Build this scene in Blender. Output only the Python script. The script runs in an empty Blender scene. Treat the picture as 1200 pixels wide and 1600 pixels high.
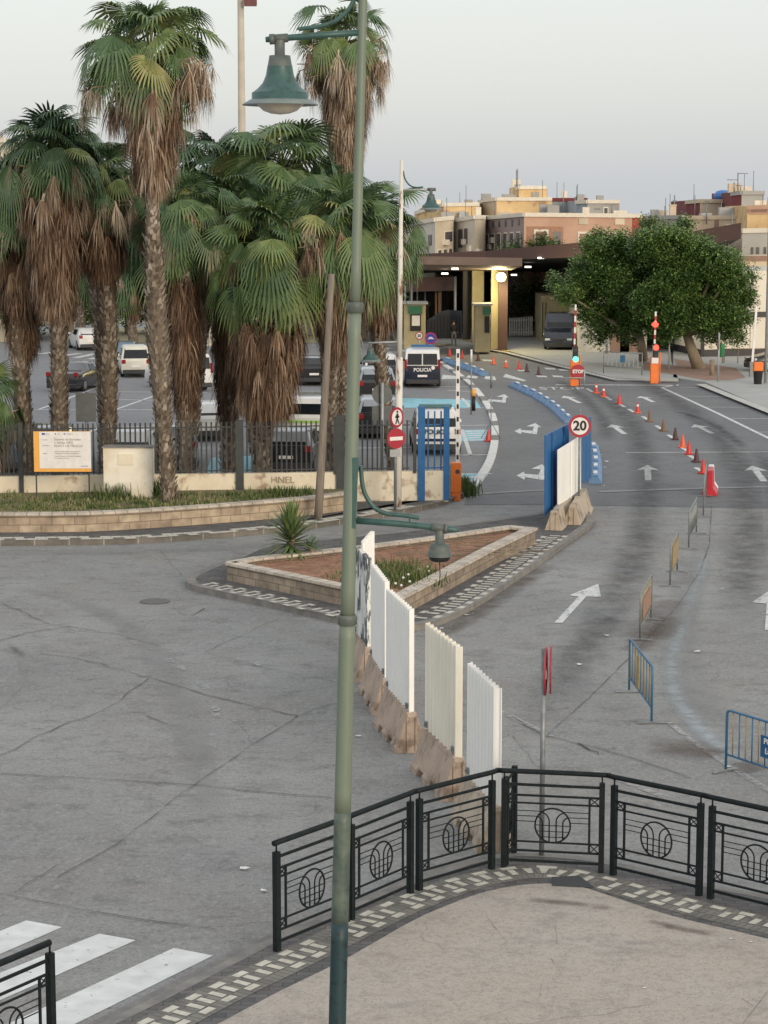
import bpy, bmesh, math, random
from mathutils import Vector, Matrix
R = math.radians
SC = bpy.context.scene
COL = SC.collection
# ------------------------------------------------------------------ camera
H = 9.2; F = 3300.0; TH = math.atan(473 / F)
cam_d = bpy.data.cameras.new('camera'); cam = bpy.data.objects.new('camera', cam_d); COL.objects.link(cam)
cam.location = (0, 0, H); cam.rotation_euler = (R(90) - TH, 0, 0)
cam_d.sensor_fit = 'HORIZONTAL'; cam_d.sensor_width = 36; cam_d.lens = F / 1200 * 36
cam_d.clip_start = 0.5; cam_d.clip_end = 3000
SC.camera = cam
# ------------------------------------------------------------------ sky, sun, exposure
SUN_EL, SUN_AZ = R(13), R(150)       # low behind the viewer's right shoulder, veiled by haze
w = bpy.data.worlds.new('World'); SC.world = w; w.use_nodes = True
nt = w.node_tree; nt.nodes.clear()
sky = nt.nodes.new('ShaderNodeTexSky'); sky.sky_type = 'NISHITA'; sky.sun_disc = False
sky.sun_elevation = SUN_EL; sky.sun_rotation = SUN_AZ
sky.air_density = 1.2; sky.dust_density = 3.0; sky.ozone_density = 1.5
bg1 = nt.nodes.new('ShaderNodeBackground'); bg1.inputs[1].default_value = 0.055
tc = nt.nodes.new('ShaderNodeTexCoord'); sx = nt.nodes.new('ShaderNodeSeparateXYZ')
rp = nt.nodes.new('ShaderNodeValToRGB'); e = rp.color_ramp.elements
e[0].position = 0.0; e[0].color = (.56, .585, .62, 1)
e[1].position = 0.35; e[1].color = (.81, .80, .795, 1)
for p_, c_ in ((0.012, (.565, .59, .625, 1)), (0.05, (.635, .65, .668, 1)), (0.12, (.715, .715, .715, 1))):
    k = e.new(p_); k.color = c_
bg2 = nt.nodes.new('ShaderNodeBackground'); bg2.inputs[1].default_value = 0.97
ad = nt.nodes.new('ShaderNodeAddShader'); out = nt.nodes.new('ShaderNodeOutputWorld')
sn = nt.nodes.new('ShaderNodeTexNoise'); sn.inputs['Scale'].default_value = 3; sn.inputs['Detail'].default_value = 3
sm_ = nt.nodes.new('ShaderNodeMath'); sm_.operation = 'MULTIPLY_ADD'; sm_.inputs[1].default_value = 0.03
nt.links.new(tc.outputs['Generated'], sx.inputs[0]); nt.links.new(tc.outputs['Generated'], sn.inputs['Vector'])
nt.links.new(sn.outputs[0], sm_.inputs[0]); nt.links.new(sx.outputs['Z'], sm_.inputs[2])
sb_ = nt.nodes.new('ShaderNodeMath'); sb_.operation = 'SUBTRACT'; sb_.inputs[1].default_value = 0.015
nt.links.new(sm_.outputs[0], sb_.inputs[0]); nt.links.new(sb_.outputs[0], rp.inputs[0])
nt.links.new(rp.outputs[0], bg2.inputs[0]); nt.links.new(sky.outputs[0], bg1.inputs[0])
nt.links.new(bg1.outputs[0], ad.inputs[0]); nt.links.new(bg2.outputs[0], ad.inputs[1]); nt.links.new(ad.outputs[0], out.inputs[0])
sd = bpy.data.lights.new('sun', 'SUN'); so = bpy.data.objects.new('sun', sd); COL.objects.link(so)
sd.energy = 1.4; sd.angle = R(20); sd.color = (1.0, .86, .70)
# sky sun_rotation turns clockwise from +Y when seen from above
sdir = Vector((math.sin(SUN_AZ) * math.cos(SUN_EL), math.cos(SUN_AZ) * math.cos(SUN_EL), math.sin(SUN_EL)))
so.rotation_euler = (-sdir).to_track_quat('-Z', 'Y').to_euler()
so.location = (20, -30, 60)
SC.view_settings.view_transform = 'Standard'; SC.view_settings.look = 'None'
SC.view_settings.exposure = 0.0; SC.view_settings.gamma = 1.0

# ------------------------------------------------------------------ measuring helpers (survey from the camera)
def ray(px, py):
    cx = (px - 600) / F; cy = (800 - py) / F
    return Vector((cx, math.cos(TH) + cy * math.sin(TH), -math.sin(TH) + cy * math.cos(TH)))
def G(px, py, z=0.0):
    d = ray(px, py); t = (z - H) / d.z
    return Vector((d.x * t, d.y * t, z))
def P(px, py, D):
    d = ray(px, py); t = D / d.y
    return Vector((d.x * t, D, H + d.z * t))
def XatD(px, py, D): return P(px, py, D).x

# ------------------------------------------------------------------ materials
MATS = {}
def _bsdf(m):
    m.use_nodes = True; nt = m.node_tree
    return nt, nt.nodes['Principled BSDF']
def mat(name, col, rough=.6, metal=0.0, c2=None, scale=6.0, detail=5, bump=0.0, lo=.35, hi=.65, coord='Object',
        stretch=None, c3=None, s3=40.0, emit=0.0, spec=None, coat=0.0, bumpscale=None):
    if name in MATS: return MATS[name]
    m = bpy.data.materials.new(name); nt, b = _bsdf(m); L = nt.links.new
    b.inputs['Roughness'].default_value = rough; b.inputs['Metallic'].default_value = metal
    if spec is not None: b.inputs['Specular IOR Level'].default_value = spec
    if coat: b.inputs['Coat Weight'].default_value = coat
    c = (*col, 1)
    if c2 is None:
        c2 = tuple(x * .82 for x in col)
    tcn = nt.nodes.new('ShaderNodeTexCoord'); mp = nt.nodes.new('ShaderNodeMapping')
    L(tcn.outputs[coord], mp.inputs[0])
    if stretch: mp.inputs['Scale'].default_value = stretch
    n = nt.nodes.new('ShaderNodeTexNoise'); n.inputs['Scale'].default_value = scale; n.inputs['Detail'].default_value = detail
    n.inputs['Roughness'].default_value = .62
    L(mp.outputs[0], n.inputs['Vector'])
    r = nt.nodes.new('ShaderNodeValToRGB'); r.color_ramp.elements[0].position = lo; r.color_ramp.elements[1].position = hi
    r.color_ramp.elements[0].color = c; r.color_ramp.elements[1].color = (*c2, 1)
    L(n.outputs[0], r.inputs[0]); last = r.outputs[0]
    if c3 is not None:
        n2 = nt.nodes.new('ShaderNodeTexNoise'); n2.inputs['Scale'].default_value = s3; n2.inputs['Detail'].default_value = 4
        L(mp.outputs[0], n2.inputs['Vector'])
        r2 = nt.nodes.new('ShaderNodeValToRGB'); r2.color_ramp.elements[0].position = .55; r2.color_ramp.elements[1].position = .66
        L(n2.outputs[0], r2.inputs[0])
        mx = nt.nodes.new('ShaderNodeMixRGB'); L(r2.outputs[0], mx.inputs[0]); L(last, mx.inputs[1]); mx.inputs[2].default_value = (*c3, 1)
        last = mx.outputs[0]
    L(last, b.inputs['Base Color'])
    if emit:
        b.inputs['Emission Color'].default_value = c; b.inputs['Emission Strength'].default_value = emit
    if bump:
        bp = nt.nodes.new('ShaderNodeBump'); bp.inputs['Strength'].default_value = bump; bp.inputs['Distance'].default_value = .02
        nb = nt.nodes.new('ShaderNodeTexNoise'); nb.inputs['Scale'].default_value = bumpscale or scale * 6; nb.inputs['Detail'].default_value = 6
        L(mp.outputs[0], nb.inputs['Vector']); L(nb.outputs[0], bp.inputs['Height']); L(bp.outputs[0], b.inputs['Normal'])
    MATS[name] = m; return m
def mat_var(name, cols, rough=.7, transl=0.0, spec=.3):
    """colour picked from a ramp by the mesh attribute 'var' (leaf age, species variation, painted top light on tree crowns)"""
    m = bpy.data.materials.new(name); nt, b = _bsdf(m); L = nt.links.new
    a = nt.nodes.new('ShaderNodeAttribute'); a.attribute_name = 'var'
    r = nt.nodes.new('ShaderNodeValToRGB'); el = r.color_ramp.elements
    el[0].position = 0; el[0].color = (*cols[0], 1); el[1].position = 1; el[1].color = (*cols[-1], 1)
    for i, c in enumerate(cols[1:-1]):
        k = el.new((i + 1) / (len(cols) - 1)); k.color = (*c, 1)
    L(a.outputs['Fac'], r.inputs[0]); L(r.outputs[0], b.inputs['Base Color'])
    b.inputs['Roughness'].default_value = rough; b.inputs['Specular IOR Level'].default_value = spec
    MATS[name] = m; return m
def mat_brick(name, c1, c2, mortar, bw, bh, rough=.85, msize=.012, var=.5, off=.5):
    m = bpy.data.materials.new(name); nt, b = _bsdf(m); L = nt.links.new
    uv = nt.nodes.new('ShaderNodeUVMap'); br = nt.nodes.new('ShaderNodeTexBrick')
    br.inputs['Color1'].default_value = (*c1, 1); br.inputs['Color2'].default_value = (*c2, 1); br.inputs['Mortar'].default_value = (*mortar, 1)
    br.inputs['Scale'].default_value = 1; br.inputs['Mortar Size'].default_value = msize
    br.inputs['Brick Width'].default_value = bw; br.inputs['Row Height'].default_value = bh; br.inputs['Bias'].default_value = 0
    br.offset = off
    L(uv.outputs[0], br.inputs['Vector'])
    n = nt.nodes.new('ShaderNodeTexNoise'); n.inputs['Scale'].default_value = 3; n.inputs['Detail'].default_value = 6
    tcn = nt.nodes.new('ShaderNodeTexCoord'); L(tcn.outputs['Object'], n.inputs['Vector'])
    mr = nt.nodes.new('ShaderNodeMapRange'); mr.inputs[1].default_value = .3; mr.inputs[2].default_value = .7
    mr.inputs[3].default_value = 1 - var * .5; mr.inputs[4].default_value = 1 + var * .35; L(n.outputs[0], mr.inputs[0])
    mx = nt.nodes.new('ShaderNodeMixRGB'); mx.blend_type = 'MULTIPLY'; mx.inputs[0].default_value = 1
    L(br.outputs['Color'], mx.inputs[1]); L(mr.outputs[0], mx.inputs[2]); L(mx.outputs[0], b.inputs['Base Color'])
    b.inputs['Roughness'].default_value = rough
    bp = nt.nodes.new('ShaderNodeBump'); bp.inputs['Strength'].default_value = .6; bp.inputs['Distance'].default_value = .01
    inv = nt.nodes.new('ShaderNodeMath'); inv.operation = 'SUBTRACT'; inv.inputs[0].default_value = 1; L(br.outputs['Fac'], inv.inputs[1])
    L(inv.outputs[0], bp.inputs['Height']); L(bp.outputs[0], b.inputs['Normal'])
    MATS[name] = m; return m
def mat_worn(name, col, cov=.5, scale=9, rough=.75, soft=.08, c2=None, stretch=(1, 1, 1), amax=1.0, feather=False):
    """paint or dirt that is partly worn away: transparent by noise"""
    m = bpy.data.materials.new(name); nt, b = _bsdf(m); L = nt.links.new
    tcn = nt.nodes.new('ShaderNodeTexCoord'); mp = nt.nodes.new('ShaderNodeMapping'); mp.inputs['Scale'].default_value = stretch
    L(tcn.outputs['Object'], mp.inputs[0])
    n = nt.nodes.new('ShaderNodeTexNoise'); n.inputs['Scale'].default_value = scale; n.inputs['Detail'].default_value = 7
    n.inputs['Roughness'].default_value = .7
    L(mp.outputs[0], n.inputs['Vector'])
    mr = nt.nodes.new('ShaderNodeMapRange'); mr.inputs[1].default_value = cov - soft; mr.inputs[2].default_value = cov + soft
    mr.inputs[3].default_value = amax; mr.inputs[4].default_value = 0
    L(n.outputs[0], mr.inputs[0]); al = mr.outputs[0]
    if feather:
        uv = nt.nodes.new('ShaderNodeUVMap'); sp = nt.nodes.new('ShaderNodeSeparateXYZ'); L(uv.outputs[0], sp.inputs[0])
        for ax, wd in ((0, .12), (1, .5)):
            pg = nt.nodes.new('ShaderNodeMath'); pg.operation = 'PINGPONG'; pg.inputs[1].default_value = .5; L(sp.outputs[ax], pg.inputs[0])
            ms = nt.nodes.new('ShaderNodeMapRange'); ms.interpolation_type = 'SMOOTHSTEP'; ms.inputs[2].default_value = wd; L(pg.outputs[0], ms.inputs[0])
            mm = nt.nodes.new('ShaderNodeMath'); mm.operation = 'MULTIPLY'; L(al, mm.inputs[0]); L(ms.outputs[0], mm.inputs[1]); al = mm.outputs[0]
    L(al, b.inputs['Alpha'])
    b.inputs['Base Color'].default_value = (*col, 1); b.inputs['Roughness'].default_value = rough
    n2 = nt.nodes.new('ShaderNodeTexNoise'); n2.inputs['Scale'].default_value = scale * .4; n2.inputs['Detail'].default_value = 4
    L(mp.outputs[0], n2.inputs['Vector'])
    r = nt.nodes.new('ShaderNodeValToRGB'); r.color_ramp.elements[0].position = .3; r.color_ramp.elements[1].position = .7
    r.color_ramp.elements[0].color = (*col, 1); r.color_ramp.elements[1].color = (*(c2 or tuple(x * .78 for x in col)), 1)
    L(n2.outputs[0], r.inputs[0]); L(r.outputs[0], b.inputs['Base Color'])
    MATS[name] = m; return m

def mat_asphalt(name, base, patch, dark, warm, s=1.0, streak=(.8, 1.1, 1)):
    m = bpy.data.materials.new(name); nt, b = _bsdf(m); L = nt.links.new
    tcn = nt.nodes.new('ShaderNodeTexCoord')
    def noise(scale, detail=5, st=None, rough=.6):
        mp = nt.nodes.new('ShaderNodeMapping'); L(tcn.outputs['Object'], mp.inputs[0])
        if st: mp.inputs['Scale'].default_value = st
        n = nt.nodes.new('ShaderNodeTexNoise'); n.inputs['Scale'].default_value = scale; n.inputs['Detail'].default_value = detail
        n.inputs['Roughness'].default_value = rough; L(mp.outputs[0], n.inputs['Vector']); return n.outputs[0]
    def ramp(src, a, c):
        r = nt.nodes.new('ShaderNodeMapRange'); r.inputs[1].default_value = a; r.inputs[2].default_value = c; L(src, r.inputs[0]); return r.outputs[0]
    def mix(fac, c1, c2, k=1.0):
        x = nt.nodes.new('ShaderNodeMixRGB')
        if k != 1.0:
            q = nt.nodes.new('ShaderNodeMath'); q.operation = 'MULTIPLY'; q.inputs[1].default_value = k; L(fac, q.inputs[0]); fac = q.outputs[0]
        L(fac, x.inputs[0])
        for i, c in ((1, c1), (2, c2)):
            if isinstance(c, tuple): x.inputs[i].default_value = (*c, 1)
            else: L(c, x.inputs[i])
        return x.outputs[0]
    c = mix(ramp(noise(.11, 4), .38, .62), base, patch)
    c = mix(ramp(noise(.35, 5), .45, .7), c, warm, .7)
    c = mix(ramp(noise(1.5, 9, streak, .75), .50, .68), c, dark, .75)
    c = mix(ramp(noise(4.5, 8, (.8, 1.6, 1), .75), .52, .66), c, dark, .45)
    c = mix(ramp(noise(3.2, 7, (1.4, .7, 1), .7), .54, .68), c, patch, .8)
    c = mix(ramp(noise(13, 6, None, .7), .50, .66), c, dark, .5)
    c = mix(ramp(noise(10, 6, (1.3, .8, 1), .7), .52, .66), c, patch, .8)
    c = mix(ramp(noise(34, 3), .54, .68), c, dark, .8)
    c = mix(ramp(noise(55, 2), .62, .72), c, patch, .8)
    c = mix(ramp(noise(2.2, 3), .74, .78), c, dark, .6)
    c = mix(ramp(noise(8, 2), .70, .74), c, dark, .8)
    c = mix(ramp(noise(20, 2), .70, .74), c, dark, .9)
    # sealed cracks: thin broken cell borders
    v = nt.nodes.new('ShaderNodeTexVoronoi'); v.feature = 'DISTANCE_TO_EDGE'; v.inputs['Scale'].default_value = .22
    mpv = nt.nodes.new('ShaderNodeMapping'); L(tcn.outputs['Object'], mpv.inputs[0])
    wn = nt.nodes.new('ShaderNodeTexNoise'); wn.inputs['Scale'].default_value = .9; wn.inputs['Detail'].default_value = 6; L(tcn.outputs['Object'], wn.inputs['Vector'])
    va = nt.nodes.new('ShaderNodeMixRGB'); va.blend_type = 'ADD'; va.inputs[0].default_value = .9
    L(mpv.outputs[0], va.inputs[1]); L(wn.outputs['Color'], va.inputs[2]); L(va.outputs[0], v.inputs['Vector'])
    cr = nt.nodes.new('ShaderNodeMapRange'); cr.inputs[1].default_value = .0; cr.inputs[2].default_value = .0032; cr.inputs[3].default_value = 1; cr.inputs[4].default_value = 0
    L(v.outputs['Distance'], cr.inputs[0])
    gate = ramp(noise(.5, 3), .5, .6)
    mu = nt.nodes.new('ShaderNodeMath'); mu.operation = 'MULTIPLY'; L(cr.outputs[0], mu.inputs[0]); L(gate, mu.inputs[1])
    c = mix(mu.outputs[0], c, tuple(x * .5 for x in dark), .55)
    L(c, b.inputs['Base Color']); b.inputs['Roughness'].default_value = .78; b.inputs['Specular IOR Level'].default_value = .35
    bp = nt.nodes.new('ShaderNodeBump'); bp.inputs['Strength'].default_value = .35; bp.inputs['Distance'].default_value = .012
    L(noise(30, 6), bp.inputs['Height']); L(bp.outputs[0], b.inputs['Normal'])
    MATS[name] = m; return m

# ------------------------------------------------------------------ mesh builder
class MB:
    def __init__(s): s.v = []; s.f = []; s.mi = []; s.uv = {}; s.var = []; s.sm = []
    def add(s, vs, fs, mi=0, var=None, smooth=False):
        o = len(s.v); s.v += [tuple(v) for v in vs]
        s.var += ([var] * len(vs)) if not isinstance(var, (list, tuple)) else list(var)
        for f in fs: s.f.append([o + i for i in f]); s.mi.append(mi); s.sm.append(smooth)
        return s
    def quad(s, a, b, c, d, mi=0, uv=None, var=None):
        if uv: s.uv[len(s.f)] = uv
        s.add([a, b, c, d], [(0, 1, 2, 3)], mi, var); return s
    def box(s, c, size, rz=0.0, mi=0, taper=1.0, rx=0.0, ry=0.0):
        hx, hy, hz = size[0] / 2, size[1] / 2, size[2] / 2
        M = Matrix.Translation(Vector(c)) @ Matrix.Rotation(rz, 4, 'Z') @ Matrix.Rotation(ry, 4, 'Y') @ Matrix.Rotation(rx, 4, 'X')
        vs = [M @ Vector((x * hx * (taper if z > 0 else 1), y * hy * (taper if z > 0 else 1), z * hz)) for z in (-1, 1) for x, y in ((-1, -1), (1, -1), (1, 1), (-1, 1))]
        s.add(vs, [(3, 2, 1, 0), (4, 5, 6, 7), (0, 1, 5, 4), (1, 2, 6, 5), (2, 3, 7, 6), (3, 0, 4, 7)], mi); return s
    def tube(s, pts, r, n=8, mi=0, cap=True, var=None, smooth=True):
        pts = [Vector(p) for p in pts]; rr = r if isinstance(r, (list, tuple)) else [r] * len(pts)
        vs = []; fs = []; prev = None
        for i, p in enumerate(pts):
            t = (pts[min(i + 1, len(pts) - 1)] - pts[max(i - 1, 0)]).normalized()
            if prev is None:
                ref = Vector((0, 0, 1)) if abs(t.z) < .9 else Vector((1, 0, 0)); u = t.cross(ref).normalized()
            else:
                u = (prev - t * prev.dot(t)).normalized()
            prev = u; w_ = t.cross(u)
            for k in range(n):
                a = 2 * math.pi * k / n; vs.append(p + (u * math.cos(a) + w_ * math.sin(a)) * rr[i])
        for i in range(len(pts) - 1):
            for k in range(n):
                k2 = (k + 1) % n; fs.append((i * n + k, i * n + k2, (i + 1) * n + k2, (i + 1) * n + k))
        s.add(vs, fs, mi, var, smooth)
        if cap:
            o = len(s.v) - len(vs)
            s.f.append([o + k for k in range(n)][::-1]); s.mi.append(mi); s.sm.append(False)
            s.f.append([o + (len(pts) - 1) * n + k for k in range(n)]); s.mi.append(mi); s.sm.append(False)
        return s
    def bar(s, a, b, w_, d=None, mi=0):
        """square bar from a to b, section w x d"""
        a = Vector(a); b = Vector(b); d = d or w_; t = (b - a).normalized()
        ref = Vector((0, 0, 1)) if abs(t.z) < .95 else Vector((0, 1, 0))
        u = t.cross(ref).normalized(); v = u.cross(t).normalized()
        vs = [p + u * (sx_ * w_ / 2) + v * (sy_ * d / 2) for p in (a, b) for sx_, sy_ in ((-1, -1), (1, -1), (1, 1), (-1, 1))]
        s.add(vs, [(3, 2, 1, 0), (4, 5, 6, 7), (0, 1, 5, 4), (1, 2, 6, 5), (2, 3, 7, 6), (3, 0, 4, 7)], mi); return s
    def lathe(s, prof, c=(0, 0, 0), n=24, mi=0, M=None):
        c = Vector(c); vs = []; fs = []
        for r, z in prof:
            for k in range(n):
                a = 2 * math.pi * k / n; v = Vector((r * math.cos(a), r * math.sin(a), z))
                vs.append((M @ v if M else v) + c)
        for i in range(len(prof) - 1):
            for k in range(n):
                k2 = (k + 1) % n; fs.append((i * n + k, i * n + k2, (i + 1) * n + k2, (i + 1) * n + k))
        s.add(vs, fs, mi, None, True); return s
    def disc(s, c, r, thick, n=28, mi=0, M=None, sx_=1.0, sz_=1.0):
        """disc in the XZ plane facing -Y"""
        c = Vector(c); vs = []
        for y in (0, thick):
            for k in range(n):
                a = 2 * math.pi * k / n + math.pi / n; v = c + Vector((r * sx_ * math.cos(a), y, r * sz_ * math.sin(a))); vs.append(M @ v if M else v)
        s.add(vs, [tuple(range(n)), tuple(range(2 * n - 1, n - 1, -1))] + [(k, n + k, n + (k + 1) % n, (k + 1) % n) for k in range(n)], mi); return s
    def prism(s, poly, z0, z1, mi=0, uvs=1.0, side=None):
        """poly: list of (x,y) ccw or cw; z may be floats or lists; sides get uv (run, height)"""
        n = len(poly); a = sum(poly[i][0] * poly[(i + 1) % n][1] - poly[(i + 1) % n][0] * poly[i][1] for i in range(n))
        zz1 = z1 if isinstance(z1, (list, tuple)) else [z1] * n
        if a < 0: poly = poly[::-1]; zz1 = list(zz1)[::-1]
        vs = [(p[0], p[1], z0) for p in poly] + [(p[0], p[1], z) for p, z in zip(poly, zz1)]
        o = len(s.f); run = 0
        fs = [tuple(range(2 * n - 1, n - 1, -1))[::-1], tuple(range(n))[::-1]]
        s.uv[o] = [(v[0], v[1]) for v in vs[n:]]
        for i in range(n):
            j = (i + 1) % n; d = math.dist(poly[i][:2], poly[j][:2]); h = zz1[i] - z0
            s.uv[o + 2 + i] = [(run, 0), (run + d, 0), (run + d, zz1[j] - z0), (run, h)]; run += d
            fs.append((i, j, n + j, n + i))
        s.add(vs, fs, mi)
        if side is not None:
            for i in range(n): s.mi[o + 2 + i] = side
        return s
    def poly(s, pts, mi=0):
        pts = [Vector(p) for p in pts]
        nz = sum(pts[i].x * pts[(i + 1) % len(pts)].y - pts[(i + 1) % len(pts)].x * pts[i].y for i in range(len(pts)))
        if nz < 0: pts = pts[::-1]
        s.uv[len(s.f)] = [(p.x, p.y) for p in pts]
        s.add(pts, [tuple(range(len(pts)))], mi); return s
    def strip(s, pts, w_, z=None, mi=0, norm=False):
        """flat ribbon along ground points"""
        pts = [Vector(p) for p in pts]; L_ = []; R_ = []; run = 0; us = []
        for i, p in enumerate(pts):
            t = (pts[min(i + 1, len(pts) - 1)] - pts[max(i - 1, 0)]); t.z = 0; t.normalize(); nrm = Vector((-t.y, t.x, 0))
            ww = w_[i] if isinstance(w_, (list, tuple)) else w_
            a = p + nrm * ww / 2; b = p - nrm * ww / 2
            if z is not None: a.z = b.z = z
            L_.append(a); R_.append(b)
            if i: run += (pts[i] - pts[i - 1]).length
            us.append(run)
        for i in range(len(pts) - 1):
            ww = w_ if not isinstance(w_, (list, tuple)) else w_[i]
            if norm: s.quad(R_[i], R_[i + 1], L_[i + 1], L_[i], mi, uv=[(us[i] / us[-1], 0), (us[i + 1] / us[-1], 0), (us[i + 1] / us[-1], 1), (us[i] / us[-1], 1)]); continue
            s.quad(R_[i], R_[i + 1], L_[i + 1], L_[i], mi, uv=[(us[i], 0), (us[i + 1], 0), (us[i + 1], ww), (us[i], ww)])
        return s
    def wall(s, pts, z0, z1, thick, mi=0, capmi=None):
        """wall along polyline with uv"""
        pts = [Vector((p[0], p[1], 0)) for p in pts]; n = len(pts); A = []; B = []; us = [0]
        for i, p in enumerate(pts):
            t0 = (pts[i] - pts[max(i - 1, 0)]); t1 = (pts[min(i + 1, n - 1)] - pts[i])
            t = (t0.normalized() if t0.length else Vector()) + (t1.normalized() if t1.length else Vector()); t.normalize()
            nr = Vector((-t.y, t.x, 0)); k = 1.0
            if t0.length and t1.length:
                c_ = max(.35, abs(nr.dot(Vector((-t0.normalized().y, t0.normalized().x, 0))))); k = 1 / c_
            A.append(p + nr * thick / 2 * k); B.append(p - nr * thick / 2 * k)
            if i: us.append(us[-1] + (pts[i] - pts[i - 1]).length)
        h = z1 - z0
        def V_(p, z): return (p.x, p.y, z)
        for i in range(n - 1):
            u0, u1 = us[i], us[i + 1]
            s.quad(V_(B[i], z0), V_(B[i + 1], z0), V_(B[i + 1], z1), V_(B[i], z1), mi, [(u0, 0), (u1, 0), (u1, h), (u0, h)])
            s.quad(V_(A[i + 1], z0), V_(A[i], z0), V_(A[i], z1), V_(A[i + 1], z1), mi, [(u1, 0), (u0, 0), (u0, h), (u1, h)])
            s.quad(V_(B[i], z1), V_(B[i + 1], z1), V_(A[i + 1], z1), V_(A[i], z1), mi if capmi is None else capmi, [(u0, 0), (u1, 0), (u1, thick), (u0, thick)])
        for i, fl in ((0, 0), (n - 1, 1)):
            q = [V_(A[i], z0), V_(B[i], z0), V_(B[i], z1), V_(A[i], z1)]
            if fl: q = [q[1], q[0], q[3], q[2]]
            s.quad(*q, mi, [(0, 0), (thick, 0), (thick, h), (0, h)])
        return s
    def build(s, name, mats, parent=None, world=False, origin=None, bevel=0.0, seg=2, smooth=False):
        me = bpy.data.meshes.new(name)
        off = Vector((0, 0, 0))
        if origin is not None: off = Vector(origin)
        elif parent is not None and world:
            off = None
        vs = s.v
        if off is None:
            Mi = parent.matrix_basis.inverted(); pp = parent.parent
            while pp: Mi = Mi @ pp.matrix_basis.inverted(); pp = pp.parent
            vs = [Mi @ Vector(v) for v in vs]
        elif off.length: vs = [Vector(v) - off for v in vs]
        me.from_pydata([tuple(v) for v in vs], [], s.f)
        if not isinstance(mats, (list, tuple)): mats = [mats]
        for m in mats: me.materials.append(m if not isinstance(m, str) else MATS[m])
        me.polygons.foreach_set('material_index', s.mi)
        me.polygons.foreach_set('use_smooth', [bool(x) or smooth for x in s.sm])
        if s.uv:
            ul = me.uv_layers.new(name='UVMap')
            for fi, uv in s.uv.items():
                p = me.polygons[fi]
                for k, li in enumerate(p.loop_indices):
                    if k < len(uv): ul.data[li].uv = uv[k]
        if any(x is not None for x in s.var):
            at = me.attributes.new('var', 'FLOAT', 'POINT')
            at.data.foreach_set('value', [x if x is not None else 0.0 for x in s.var])
        me.update()
        o = bpy.data.objects.new(name, me); COL.objects.link(o)
        if parent is not None: o.parent = parent
        if origin is not None: o.location = origin
        if bevel:
            b = o.modifiers.new('bevel', 'BEVEL'); b.width = bevel; b.segments = seg; b.limit_method = 'ANGLE'; b.angle_limit = R(35)
        return o
def tag(o, label=None, cat=None, group=None, kind=None):
    if label: o['label'] = label
    if cat: o['category'] = cat
    if group: o['group'] = group
    if kind: o['kind'] = kind
    return o
def thing(name, label, cat, loc=(0, 0, 0), rz=0.0, group=None, kind=None):
    o = bpy.data.objects.new(name, None); COL.objects.link(o); o.empty_display_size = .3
    o.location = loc; o.rotation_euler = (0, 0, rz)
    return tag(o, label, cat, group, kind)
def struct(o): o['kind'] = 'structure'; return o
def dup(root, loc, rz=0.0, label=None, group=None, name=None):
    r = root.copy(); COL.objects.link(r); r.location = loc; r.rotation_euler = (root.rotation_euler[0], root.rotation_euler[1], rz)
    if label: r['label'] = label
    if group: r['group'] = group
    for ch in list(root.children):
        c = ch.copy(); COL.objects.link(c); c.parent = r
        for g in list(ch.children):
            d = g.copy(); COL.objects.link(d); d.parent = c
    return r
_FM = {}
def text(string, size, loc, mat_, parent, name='lettering', rot=(R(90), 0, 0), ext=.004, align='CENTER', bold=0.0, sxs=1.0):
    cu = bpy.data.curves.new('t', 'FONT'); cu.body = string; cu.size = size; cu.extrude = ext; cu.align_x = align; cu.align_y = 'CENTER'
    cu.offset = bold; cu.resolution_u = 3
    to = bpy.data.objects.new('t', cu); me = bpy.data.meshes.new_from_object(to)
    bpy.data.objects.remove(to); bpy.data.curves.remove(cu)
    me.materials.clear(); me.materials.append(MATS[mat_] if isinstance(mat_, str) else mat_)
    o = bpy.data.objects.new(name, me); COL.objects.link(o); o.parent = parent; o.location = loc; o.rotation_euler = rot; o.scale = (sxs, 1, 1)
    return o
def smooth_pts(pts, k=4):
    """Catmull-Rom through points"""
    pts = [Vector(p) for p in pts]; o = []
    for i in range(len(pts) - 1):
        p0 = pts[max(i - 1, 0)]; p1 = pts[i]; p2 = pts[i + 1]; p3 = pts[min(i + 2, len(pts) - 1)]
        for j in range(k):
            t = j / k
            o.append(.5 * ((2 * p1) + (p2 - p0) * t + (2 * p0 - 5 * p1 + 4 * p2 - p3) * t * t + (3 * p1 - p0 - 3 * p2 + p3) * t ** 3))
    o.append(pts[-1]); return o
def GP(l, z=0.0): return [G(x, y, z) for x, y in l]
# ------------------------------------------------------------------ material library
mat_asphalt('asphalt_old', (.238, .243, .24), (.33, .335, .325), (.115, .117, .115), (.255, .238, .216))
mat_asphalt('asphalt_new', (.155, .162, .168), (.20, .206, .212), (.095, .10, .104), (.16, .16, .158))
mat_asphalt('asphalt_park', (.215, .222, .232), (.26, .265, .275), (.15, .155, .16), (.21, .21, .21))
mat_asphalt('plaza_concrete', (.42, .372, .315), (.45, .415, .365), (.24, .225, .205), (.44, .37, .30))
mat_brick('paver_dark', (.085, .085, .086), (.14, .135, .13), (.05, .05, .05), .30, .12, msize=.006)
mat('tile_white', (.62, .60, .52), .7, c2=(.46, .44, .37), scale=8)
mat('tile_olive', (.22, .21, .18), .8, c2=(.30, .28, .23), scale=6)
mat('kerb', (.26, .25, .23), .85, c2=(.17, .165, .155), scale=3, bump=.4)
mat_brick('kerb_dark', (.20, .18, .155), (.14, .128, .11), (.33, .31, .28), .95, .4, msize=.02)
mat_brick('block_wall', (.47, .385, .28), (.34, .265, .19), (.24, .18, .13), .62, .22, msize=.012, var=.7)
mat_brick('block_wall_grey', (.34, .28, .215), (.25, .205, .155), (.17, .14, .11), .45, .18, msize=.010, var=.7)
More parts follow.
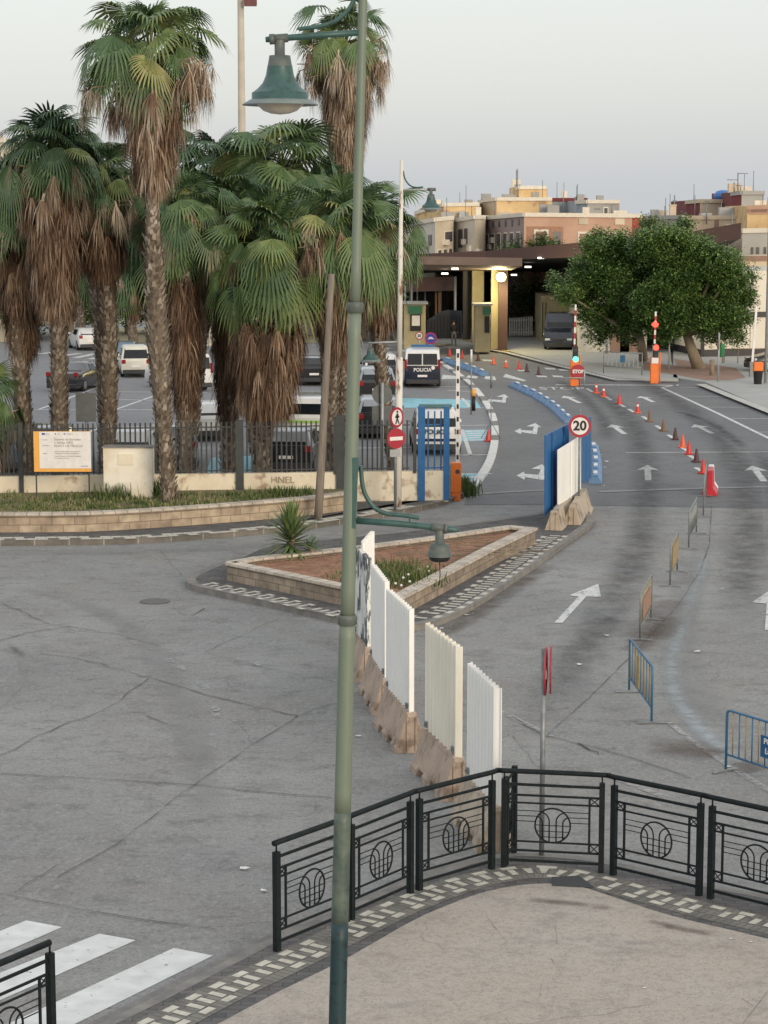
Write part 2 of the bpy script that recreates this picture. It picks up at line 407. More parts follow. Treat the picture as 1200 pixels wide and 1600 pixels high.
mat_brick('cap_stone', (.56, .50, .42), (.46, .41, .34), (.26, .23, .2), .35, 2, msize=.015)
mat('soil_red', (.22, .105, .06), .95, c2=(.36, .20, .12), scale=2.5, detail=8, bump=1.0, c3=(.12, .07, .04), s3=9, bumpscale=12)
mat('soil_bed', (.20, .15, .095), .95, c2=(.12, .13, .05), scale=1.2, detail=8, bump=.8)
mat('render_cream', (.76, .70, .56), .9, c2=(.62, .54, .40), scale=.9, detail=7, lo=.4, hi=.75, c3=(.38, .28, .19), s3=2.2, bump=.3)
mat('render_box', (.80, .77, .67), .9, c2=(.60, .50, .34), scale=1.1, detail=7, lo=.42, hi=.8, bump=.3)
mat('white_paint', (.72, .73, .72), .7, c2=(.58, .59, .58), scale=5)
mat_worn('road_paint', (.70, .72, .71), .60, 7, soft=.05)
mat_worn('road_paint_fresh', (.72, .75, .74), .66, 8, soft=.04)
mat_worn('road_paint_faint', (.50, .52, .52), .50, 6, soft=.12, amax=.8)
mat_worn('blue_paint', (.28, .60, .70), .66, 4, soft=.06)
mat_worn('blue_paint_faint', (.47, .53, .56), .62, 3, soft=.2, amax=.8, feather=True)
mat_worn('tyre_dirt', (.06, .061, .062), .51, 1.3, soft=.2, stretch=(1.1, .9, 1), amax=.55, feather=True)
mat_worn('brown_stain', (.13, .095, .07), .54, 1.6, soft=.16, amax=.6, feather=True)
mat_worn('faded_band', (.36, .37, .36), .53, 1.2, soft=.18, stretch=(1, .5, 1), amax=.6, feather=True)
mat('crack', (.075, .073, .069), .9)
mat('iron_black', (.007, .012, .014), .6, c2=(.014, .019, .021), scale=9, spec=.18)
mat('fence_dark', (.035, .042, .046), .5, c2=(.055, .06, .06), scale=5)
mat('fence_blue', (.010, .10, .28), .5, c2=(.015, .13, .33), scale=2.5)
mat('barrel_blue', (.085, .19, .36), .6, c2=(.16, .28, .45), scale=1.8)
mat('barricade_blue', (.03, .13, .25), .45, c2=(.05, .16, .28), scale=8)
mat('barricade_yellow', (.38, .29, .13), .6, c2=(.29, .22, .12), scale=8)
mat('galv', (.17, .19, .20), .5, .4, c2=(.26, .28, .28), scale=8)
mat('galv_light', (.42, .44, .44), .5, .3, c2=(.33, .35, .35), scale=6)
mat('jersey', (.46, .36, .285), .95, c2=(.34, .27, .215), scale=2.2, detail=8, bump=.9, c3=(.22, .165, .125), s3=3.1, bumpscale=18)
mat('jersey_pale', (.50, .43, .34), .95, c2=(.36, .30, .23), scale=2.2, detail=8, bump=.9, c3=(.24, .19, .14), s3=3.1)
mat('sheet_white', (.86, .86, .83), .55, c2=(.76, .76, .72), scale=1.8, stretch=(1, 1, .35), detail=7, lo=.45, hi=.85)
mat('sheet_cream', (.84, .81, .71), .55, c2=(.66, .62, .52), scale=1.8, stretch=(1, 1, .35), detail=7, lo=.42, hi=.8)
mat('sheet_peeled', (.74, .75, .72), .7, c2=(.10, .12, .13), scale=5.5, stretch=(1, 1, .28), detail=9, lo=.50, hi=.56)
mat('post_green', (.175, .215, .165), .5, c2=(.145, .185, .14), scale=1.6, stretch=(1.6, 1.6, .5), detail=8)
mat('post_teal', (.010, .032, .042), .5, c2=(.014, .045, .052), scale=3, c3=(.008, .018, .022), s3=14)
mat('post_mixed', (.012, .037, .046), .5, c2=(.135, .17, .13), scale=1.6, lo=.40, hi=.64, detail=8)
mat('lamp_green', (.032, .085, .080), .42, c2=(.045, .11, .10), scale=5, detail=7, c3=(.03, .07, .065), s3=16)
mat('lamp_grey', (.07, .092, .088), .55, c2=(.12, .135, .12), scale=8)
mat('lamp_rim', (.15, .19, .19), .5, c2=(.20, .24, .24), scale=5)
mat('lamp_glass', (.55, .50, .42), .25, c2=(.42, .37, .30), scale=5)
mat('rust_white', (.66, .64, .58), .6, c2=(.22, .13, .08), scale=2.6, stretch=(1.5, 1.5, .5), detail=9, lo=.54, hi=.62)
mat('wood_pole', (.17, .14, .115), .9, c2=(.25, .215, .18), scale=3, stretch=(4, 4, .4), detail=7, bump=.6)
mat('pole_cream', (.50, .46, .38), .7, c2=(.40, .36, .29), scale=1)
mat('sign_red', (.40, .02, .038), .5, c2=(.33, .022, .04), scale=4)
mat('sign_white', (.78, .77, .75), .45, c2=(.68, .67, .65), scale=4)
mat('sign_back', (.115, .13, .13), .6, c2=(.15, .165, .16), scale=5)
mat('sign_black', (.01, .01, .012), .5)
mat('sign_blue', (.02, .06, .42), .4)
mat('sign_purple', (.38, .03, .16), .45)
mat('orange', (.85, .20, .025), .5, c2=(.72, .17, .03), scale=3)
mat('orange_board', (.82, .42, .09), .6, c2=(.75, .37, .08), scale=3)
mat('cone_red', (.62, .055, .04), .5, c2=(.48, .04, .035), scale=5)
mat('cone_orange', (.80, .13, .045), .5, c2=(.66, .1, .04), scale=5)
mat('cone_dark', (.10, .035, .035), .6, c2=(.06, .035, .035), scale=5)
mat('cone_olive', (.16, .12, .07), .7, c2=(.25, .12, .07), scale=5)
mat('plastic_red', (.55, .03, .05), .4, c2=(.45, .025, .04), scale=3)
mat('rubber', (.018, .018, .019), .8)
mat('rim_metal', (.30, .31, .32), .35, .6)
mat('car_white', (.72, .73, .72), .3, c2=(.66, .67, .66), scale=2, coat=.5)
mat('car_cream', (.66, .65, .58), .4, c2=(.58, .57, .50), scale=2)
mat('car_navy', (.012, .016, .032), .25, c2=(.018, .022, .04), scale=2, coat=.6)
mat('car_black', (.012, .013, .015), .22, c2=(.02, .021, .023), scale=2, coat=.7)
mat('car_silver', (.33, .36, .39), .3, .4, c2=(.28, .31, .34), scale=2, coat=.5)
mat('car_blue', (.10, .16, .22), .3, .3, c2=(.13, .19, .25), scale=2, coat=.5)
mat('car_plastic', (.035, .037, .04), .6)
mat('glass_dark', (.008, .011, .013), .12, c2=(.014, .018, .02), scale=1, spec=.45)
mat('tail_red', (.28, .012, .014), .2)
mat('lamp_clear', (.6, .62, .64), .15)
mat('hi_green', (.35, .62, .12), .5)
mat('green_bin', (.03, .19, .07), .45, c2=(.04, .25, .09), scale=4)
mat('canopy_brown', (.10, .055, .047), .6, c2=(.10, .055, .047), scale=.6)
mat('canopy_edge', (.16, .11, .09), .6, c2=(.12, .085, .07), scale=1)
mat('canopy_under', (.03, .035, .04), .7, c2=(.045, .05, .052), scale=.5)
mat('stone_cream', (.46, .40, .24), .85, c2=(.36, .31, .19), scale=.8, bump=.2)
mat('dark_steel', (.035, .032, .036), .5)
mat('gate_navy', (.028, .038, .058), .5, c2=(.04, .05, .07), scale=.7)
mat('green_sign', (.03, .17, .09), .4)
mat('b_cream', (.66, .58, .44), .9, c2=(.47, .41, .31), scale=.35, detail=7)
mat('b_cream_grey', (.64, .61, .53), .9, c2=(.55, .52, .45), scale=.35, detail=7)
mat('b_yellow', (.78, .58, .31), .9, c2=(.56, .38, .19), scale=.3, detail=7, c3=(.42, .27, .16), s3=.8)
mat('b_mauve', (.36, .285, .265), .9, c2=(.31, .245, .23), scale=.4, detail=6)
mat('b_brick', (.56, .37, .27), .9, c2=(.47, .30, .215), scale=.4, detail=6)
mat('b_blue', (.38, .44, .50), .9, c2=(.25, .29, .34), scale=.4, detail=6)
mat('b_grey', (.40, .40, .38), .9, c2=(.30, .30, .285), scale=.3, detail=8)
mat('b_beige', (.66, .56, .41), .9, c2=(.50, .41, .30), scale=.25, detail=8)
mat('b_maroon', (.20, .045, .05), .85, c2=(.16, .04, .045), scale=.4)
mat('b_red', (.42, .05, .05), .8)
mat('b_trim', (.78, .73, .62), .8)
mat('b_white', (.74, .70, .60), .85, c2=(.68, .63, .53), scale=.25, detail=6)
mat('b_window', (.055, .06, .068), .3, c2=(.10, .10, .10), scale=1.5)
mat('b_recess', (.40, .225, .15), .9)
mat('roof_bar', (.06, .17, .18), .4)
mat('manhole', (.115, .113, .11), .8, c2=(.16, .158, .15), scale=9)
mat('b_shutter', (.30, .19, .14), .7, c2=(.24, .15, .11), scale=2)
mat('tank_blue', (.05, .19, .50), .4)
mat('red_paving', (.33, .215, .165), .9, c2=(.27, .18, .14), scale=.8, detail=7)
mat('pale_paving', (.40, .41, .39), .85, c2=(.34, .35, .335), scale=.6, detail=7)
mat('kerb_pale', (.50, .50, .47), .85, c2=(.42, .42, .39), scale=1)
mat('kerb_yellow', (.42, .30, .07), .85, c2=(.30, .24, .10), scale=1)
mat('dirt_yellow', (.40, .34, .20), .95, c2=(.32, .29, .19), scale=.5)
mat_var('palm_green', [(.028, .060, .034), (.060, .115, .050), (.115, .180, .065), (.18, .22, .07), (.32, .28, .12)], .5, spec=.4)
mat_var('palm_dead', [(.038, .026, .018), (.10, .060, .038), (.185, .115, .070), (.31, .225, .155), (.48, .41, .33)], .85)
mat_var('palm_bark', [(.06, .047, .036), (.15, .12, .09), (.28, .235, .185), (.44, .385, .32)], .9)
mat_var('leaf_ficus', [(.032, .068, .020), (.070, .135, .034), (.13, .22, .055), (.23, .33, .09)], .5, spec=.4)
mat_var('leaf_far', [(.03, .06, .022), (.075, .13, .04), (.15, .21, .07)], .6)
mat_var('grass_blade', [(.045, .085, .022), (.085, .135, .04), (.17, .18, .075), (.32, .29, .16)], .8)
mat('bark_ficus', (.20, .165, .12), .9, c2=(.29, .235, .165), scale=4, stretch=(2, 2, .4), bump=.6)
mat('skin_tone', (.45, .27, .19), .6)
mat('cloth_black', (.015, .016, .02), .8)
mat('cloth_grey', (.16, .17, .19), .8)
def glow(name, col, s):
    m = bpy.data.materials.new(name); nt, b = _bsdf(m); b.inputs['Base Color'].default_value = (*col, 1)
    b.inputs['Emission Color'].default_value = (*col, 1); b.inputs['Emission Strength'].default_value = s; MATS[name] = m
glow('glow_sodium', (1, .80, .30), 14); glow('glow_ceiling', (1, .93, .78), 3.0)
glow('glow_red', (1, .05, .03), 3.0); glow('glow_green', (.1, 1, .65), 1.8)

# ------------------------------------------------------------------ ground, roads
g = MB(); g.poly([(-900, -60, 0), (900, -60, 0), (900, 1500, 0), (-900, 1500, 0)])
struct(g.build('ground', 'asphalt_old'))
mat('earth_far', (.30, .255, .19), .95, c2=(.20, .19, .12), scale=.02, detail=9)
g = MB(); g.poly([(-900, 172, .01), (900, 172, .01), (900, 1500, .01), (-900, 1500, .01)]); g.poly([(-900, 20, .01), (-36, 20, .01), (-36, 171, .01), (-900, 171, .01)])
struct(g.build('terrain', 'earth_far'))
# newer dark asphalt of the lanes beyond the gate line
kerb_w = [(733, 770), (752, 745), (766, 720), (773, 690), (772, 660), (762, 635), (742, 608), (722, 590), (700, 575), (680, 563), (650, 552), (600, 545)]
far = [(725, 789), (860, 788), (940, 790), (1260, 795), (1500, 700), (1500, 640), (1200, 560), (1200, 545), (640, 545), (600, 545)] 
far_poly = [(725, 789), (860, 788), (940, 790), (1260, 796), (1420, 790), (1420, 560), (900, 550), (600, 540)] + [(x, y) for x, y in kerb_w[::-1]]
m = MB(); m.poly(GP(far_poly, .005)); struct(m.build('far_road', 'asphalt_new'))
m = MB(); m.poly(GP([(-420, 760), (700, 772), (733, 770)] + kerb_w[1:] + [(600, 540), (-420, 540)], .009)); struct(m.build('car_park', 'asphalt_park'))
# ------------------------------------------------------------------ near plaza
plaza_edge = [(-260, 1800), (60, 1652), (250, 1560), (400, 1483), (433, 1467), (547, 1419), (641, 1379), (700, 1359), (745, 1345), (790, 1337), (840, 1336), (940, 1346), (1092, 1381), (1200, 1402), (1350, 1432), (1520, 1480)]
pe = smooth_pts(GP(plaza_edge, .12), 3)
m = MB(); m.prism([(p.x, p.y) for p in pe] + [(12, 4), (-12, 4)], -.2, .12)
struct(m.build('sidewalk', ['paver_dark']))
m = MB(); m.strip([p + Vector((0, 0, .003)) for p in pe], .16); m.strip([p + Vector((0, 0, -.105)) for p in pe], .75, mi=1)
struct(m.build('kerb', ['kerb', 'kerb']))
inner = [(-260, 1960), (140, 1714), (290, 1626), (340, 1600), (440, 1547), (540, 1498), (640, 1441), (700, 1414), (760, 1393), (830, 1381), (900, 1384), (960, 1402), (1050, 1431), (1200, 1467), (1400, 1520), (1560, 1570)]
pi_ = smooth_pts(GP(inner, .126), 3)
m = MB(); m.poly(pi_ + [Vector((12, 4.2, .126)), Vector((-12, 4.2, .126))])
struct(m.build('plaza_paving', 'plaza_concrete'))
def tiles(path, rows, cw, rh, z, name='paving_tiles', seed=3, start=0, sk=.5):
    """meander of pale tiles laid along a path"""
    pts = [Vector(p) for p in path]; cum = [0]
    for i in range(1, len(pts)): cum.append(cum[-1] + (pts[i] - pts[i - 1]).length)
    def at(s, d):
        s = max(0, min(cum[-1] - 1e-4, s)); i = max(k for k in range(len(cum) - 1) if cum[k] <= s)
        t = (s - cum[i]) / (cum[i + 1] - cum[i]); p = pts[i].lerp(pts[i + 1], t); tt = (pts[i + 1] - pts[i]).normalized()
        return Vector((p.x - tt.y * d, p.y + tt.x * d, z))
    random.seed(seed); m = MB(); nr = len(rows); per = len(rows[0]); k = 0; s = start
    while s < cum[-1] - cw:
        for r_, row in enumerate(rows):
            ch = row[k % per]
            if ch == '.': continue
            d0 = (nr / 2 - r_ - 1) * rh; sh = r_ * cw * sk; gp = .008
            if random.random() < .04: continue
            q = [at(s + sh + gp, d0 + gp), at(s + sh + cw - gp, d0 + gp), at(s + sh + cw - gp, d0 + rh - gp), at(s + sh + gp, d0 + rh - gp)]
            m.quad(*q, 0 if ch == 'W' else 1)
        s += cw; k += 1
    return struct(m.build(name, ['tile_white', 'tile_olive']))
cen = [(-40, 1775), (120, 1672), (200, 1628), (290, 1581), (360, 1545), (450, 1502), (540, 1458), (620, 1419), (700, 1388), (770, 1369), (850, 1361), (930, 1376), (1000, 1395), (1100, 1422), (1200, 1445), (1300, 1468)]
def meander(path, k, z, name='paving_tiles', seed=3):
    pts = [Vector(p) for p in path]; cum = [0]
    for i in range(1, len(pts)): cum.append(cum[-1] + (pts[i] - pts[i - 1]).length)
    def at(s, d):
        s = max(0, min(cum[-1] - 1e-4, s)); i = max(q for q in range(len(cum) - 1) if cum[q] <= s); t = (s - cum[i]) / (cum[i + 1] - cum[i]); p = pts[i].lerp(pts[i + 1], t); tt = (pts[i + 1] - pts[i]).normalized()
        return Vector((p.x + tt.y * d, p.y - tt.x * d, z))
    rnd = random.Random(seed); m = MB(); s = .15
    while s < cum[-1] - .3 * k:
        for s0, s1, d0, d1 in ((-.1, .1, -.05, .05), (-.07, .03, .07, .27), (.15, .25, .07, .27), (.07, .27, .30, .40)):
            if rnd.random() < .05: continue
            j = rnd.uniform(-.006, .006); q = [at(s + (a_ + j) * k, (b_ - .175 + j) * k) for a_, b_ in ((s0 + .005, d0), (s1 - .005, d0), (s1 - .005, d1), (s0 + .005, d1))]; m.quad(*q)
        s += .41 * k
    return struct(m.build(name, 'tile_white'))
mat_brick('paver_mid', (.155, .15, .135), (.20, .195, .17), (.08, .08, .075), .10, .20, msize=.006)
cs_ = smooth_pts(GP(cen, .124), 3)
m = MB(); m.strip(cs_, .62); struct(m.build('paving_band', 'paver_mid'))
meander(smooth_pts(GP(cen, .12), 3), 1.08, .1285)
# black metal manhole by the tiles
m = MB(); m.poly(GP([(862, 1384), (930, 1387), (905, 1368), (862, 1370)], .131)); struct(m.build('manhole_cover', 'car_plastic'))
# ------------------------------------------------------------------ central island
isl = [(296, 922), (330, 931), (400, 945), (470, 961), (530, 974), (590, 985), (640, 987), (675, 981), (705, 970), (745, 950), (790, 921), (835, 890), (872, 862), (905, 838), (925, 822), (915, 808), (860, 806), (830, 812), (700, 830), (560, 845), (420, 860), (370, 878), (330, 893), (298, 908), (291, 915)]
ip = smooth_pts(GP(isl, 0) + [G(296, 922)], 3)[:-1]
m = MB(); m.prism([(p.x, p.y) for p in ip], -.1, .15, side=1); struct(m.build('island_sidewalk', ['paver_dark', 'kerb']))
m = MB(); cl = [Vector((p.x, p.y, .155)) for p in ip + ip[:1]]
cc = sum((p for p in cl), Vector()) / len(cl)
m.strip([p + (cc - p).normalized() * .12 for p in cl], .24); struct(m.build('island_kerb', 'kerb'))
meander(GP([(318, 912), (400, 929), (470, 946), (530, 960), (585, 970)], .15), 1.3, .157, seed=5)
meander(GP([(655, 967), (700, 950), (750, 921), (800, 886), (840, 857), (875, 832)], .15), 1.5, .157, seed=6)
# ------------------------------------------------------------------ planter on the island
pl_pts = [(360, 878), (430, 892), (530, 913), (622, 931), (700, 890), (760, 858), (829, 825), (796, 822), (670, 840), (560, 854), (400, 871), (360, 878)]
pw = [G(x, y, .60) for x, y in pl_pts]
pc = sum(pw[:-1], Vector()) / (len(pw) - 1)
pl = thing('planter', 'low brown block planter with pale cap stones on the central traffic island', 'planter', (pc.x, pc.y, .15))
m = MB(); m.wall(pw, .14, .53, .22); m.build('wall', 'block_wall_grey', pl, world=True)
m = MB(); m.wall(pw, .53, .60, .34); m.build('cap_stone', 'cap_stone', pl, world=True)
m = MB(); m.poly([Vector((p.x, p.y, .47)) for p in pw[:-1]])
soil = m.build('planter_soil', 'soil_red', None); soil['kind'] = 'structure'
# ------------------------------------------------------------------ left pavement, retaining wall and bed
kl = [(-300, 856), (-60, 853), (0, 853), (100, 852), (200, 850), (300, 844), (400, 836), (480, 827), (560, 815), (640, 802), (700, 787), (722, 775)]
kp = smooth_pts(GP(kl, 0), 3)
m = MB(); m.prism([(p.x, p.y) for p in kp] + [(G(722, 768).x, 67.2), (-30, 67.2)], -.1, .15, side=1); struct(m.build('left_sidewalk', ['paver_dark', 'kerb_dark']))
m = MB(); m.strip([p + Vector((0, .13, .155)) for p in kp], .26); struct(m.build('left_kerb', 'kerb_dark'))
tiles(GP([(-100, 843), (0, 842), (200, 840), (300, 834), (400, 826), (480, 817), (560, 805), (640, 790)], .15), ['WW.WWW', '.WWW.W'], .3, .28, .158, seed=9, sk=.3)
wl = smooth_pts([G(x, y, .7) for x, y in [(-300, 804), (-60, 802), (0, 801), (130, 800), (260, 793), (400, 783), (480, 776), (545, 768)]], 3)
rw = thing('retaining_wall', 'long curved brown block retaining wall with pale capping below the palms', 'wall', (wl[8].x, wl[8].y, .15))
m = MB(); m.wall(wl, .14, .62, .25); m.build('wall', 'block_wall', rw, world=True)
m = MB(); m.wall(wl, .62, .70, .36); m.build('cap_stone', 'cap_stone', rw, world=True)
m = MB(); m.prism([(p.x, p.y + .1) for p in wl] + [(wl[-1].x, 65.2), (-30, 65.2)], .1, .58); struct(m.build('planting_bed', 'soil_bed'))
# ------------------------------------------------------------------ painted markings and wear
def marks(name, items, mat_, z=.013):
    """items: polygons (pixel-surveyed) or ('s', pts, width)"""
    m = MB()
    for it in items:
        if it[0] == 's': m.strip(GP(it[1], z), it[2])
        else: m.poly(GP(it, z))
    return struct(m.build(name, mat_))
marks('crosswalk_marking', [[(41, 1438), (97, 1448.5), (-160, 1560), (-260, 1560)], [(155, 1458.7), (212, 1469), (-100, 1607), (-220, 1607)],
      [(271.7, 1481), (332.7, 1493), (117, 1600), (60, 1628), (-110, 1660), (-60, 1633)]], 'road_paint_fresh', .006)
def arrow(tip, tail, hw, sw=None, hl=.34):
    a = G(*tip, z=.014); b = G(*tail, z=.014); d = b - a; L_ = d.length; t = d / L_; n = Vector((-t.y, t.x, 0)); sw = sw or hw * .30; k = L_ * hl
    return [a, a + t * k + n * hw, a + t * k * .93 + n * sw, b + n * sw, b - n * sw, a + t * k * .93 - n * sw, a + t * k - n * hw]
m = MB()
for tip, tail, hw in (((1012, 726.5), (1012.6, 750.5), .38), ((955, 663), (976, 678), .40), ((881, 618.3), (906, 629.5), .40),
                      ((1085, 663), (1113, 677), .40), ((1000, 619), (1021, 628), .40), ((1175, 727.5), (1194, 752), .42), ((755, 622), (790, 628), .32)):
    if tip[0] != 755: m.poly(arrow(tip, tail, hw))
m.poly(GP([(935, 912), (939, 932.7), (916, 932), (879, 973), (866, 972.7), (904, 932), (889, 930)], .014))
m.poly(GP([(1206, 920), (1236, 944), (1213, 943), (1210, 985), (1195, 984), (1198, 943), (1175, 941)], .014))
# two-headed arrows of the left lane
for dx, dy, s_ in ((833, 740, 1.0), (825, 671.5, .82), (778, 624, .70)):
    k = 1.0 * s_; ky = s_ * (.98 if s_ == 1 else .85 if s_ > .8 else .78)
    def q(l): return GP([(dx + x * k, dy + y * ky) for x, y in l], .014)
    m.poly(q([(-26, 3), (-14, -3.5), (-14, 0.2), (8, 2), (8, 9), (-12, 5.5), (-14, 9.5)]))
    m.poly(q([(8, 2), (9, 9.5), (17, 9.8), (19, -6), (12, -6.5)] ))
    m.poly(q([(12, -6.5), (19, -6), (25, -5.8), (14, -15), (-3, -7.8), (6, -7.2)]))
m.poly(GP([(790, 584), (823, 594.5), (818, 595.5), (786, 589)], .014)); m.poly(GP([(692, 585.5), (720, 588), (719, 592), (690, 592)], .014))
m.poly(GP([(731, 586.5), (747, 588), (745, 591.5), (728, 590)], .014)); m.poly(GP([(758, 587.5), (773, 588), (775, 594), (757, 592)], .014))
struct(m.build('road_arrows', 'road_paint'))
lines = []
for l, w_ in (([(1034, 605.5), (1070, 622), (1120, 645), (1204, 686)], .18), ([(1034, 605.5), (1060, 601)], .15), ([(1064, 605), (1094, 605.5)], .1), ([(1073, 619), (1137, 619.6)], .1),
              ([(1105, 636), (1172, 636.4)], .1), ([(1143, 654), (1206, 654)], .1), ([(1186, 675), (1210, 675)], .1), ([(868, 601), (1060, 602)], .35), ([(978, 707), (1210, 706)], .14),
              ([(905, 572), (1100, 575)], .15)): lines.append(('s', l, w_))
# lane dashes beside the cones
for x, y in ((922, 609.5), (951, 622), (972, 633), (987, 641.5), (1009, 653), (1030, 667.5), (1049, 682), (1071, 702), (1082, 714), (1092, 733)):
    lines.append(('s', [(x - 5, y - 2.6), (x + 4, y + 3.0)], .18))
for x, y in ((845, 588), (870, 588), (815, 579), (760, 563), (880, 578), (912, 582), (858, 576)):
    lines.append([(x - 8, y - 1.5), (x + 8, y - .8), (x + 11, y + 1.6), (x - 5, y + 1)])
marks('road_lines', lines, 'road_paint', .015)
# far-right text-like worn STOP letters painted on the lane
word = thing('road_word', None, None); bpy.data.objects.remove(word)
st = text('STOP', 1.0, G(878, 607, .014), 'road_paint', None, name='road_lettering', rot=(0, 0, 0), ext=.0005, sxs=1.0); st.scale = (1.0, 2.2, 1); struct(st)
lines = []
kw = GP(kerb_w, .02)
# parking bays left of the pole
for l in ([(35, 640), (250, 640)], [(170, 624), (330, 627)], [(160, 612), (325, 613)], [(180, 640), (265, 610)], [(60, 640), (150, 606)], [(440, 620), (560, 621)], [(305, 690), (330, 660)],
          [(535, 650), (548, 612)], [(700, 665), (772, 664)], [(722, 622), (735, 636)], [(722, 671), (735, 711)], [(718, 711), (770, 710)], [(700, 638), (770, 637)], [(718, 740), (768, 740)],
          [(640, 604), (735, 604)], [(160, 667), (100, 690)], [(700, 610), (745, 612)], [(440, 590), (560, 590)], [(180, 700), (330, 700)], [(560, 700), (700, 698)]):
    lines.append(('s', l, .16))
for l in ([(95, 556), (125, 552)], [(118, 559), (152, 552)], [(142, 561), (172, 555)], [(60, 553), (95, 549)]):
    lines.append(('s', l, .5))
marks('parking_lines', lines, 'road_paint', .017)
marks('blue_bay_marking', [[(628, 622), (722, 624), (733, 637), (628, 637)], [(724, 624), (744, 626), (752, 638), (736, 637)], [(690, 671), (722, 671), (728, 689), (700, 689)],
      [(724, 671.5), (762, 671), (756, 689), (731, 689)], [(700, 740), (757, 741), (738, 768), (700, 768)], [(330, 715), (400, 712), (400, 745), (320, 745)]], 'blue_paint', .0135)
lines = []
for k in range(5): lines.append([(727 + k * 1.5, 673 + k * 3.5), (760 - k * 1.2, 672.5 + k * 3.4), (759 - k * 1.2, 674 + k * 3.4), (728 + k * 1.5, 675 + k * 3.4)])
for k in range(4): lines.append([(706, 745 + k * 6), (752 - k * 4, 744 + k * 6), (750 - k * 4, 747 + k * 6), (706, 747.5 + k * 6)])
marks('hatched_bay_marking', lines, 'road_paint', .017)
# white painted kerb stones round the car park
m = MB(); kws = smooth_pts([Vector((p.x, p.y, 0)) for p in kw], 4)
acc = 0; i = 0
for i in range(len(kws) - 1):
    if i < 4 or (i // 2) % 2 == 0 or 10 < i < 20:
        pass
    m.wall([kws[i], kws[i].lerp(kws[i + 1], .93)], -.02, .10, .30, mi=0 if (i % 3 or i < 10) else 1)
struct(m.build('car_park_kerb', ['white_paint', 'kerb']))
# pale concrete strip (gate track) and dark wheel tracks
marks('gate_track', [('s', [(735, 772), (800, 768), (860, 765)], .35), ('s', [(935, 768), (1090, 763), (1210, 760)], .38)], mat('track_pale', (.30, .31, .30), .8, c2=(.22, .23, .225), scale=2), .018)
def strip_px(l, w_, z): return (smooth_pts(GP(l, z), 4), w_)
m = MB()
for l, w_ in (([(905, 590), (950, 625), (985, 660), (1003, 700), (1010, 740), (1010, 790), (1000, 850), (965, 930), (880, 1060), (820, 1180)], 1.3), ([(958, 578), (1020, 605), (1080, 645), (1130, 690), (1160, 740), (1170, 800), (1165, 900), (1150, 1010)], 1.5),
              ([(868, 590), (905, 615), (940, 650), (950, 690)], .8), ([(1050, 640), (1110, 660), (1165, 700)], .6), ([(1186, 700), (1215, 760), (1225, 850)], .9)):
    m.strip(smooth_pts(GP(l, .02), 5), w_ * 1.25, norm=True)
struct(m.build('tyre_marks', 'tyre_dirt'))
m = MB(); m.strip(smooth_pts(GP([(1098, 860), (1092, 900), (1075, 945), (1058, 1000), (1050, 1050), (1058, 1090), (1090, 1135), (1150, 1185), (1210, 1222)], .0165), 5), .6, norm=True)
struct(m.build('worn_blue_line', 'blue_paint_faint'))
m = MB(); m.strip(smooth_pts(GP([(1045, 1128), (1085, 1160), (1130, 1190), (1210, 1240)], .017), 4), .12)
m.strip(GP([(735, 1090), (800, 1120), (860, 1150)], .017), .14); m.strip(GP([(930, 1205), (1000, 1230), (1040, 1245)], .017), .14)
for x, y in ((210, 1004), (233, 1012), (264, 1032), (283, 1044), (312, 1068), (320, 1074), (337, 1108), (338, 1118), (333, 1150), (330, 1165), (403, 1038)):
    m.poly(GP([(x - 7, y - 3), (x + 5, y - 3.4), (x + 8, y + 2.5), (x - 4, y + 3)], .017))
struct(m.build('worn_white_lines', 'road_paint_faint'))
m = MB()
for l, w_, z in (([(1010, 1000), (1030, 970), (1060, 935)], 1.6, .0185), ([(985, 1020), (1030, 985), (1050, 960)], 1.0, .0187), ([(1010, 1165), (1060, 1168), (1130, 1180)], 1.6, .0185), ([(1150, 1190), (1190, 1205)], 1, .0186),
    ([(640, 1000), (700, 985), (780, 935), (860, 880)], .8, .0185), ([(1010, 1437), (1060, 1450), (1120, 1460)], .28, .1335), ([(820, 1405), (900, 1412), (960, 1420)], .3, .1335)):
    m.strip(smooth_pts(GP(l, z), 4), w_, norm=True)
struct(m.build('brown_stains', 'brown_stain'))
m = MB()
m.strip(smooth_pts(GP([(-20, 1120), (30, 1070), (35, 1030), (10, 1000)], .0185), 4), .3, norm=True); m.strip(smooth_pts(GP([(330, 1300), (300, 1150), (260, 1050), (200, 980), (90, 930), (-20, 915)], .0185), 5), .9, norm=True)
m.strip(smooth_pts(GP([(0, 1010), (40, 1020), (90, 1040)], .0185), 4), .7, norm=True)
m.strip(smooth_pts(GP([(1080, 860), (1075, 930), (1060, 1000), (1090, 1090), (1150, 1140)], .0195), 5), 1.2, norm=True)
m.strip(smooth_pts(GP([(-50, 862), (150, 862), (330, 856), (480, 846), (620, 825), (720, 800)], .0185), 5), 1.6, norm=True)
struct(m.build('faded_patches', 'faded_band'))
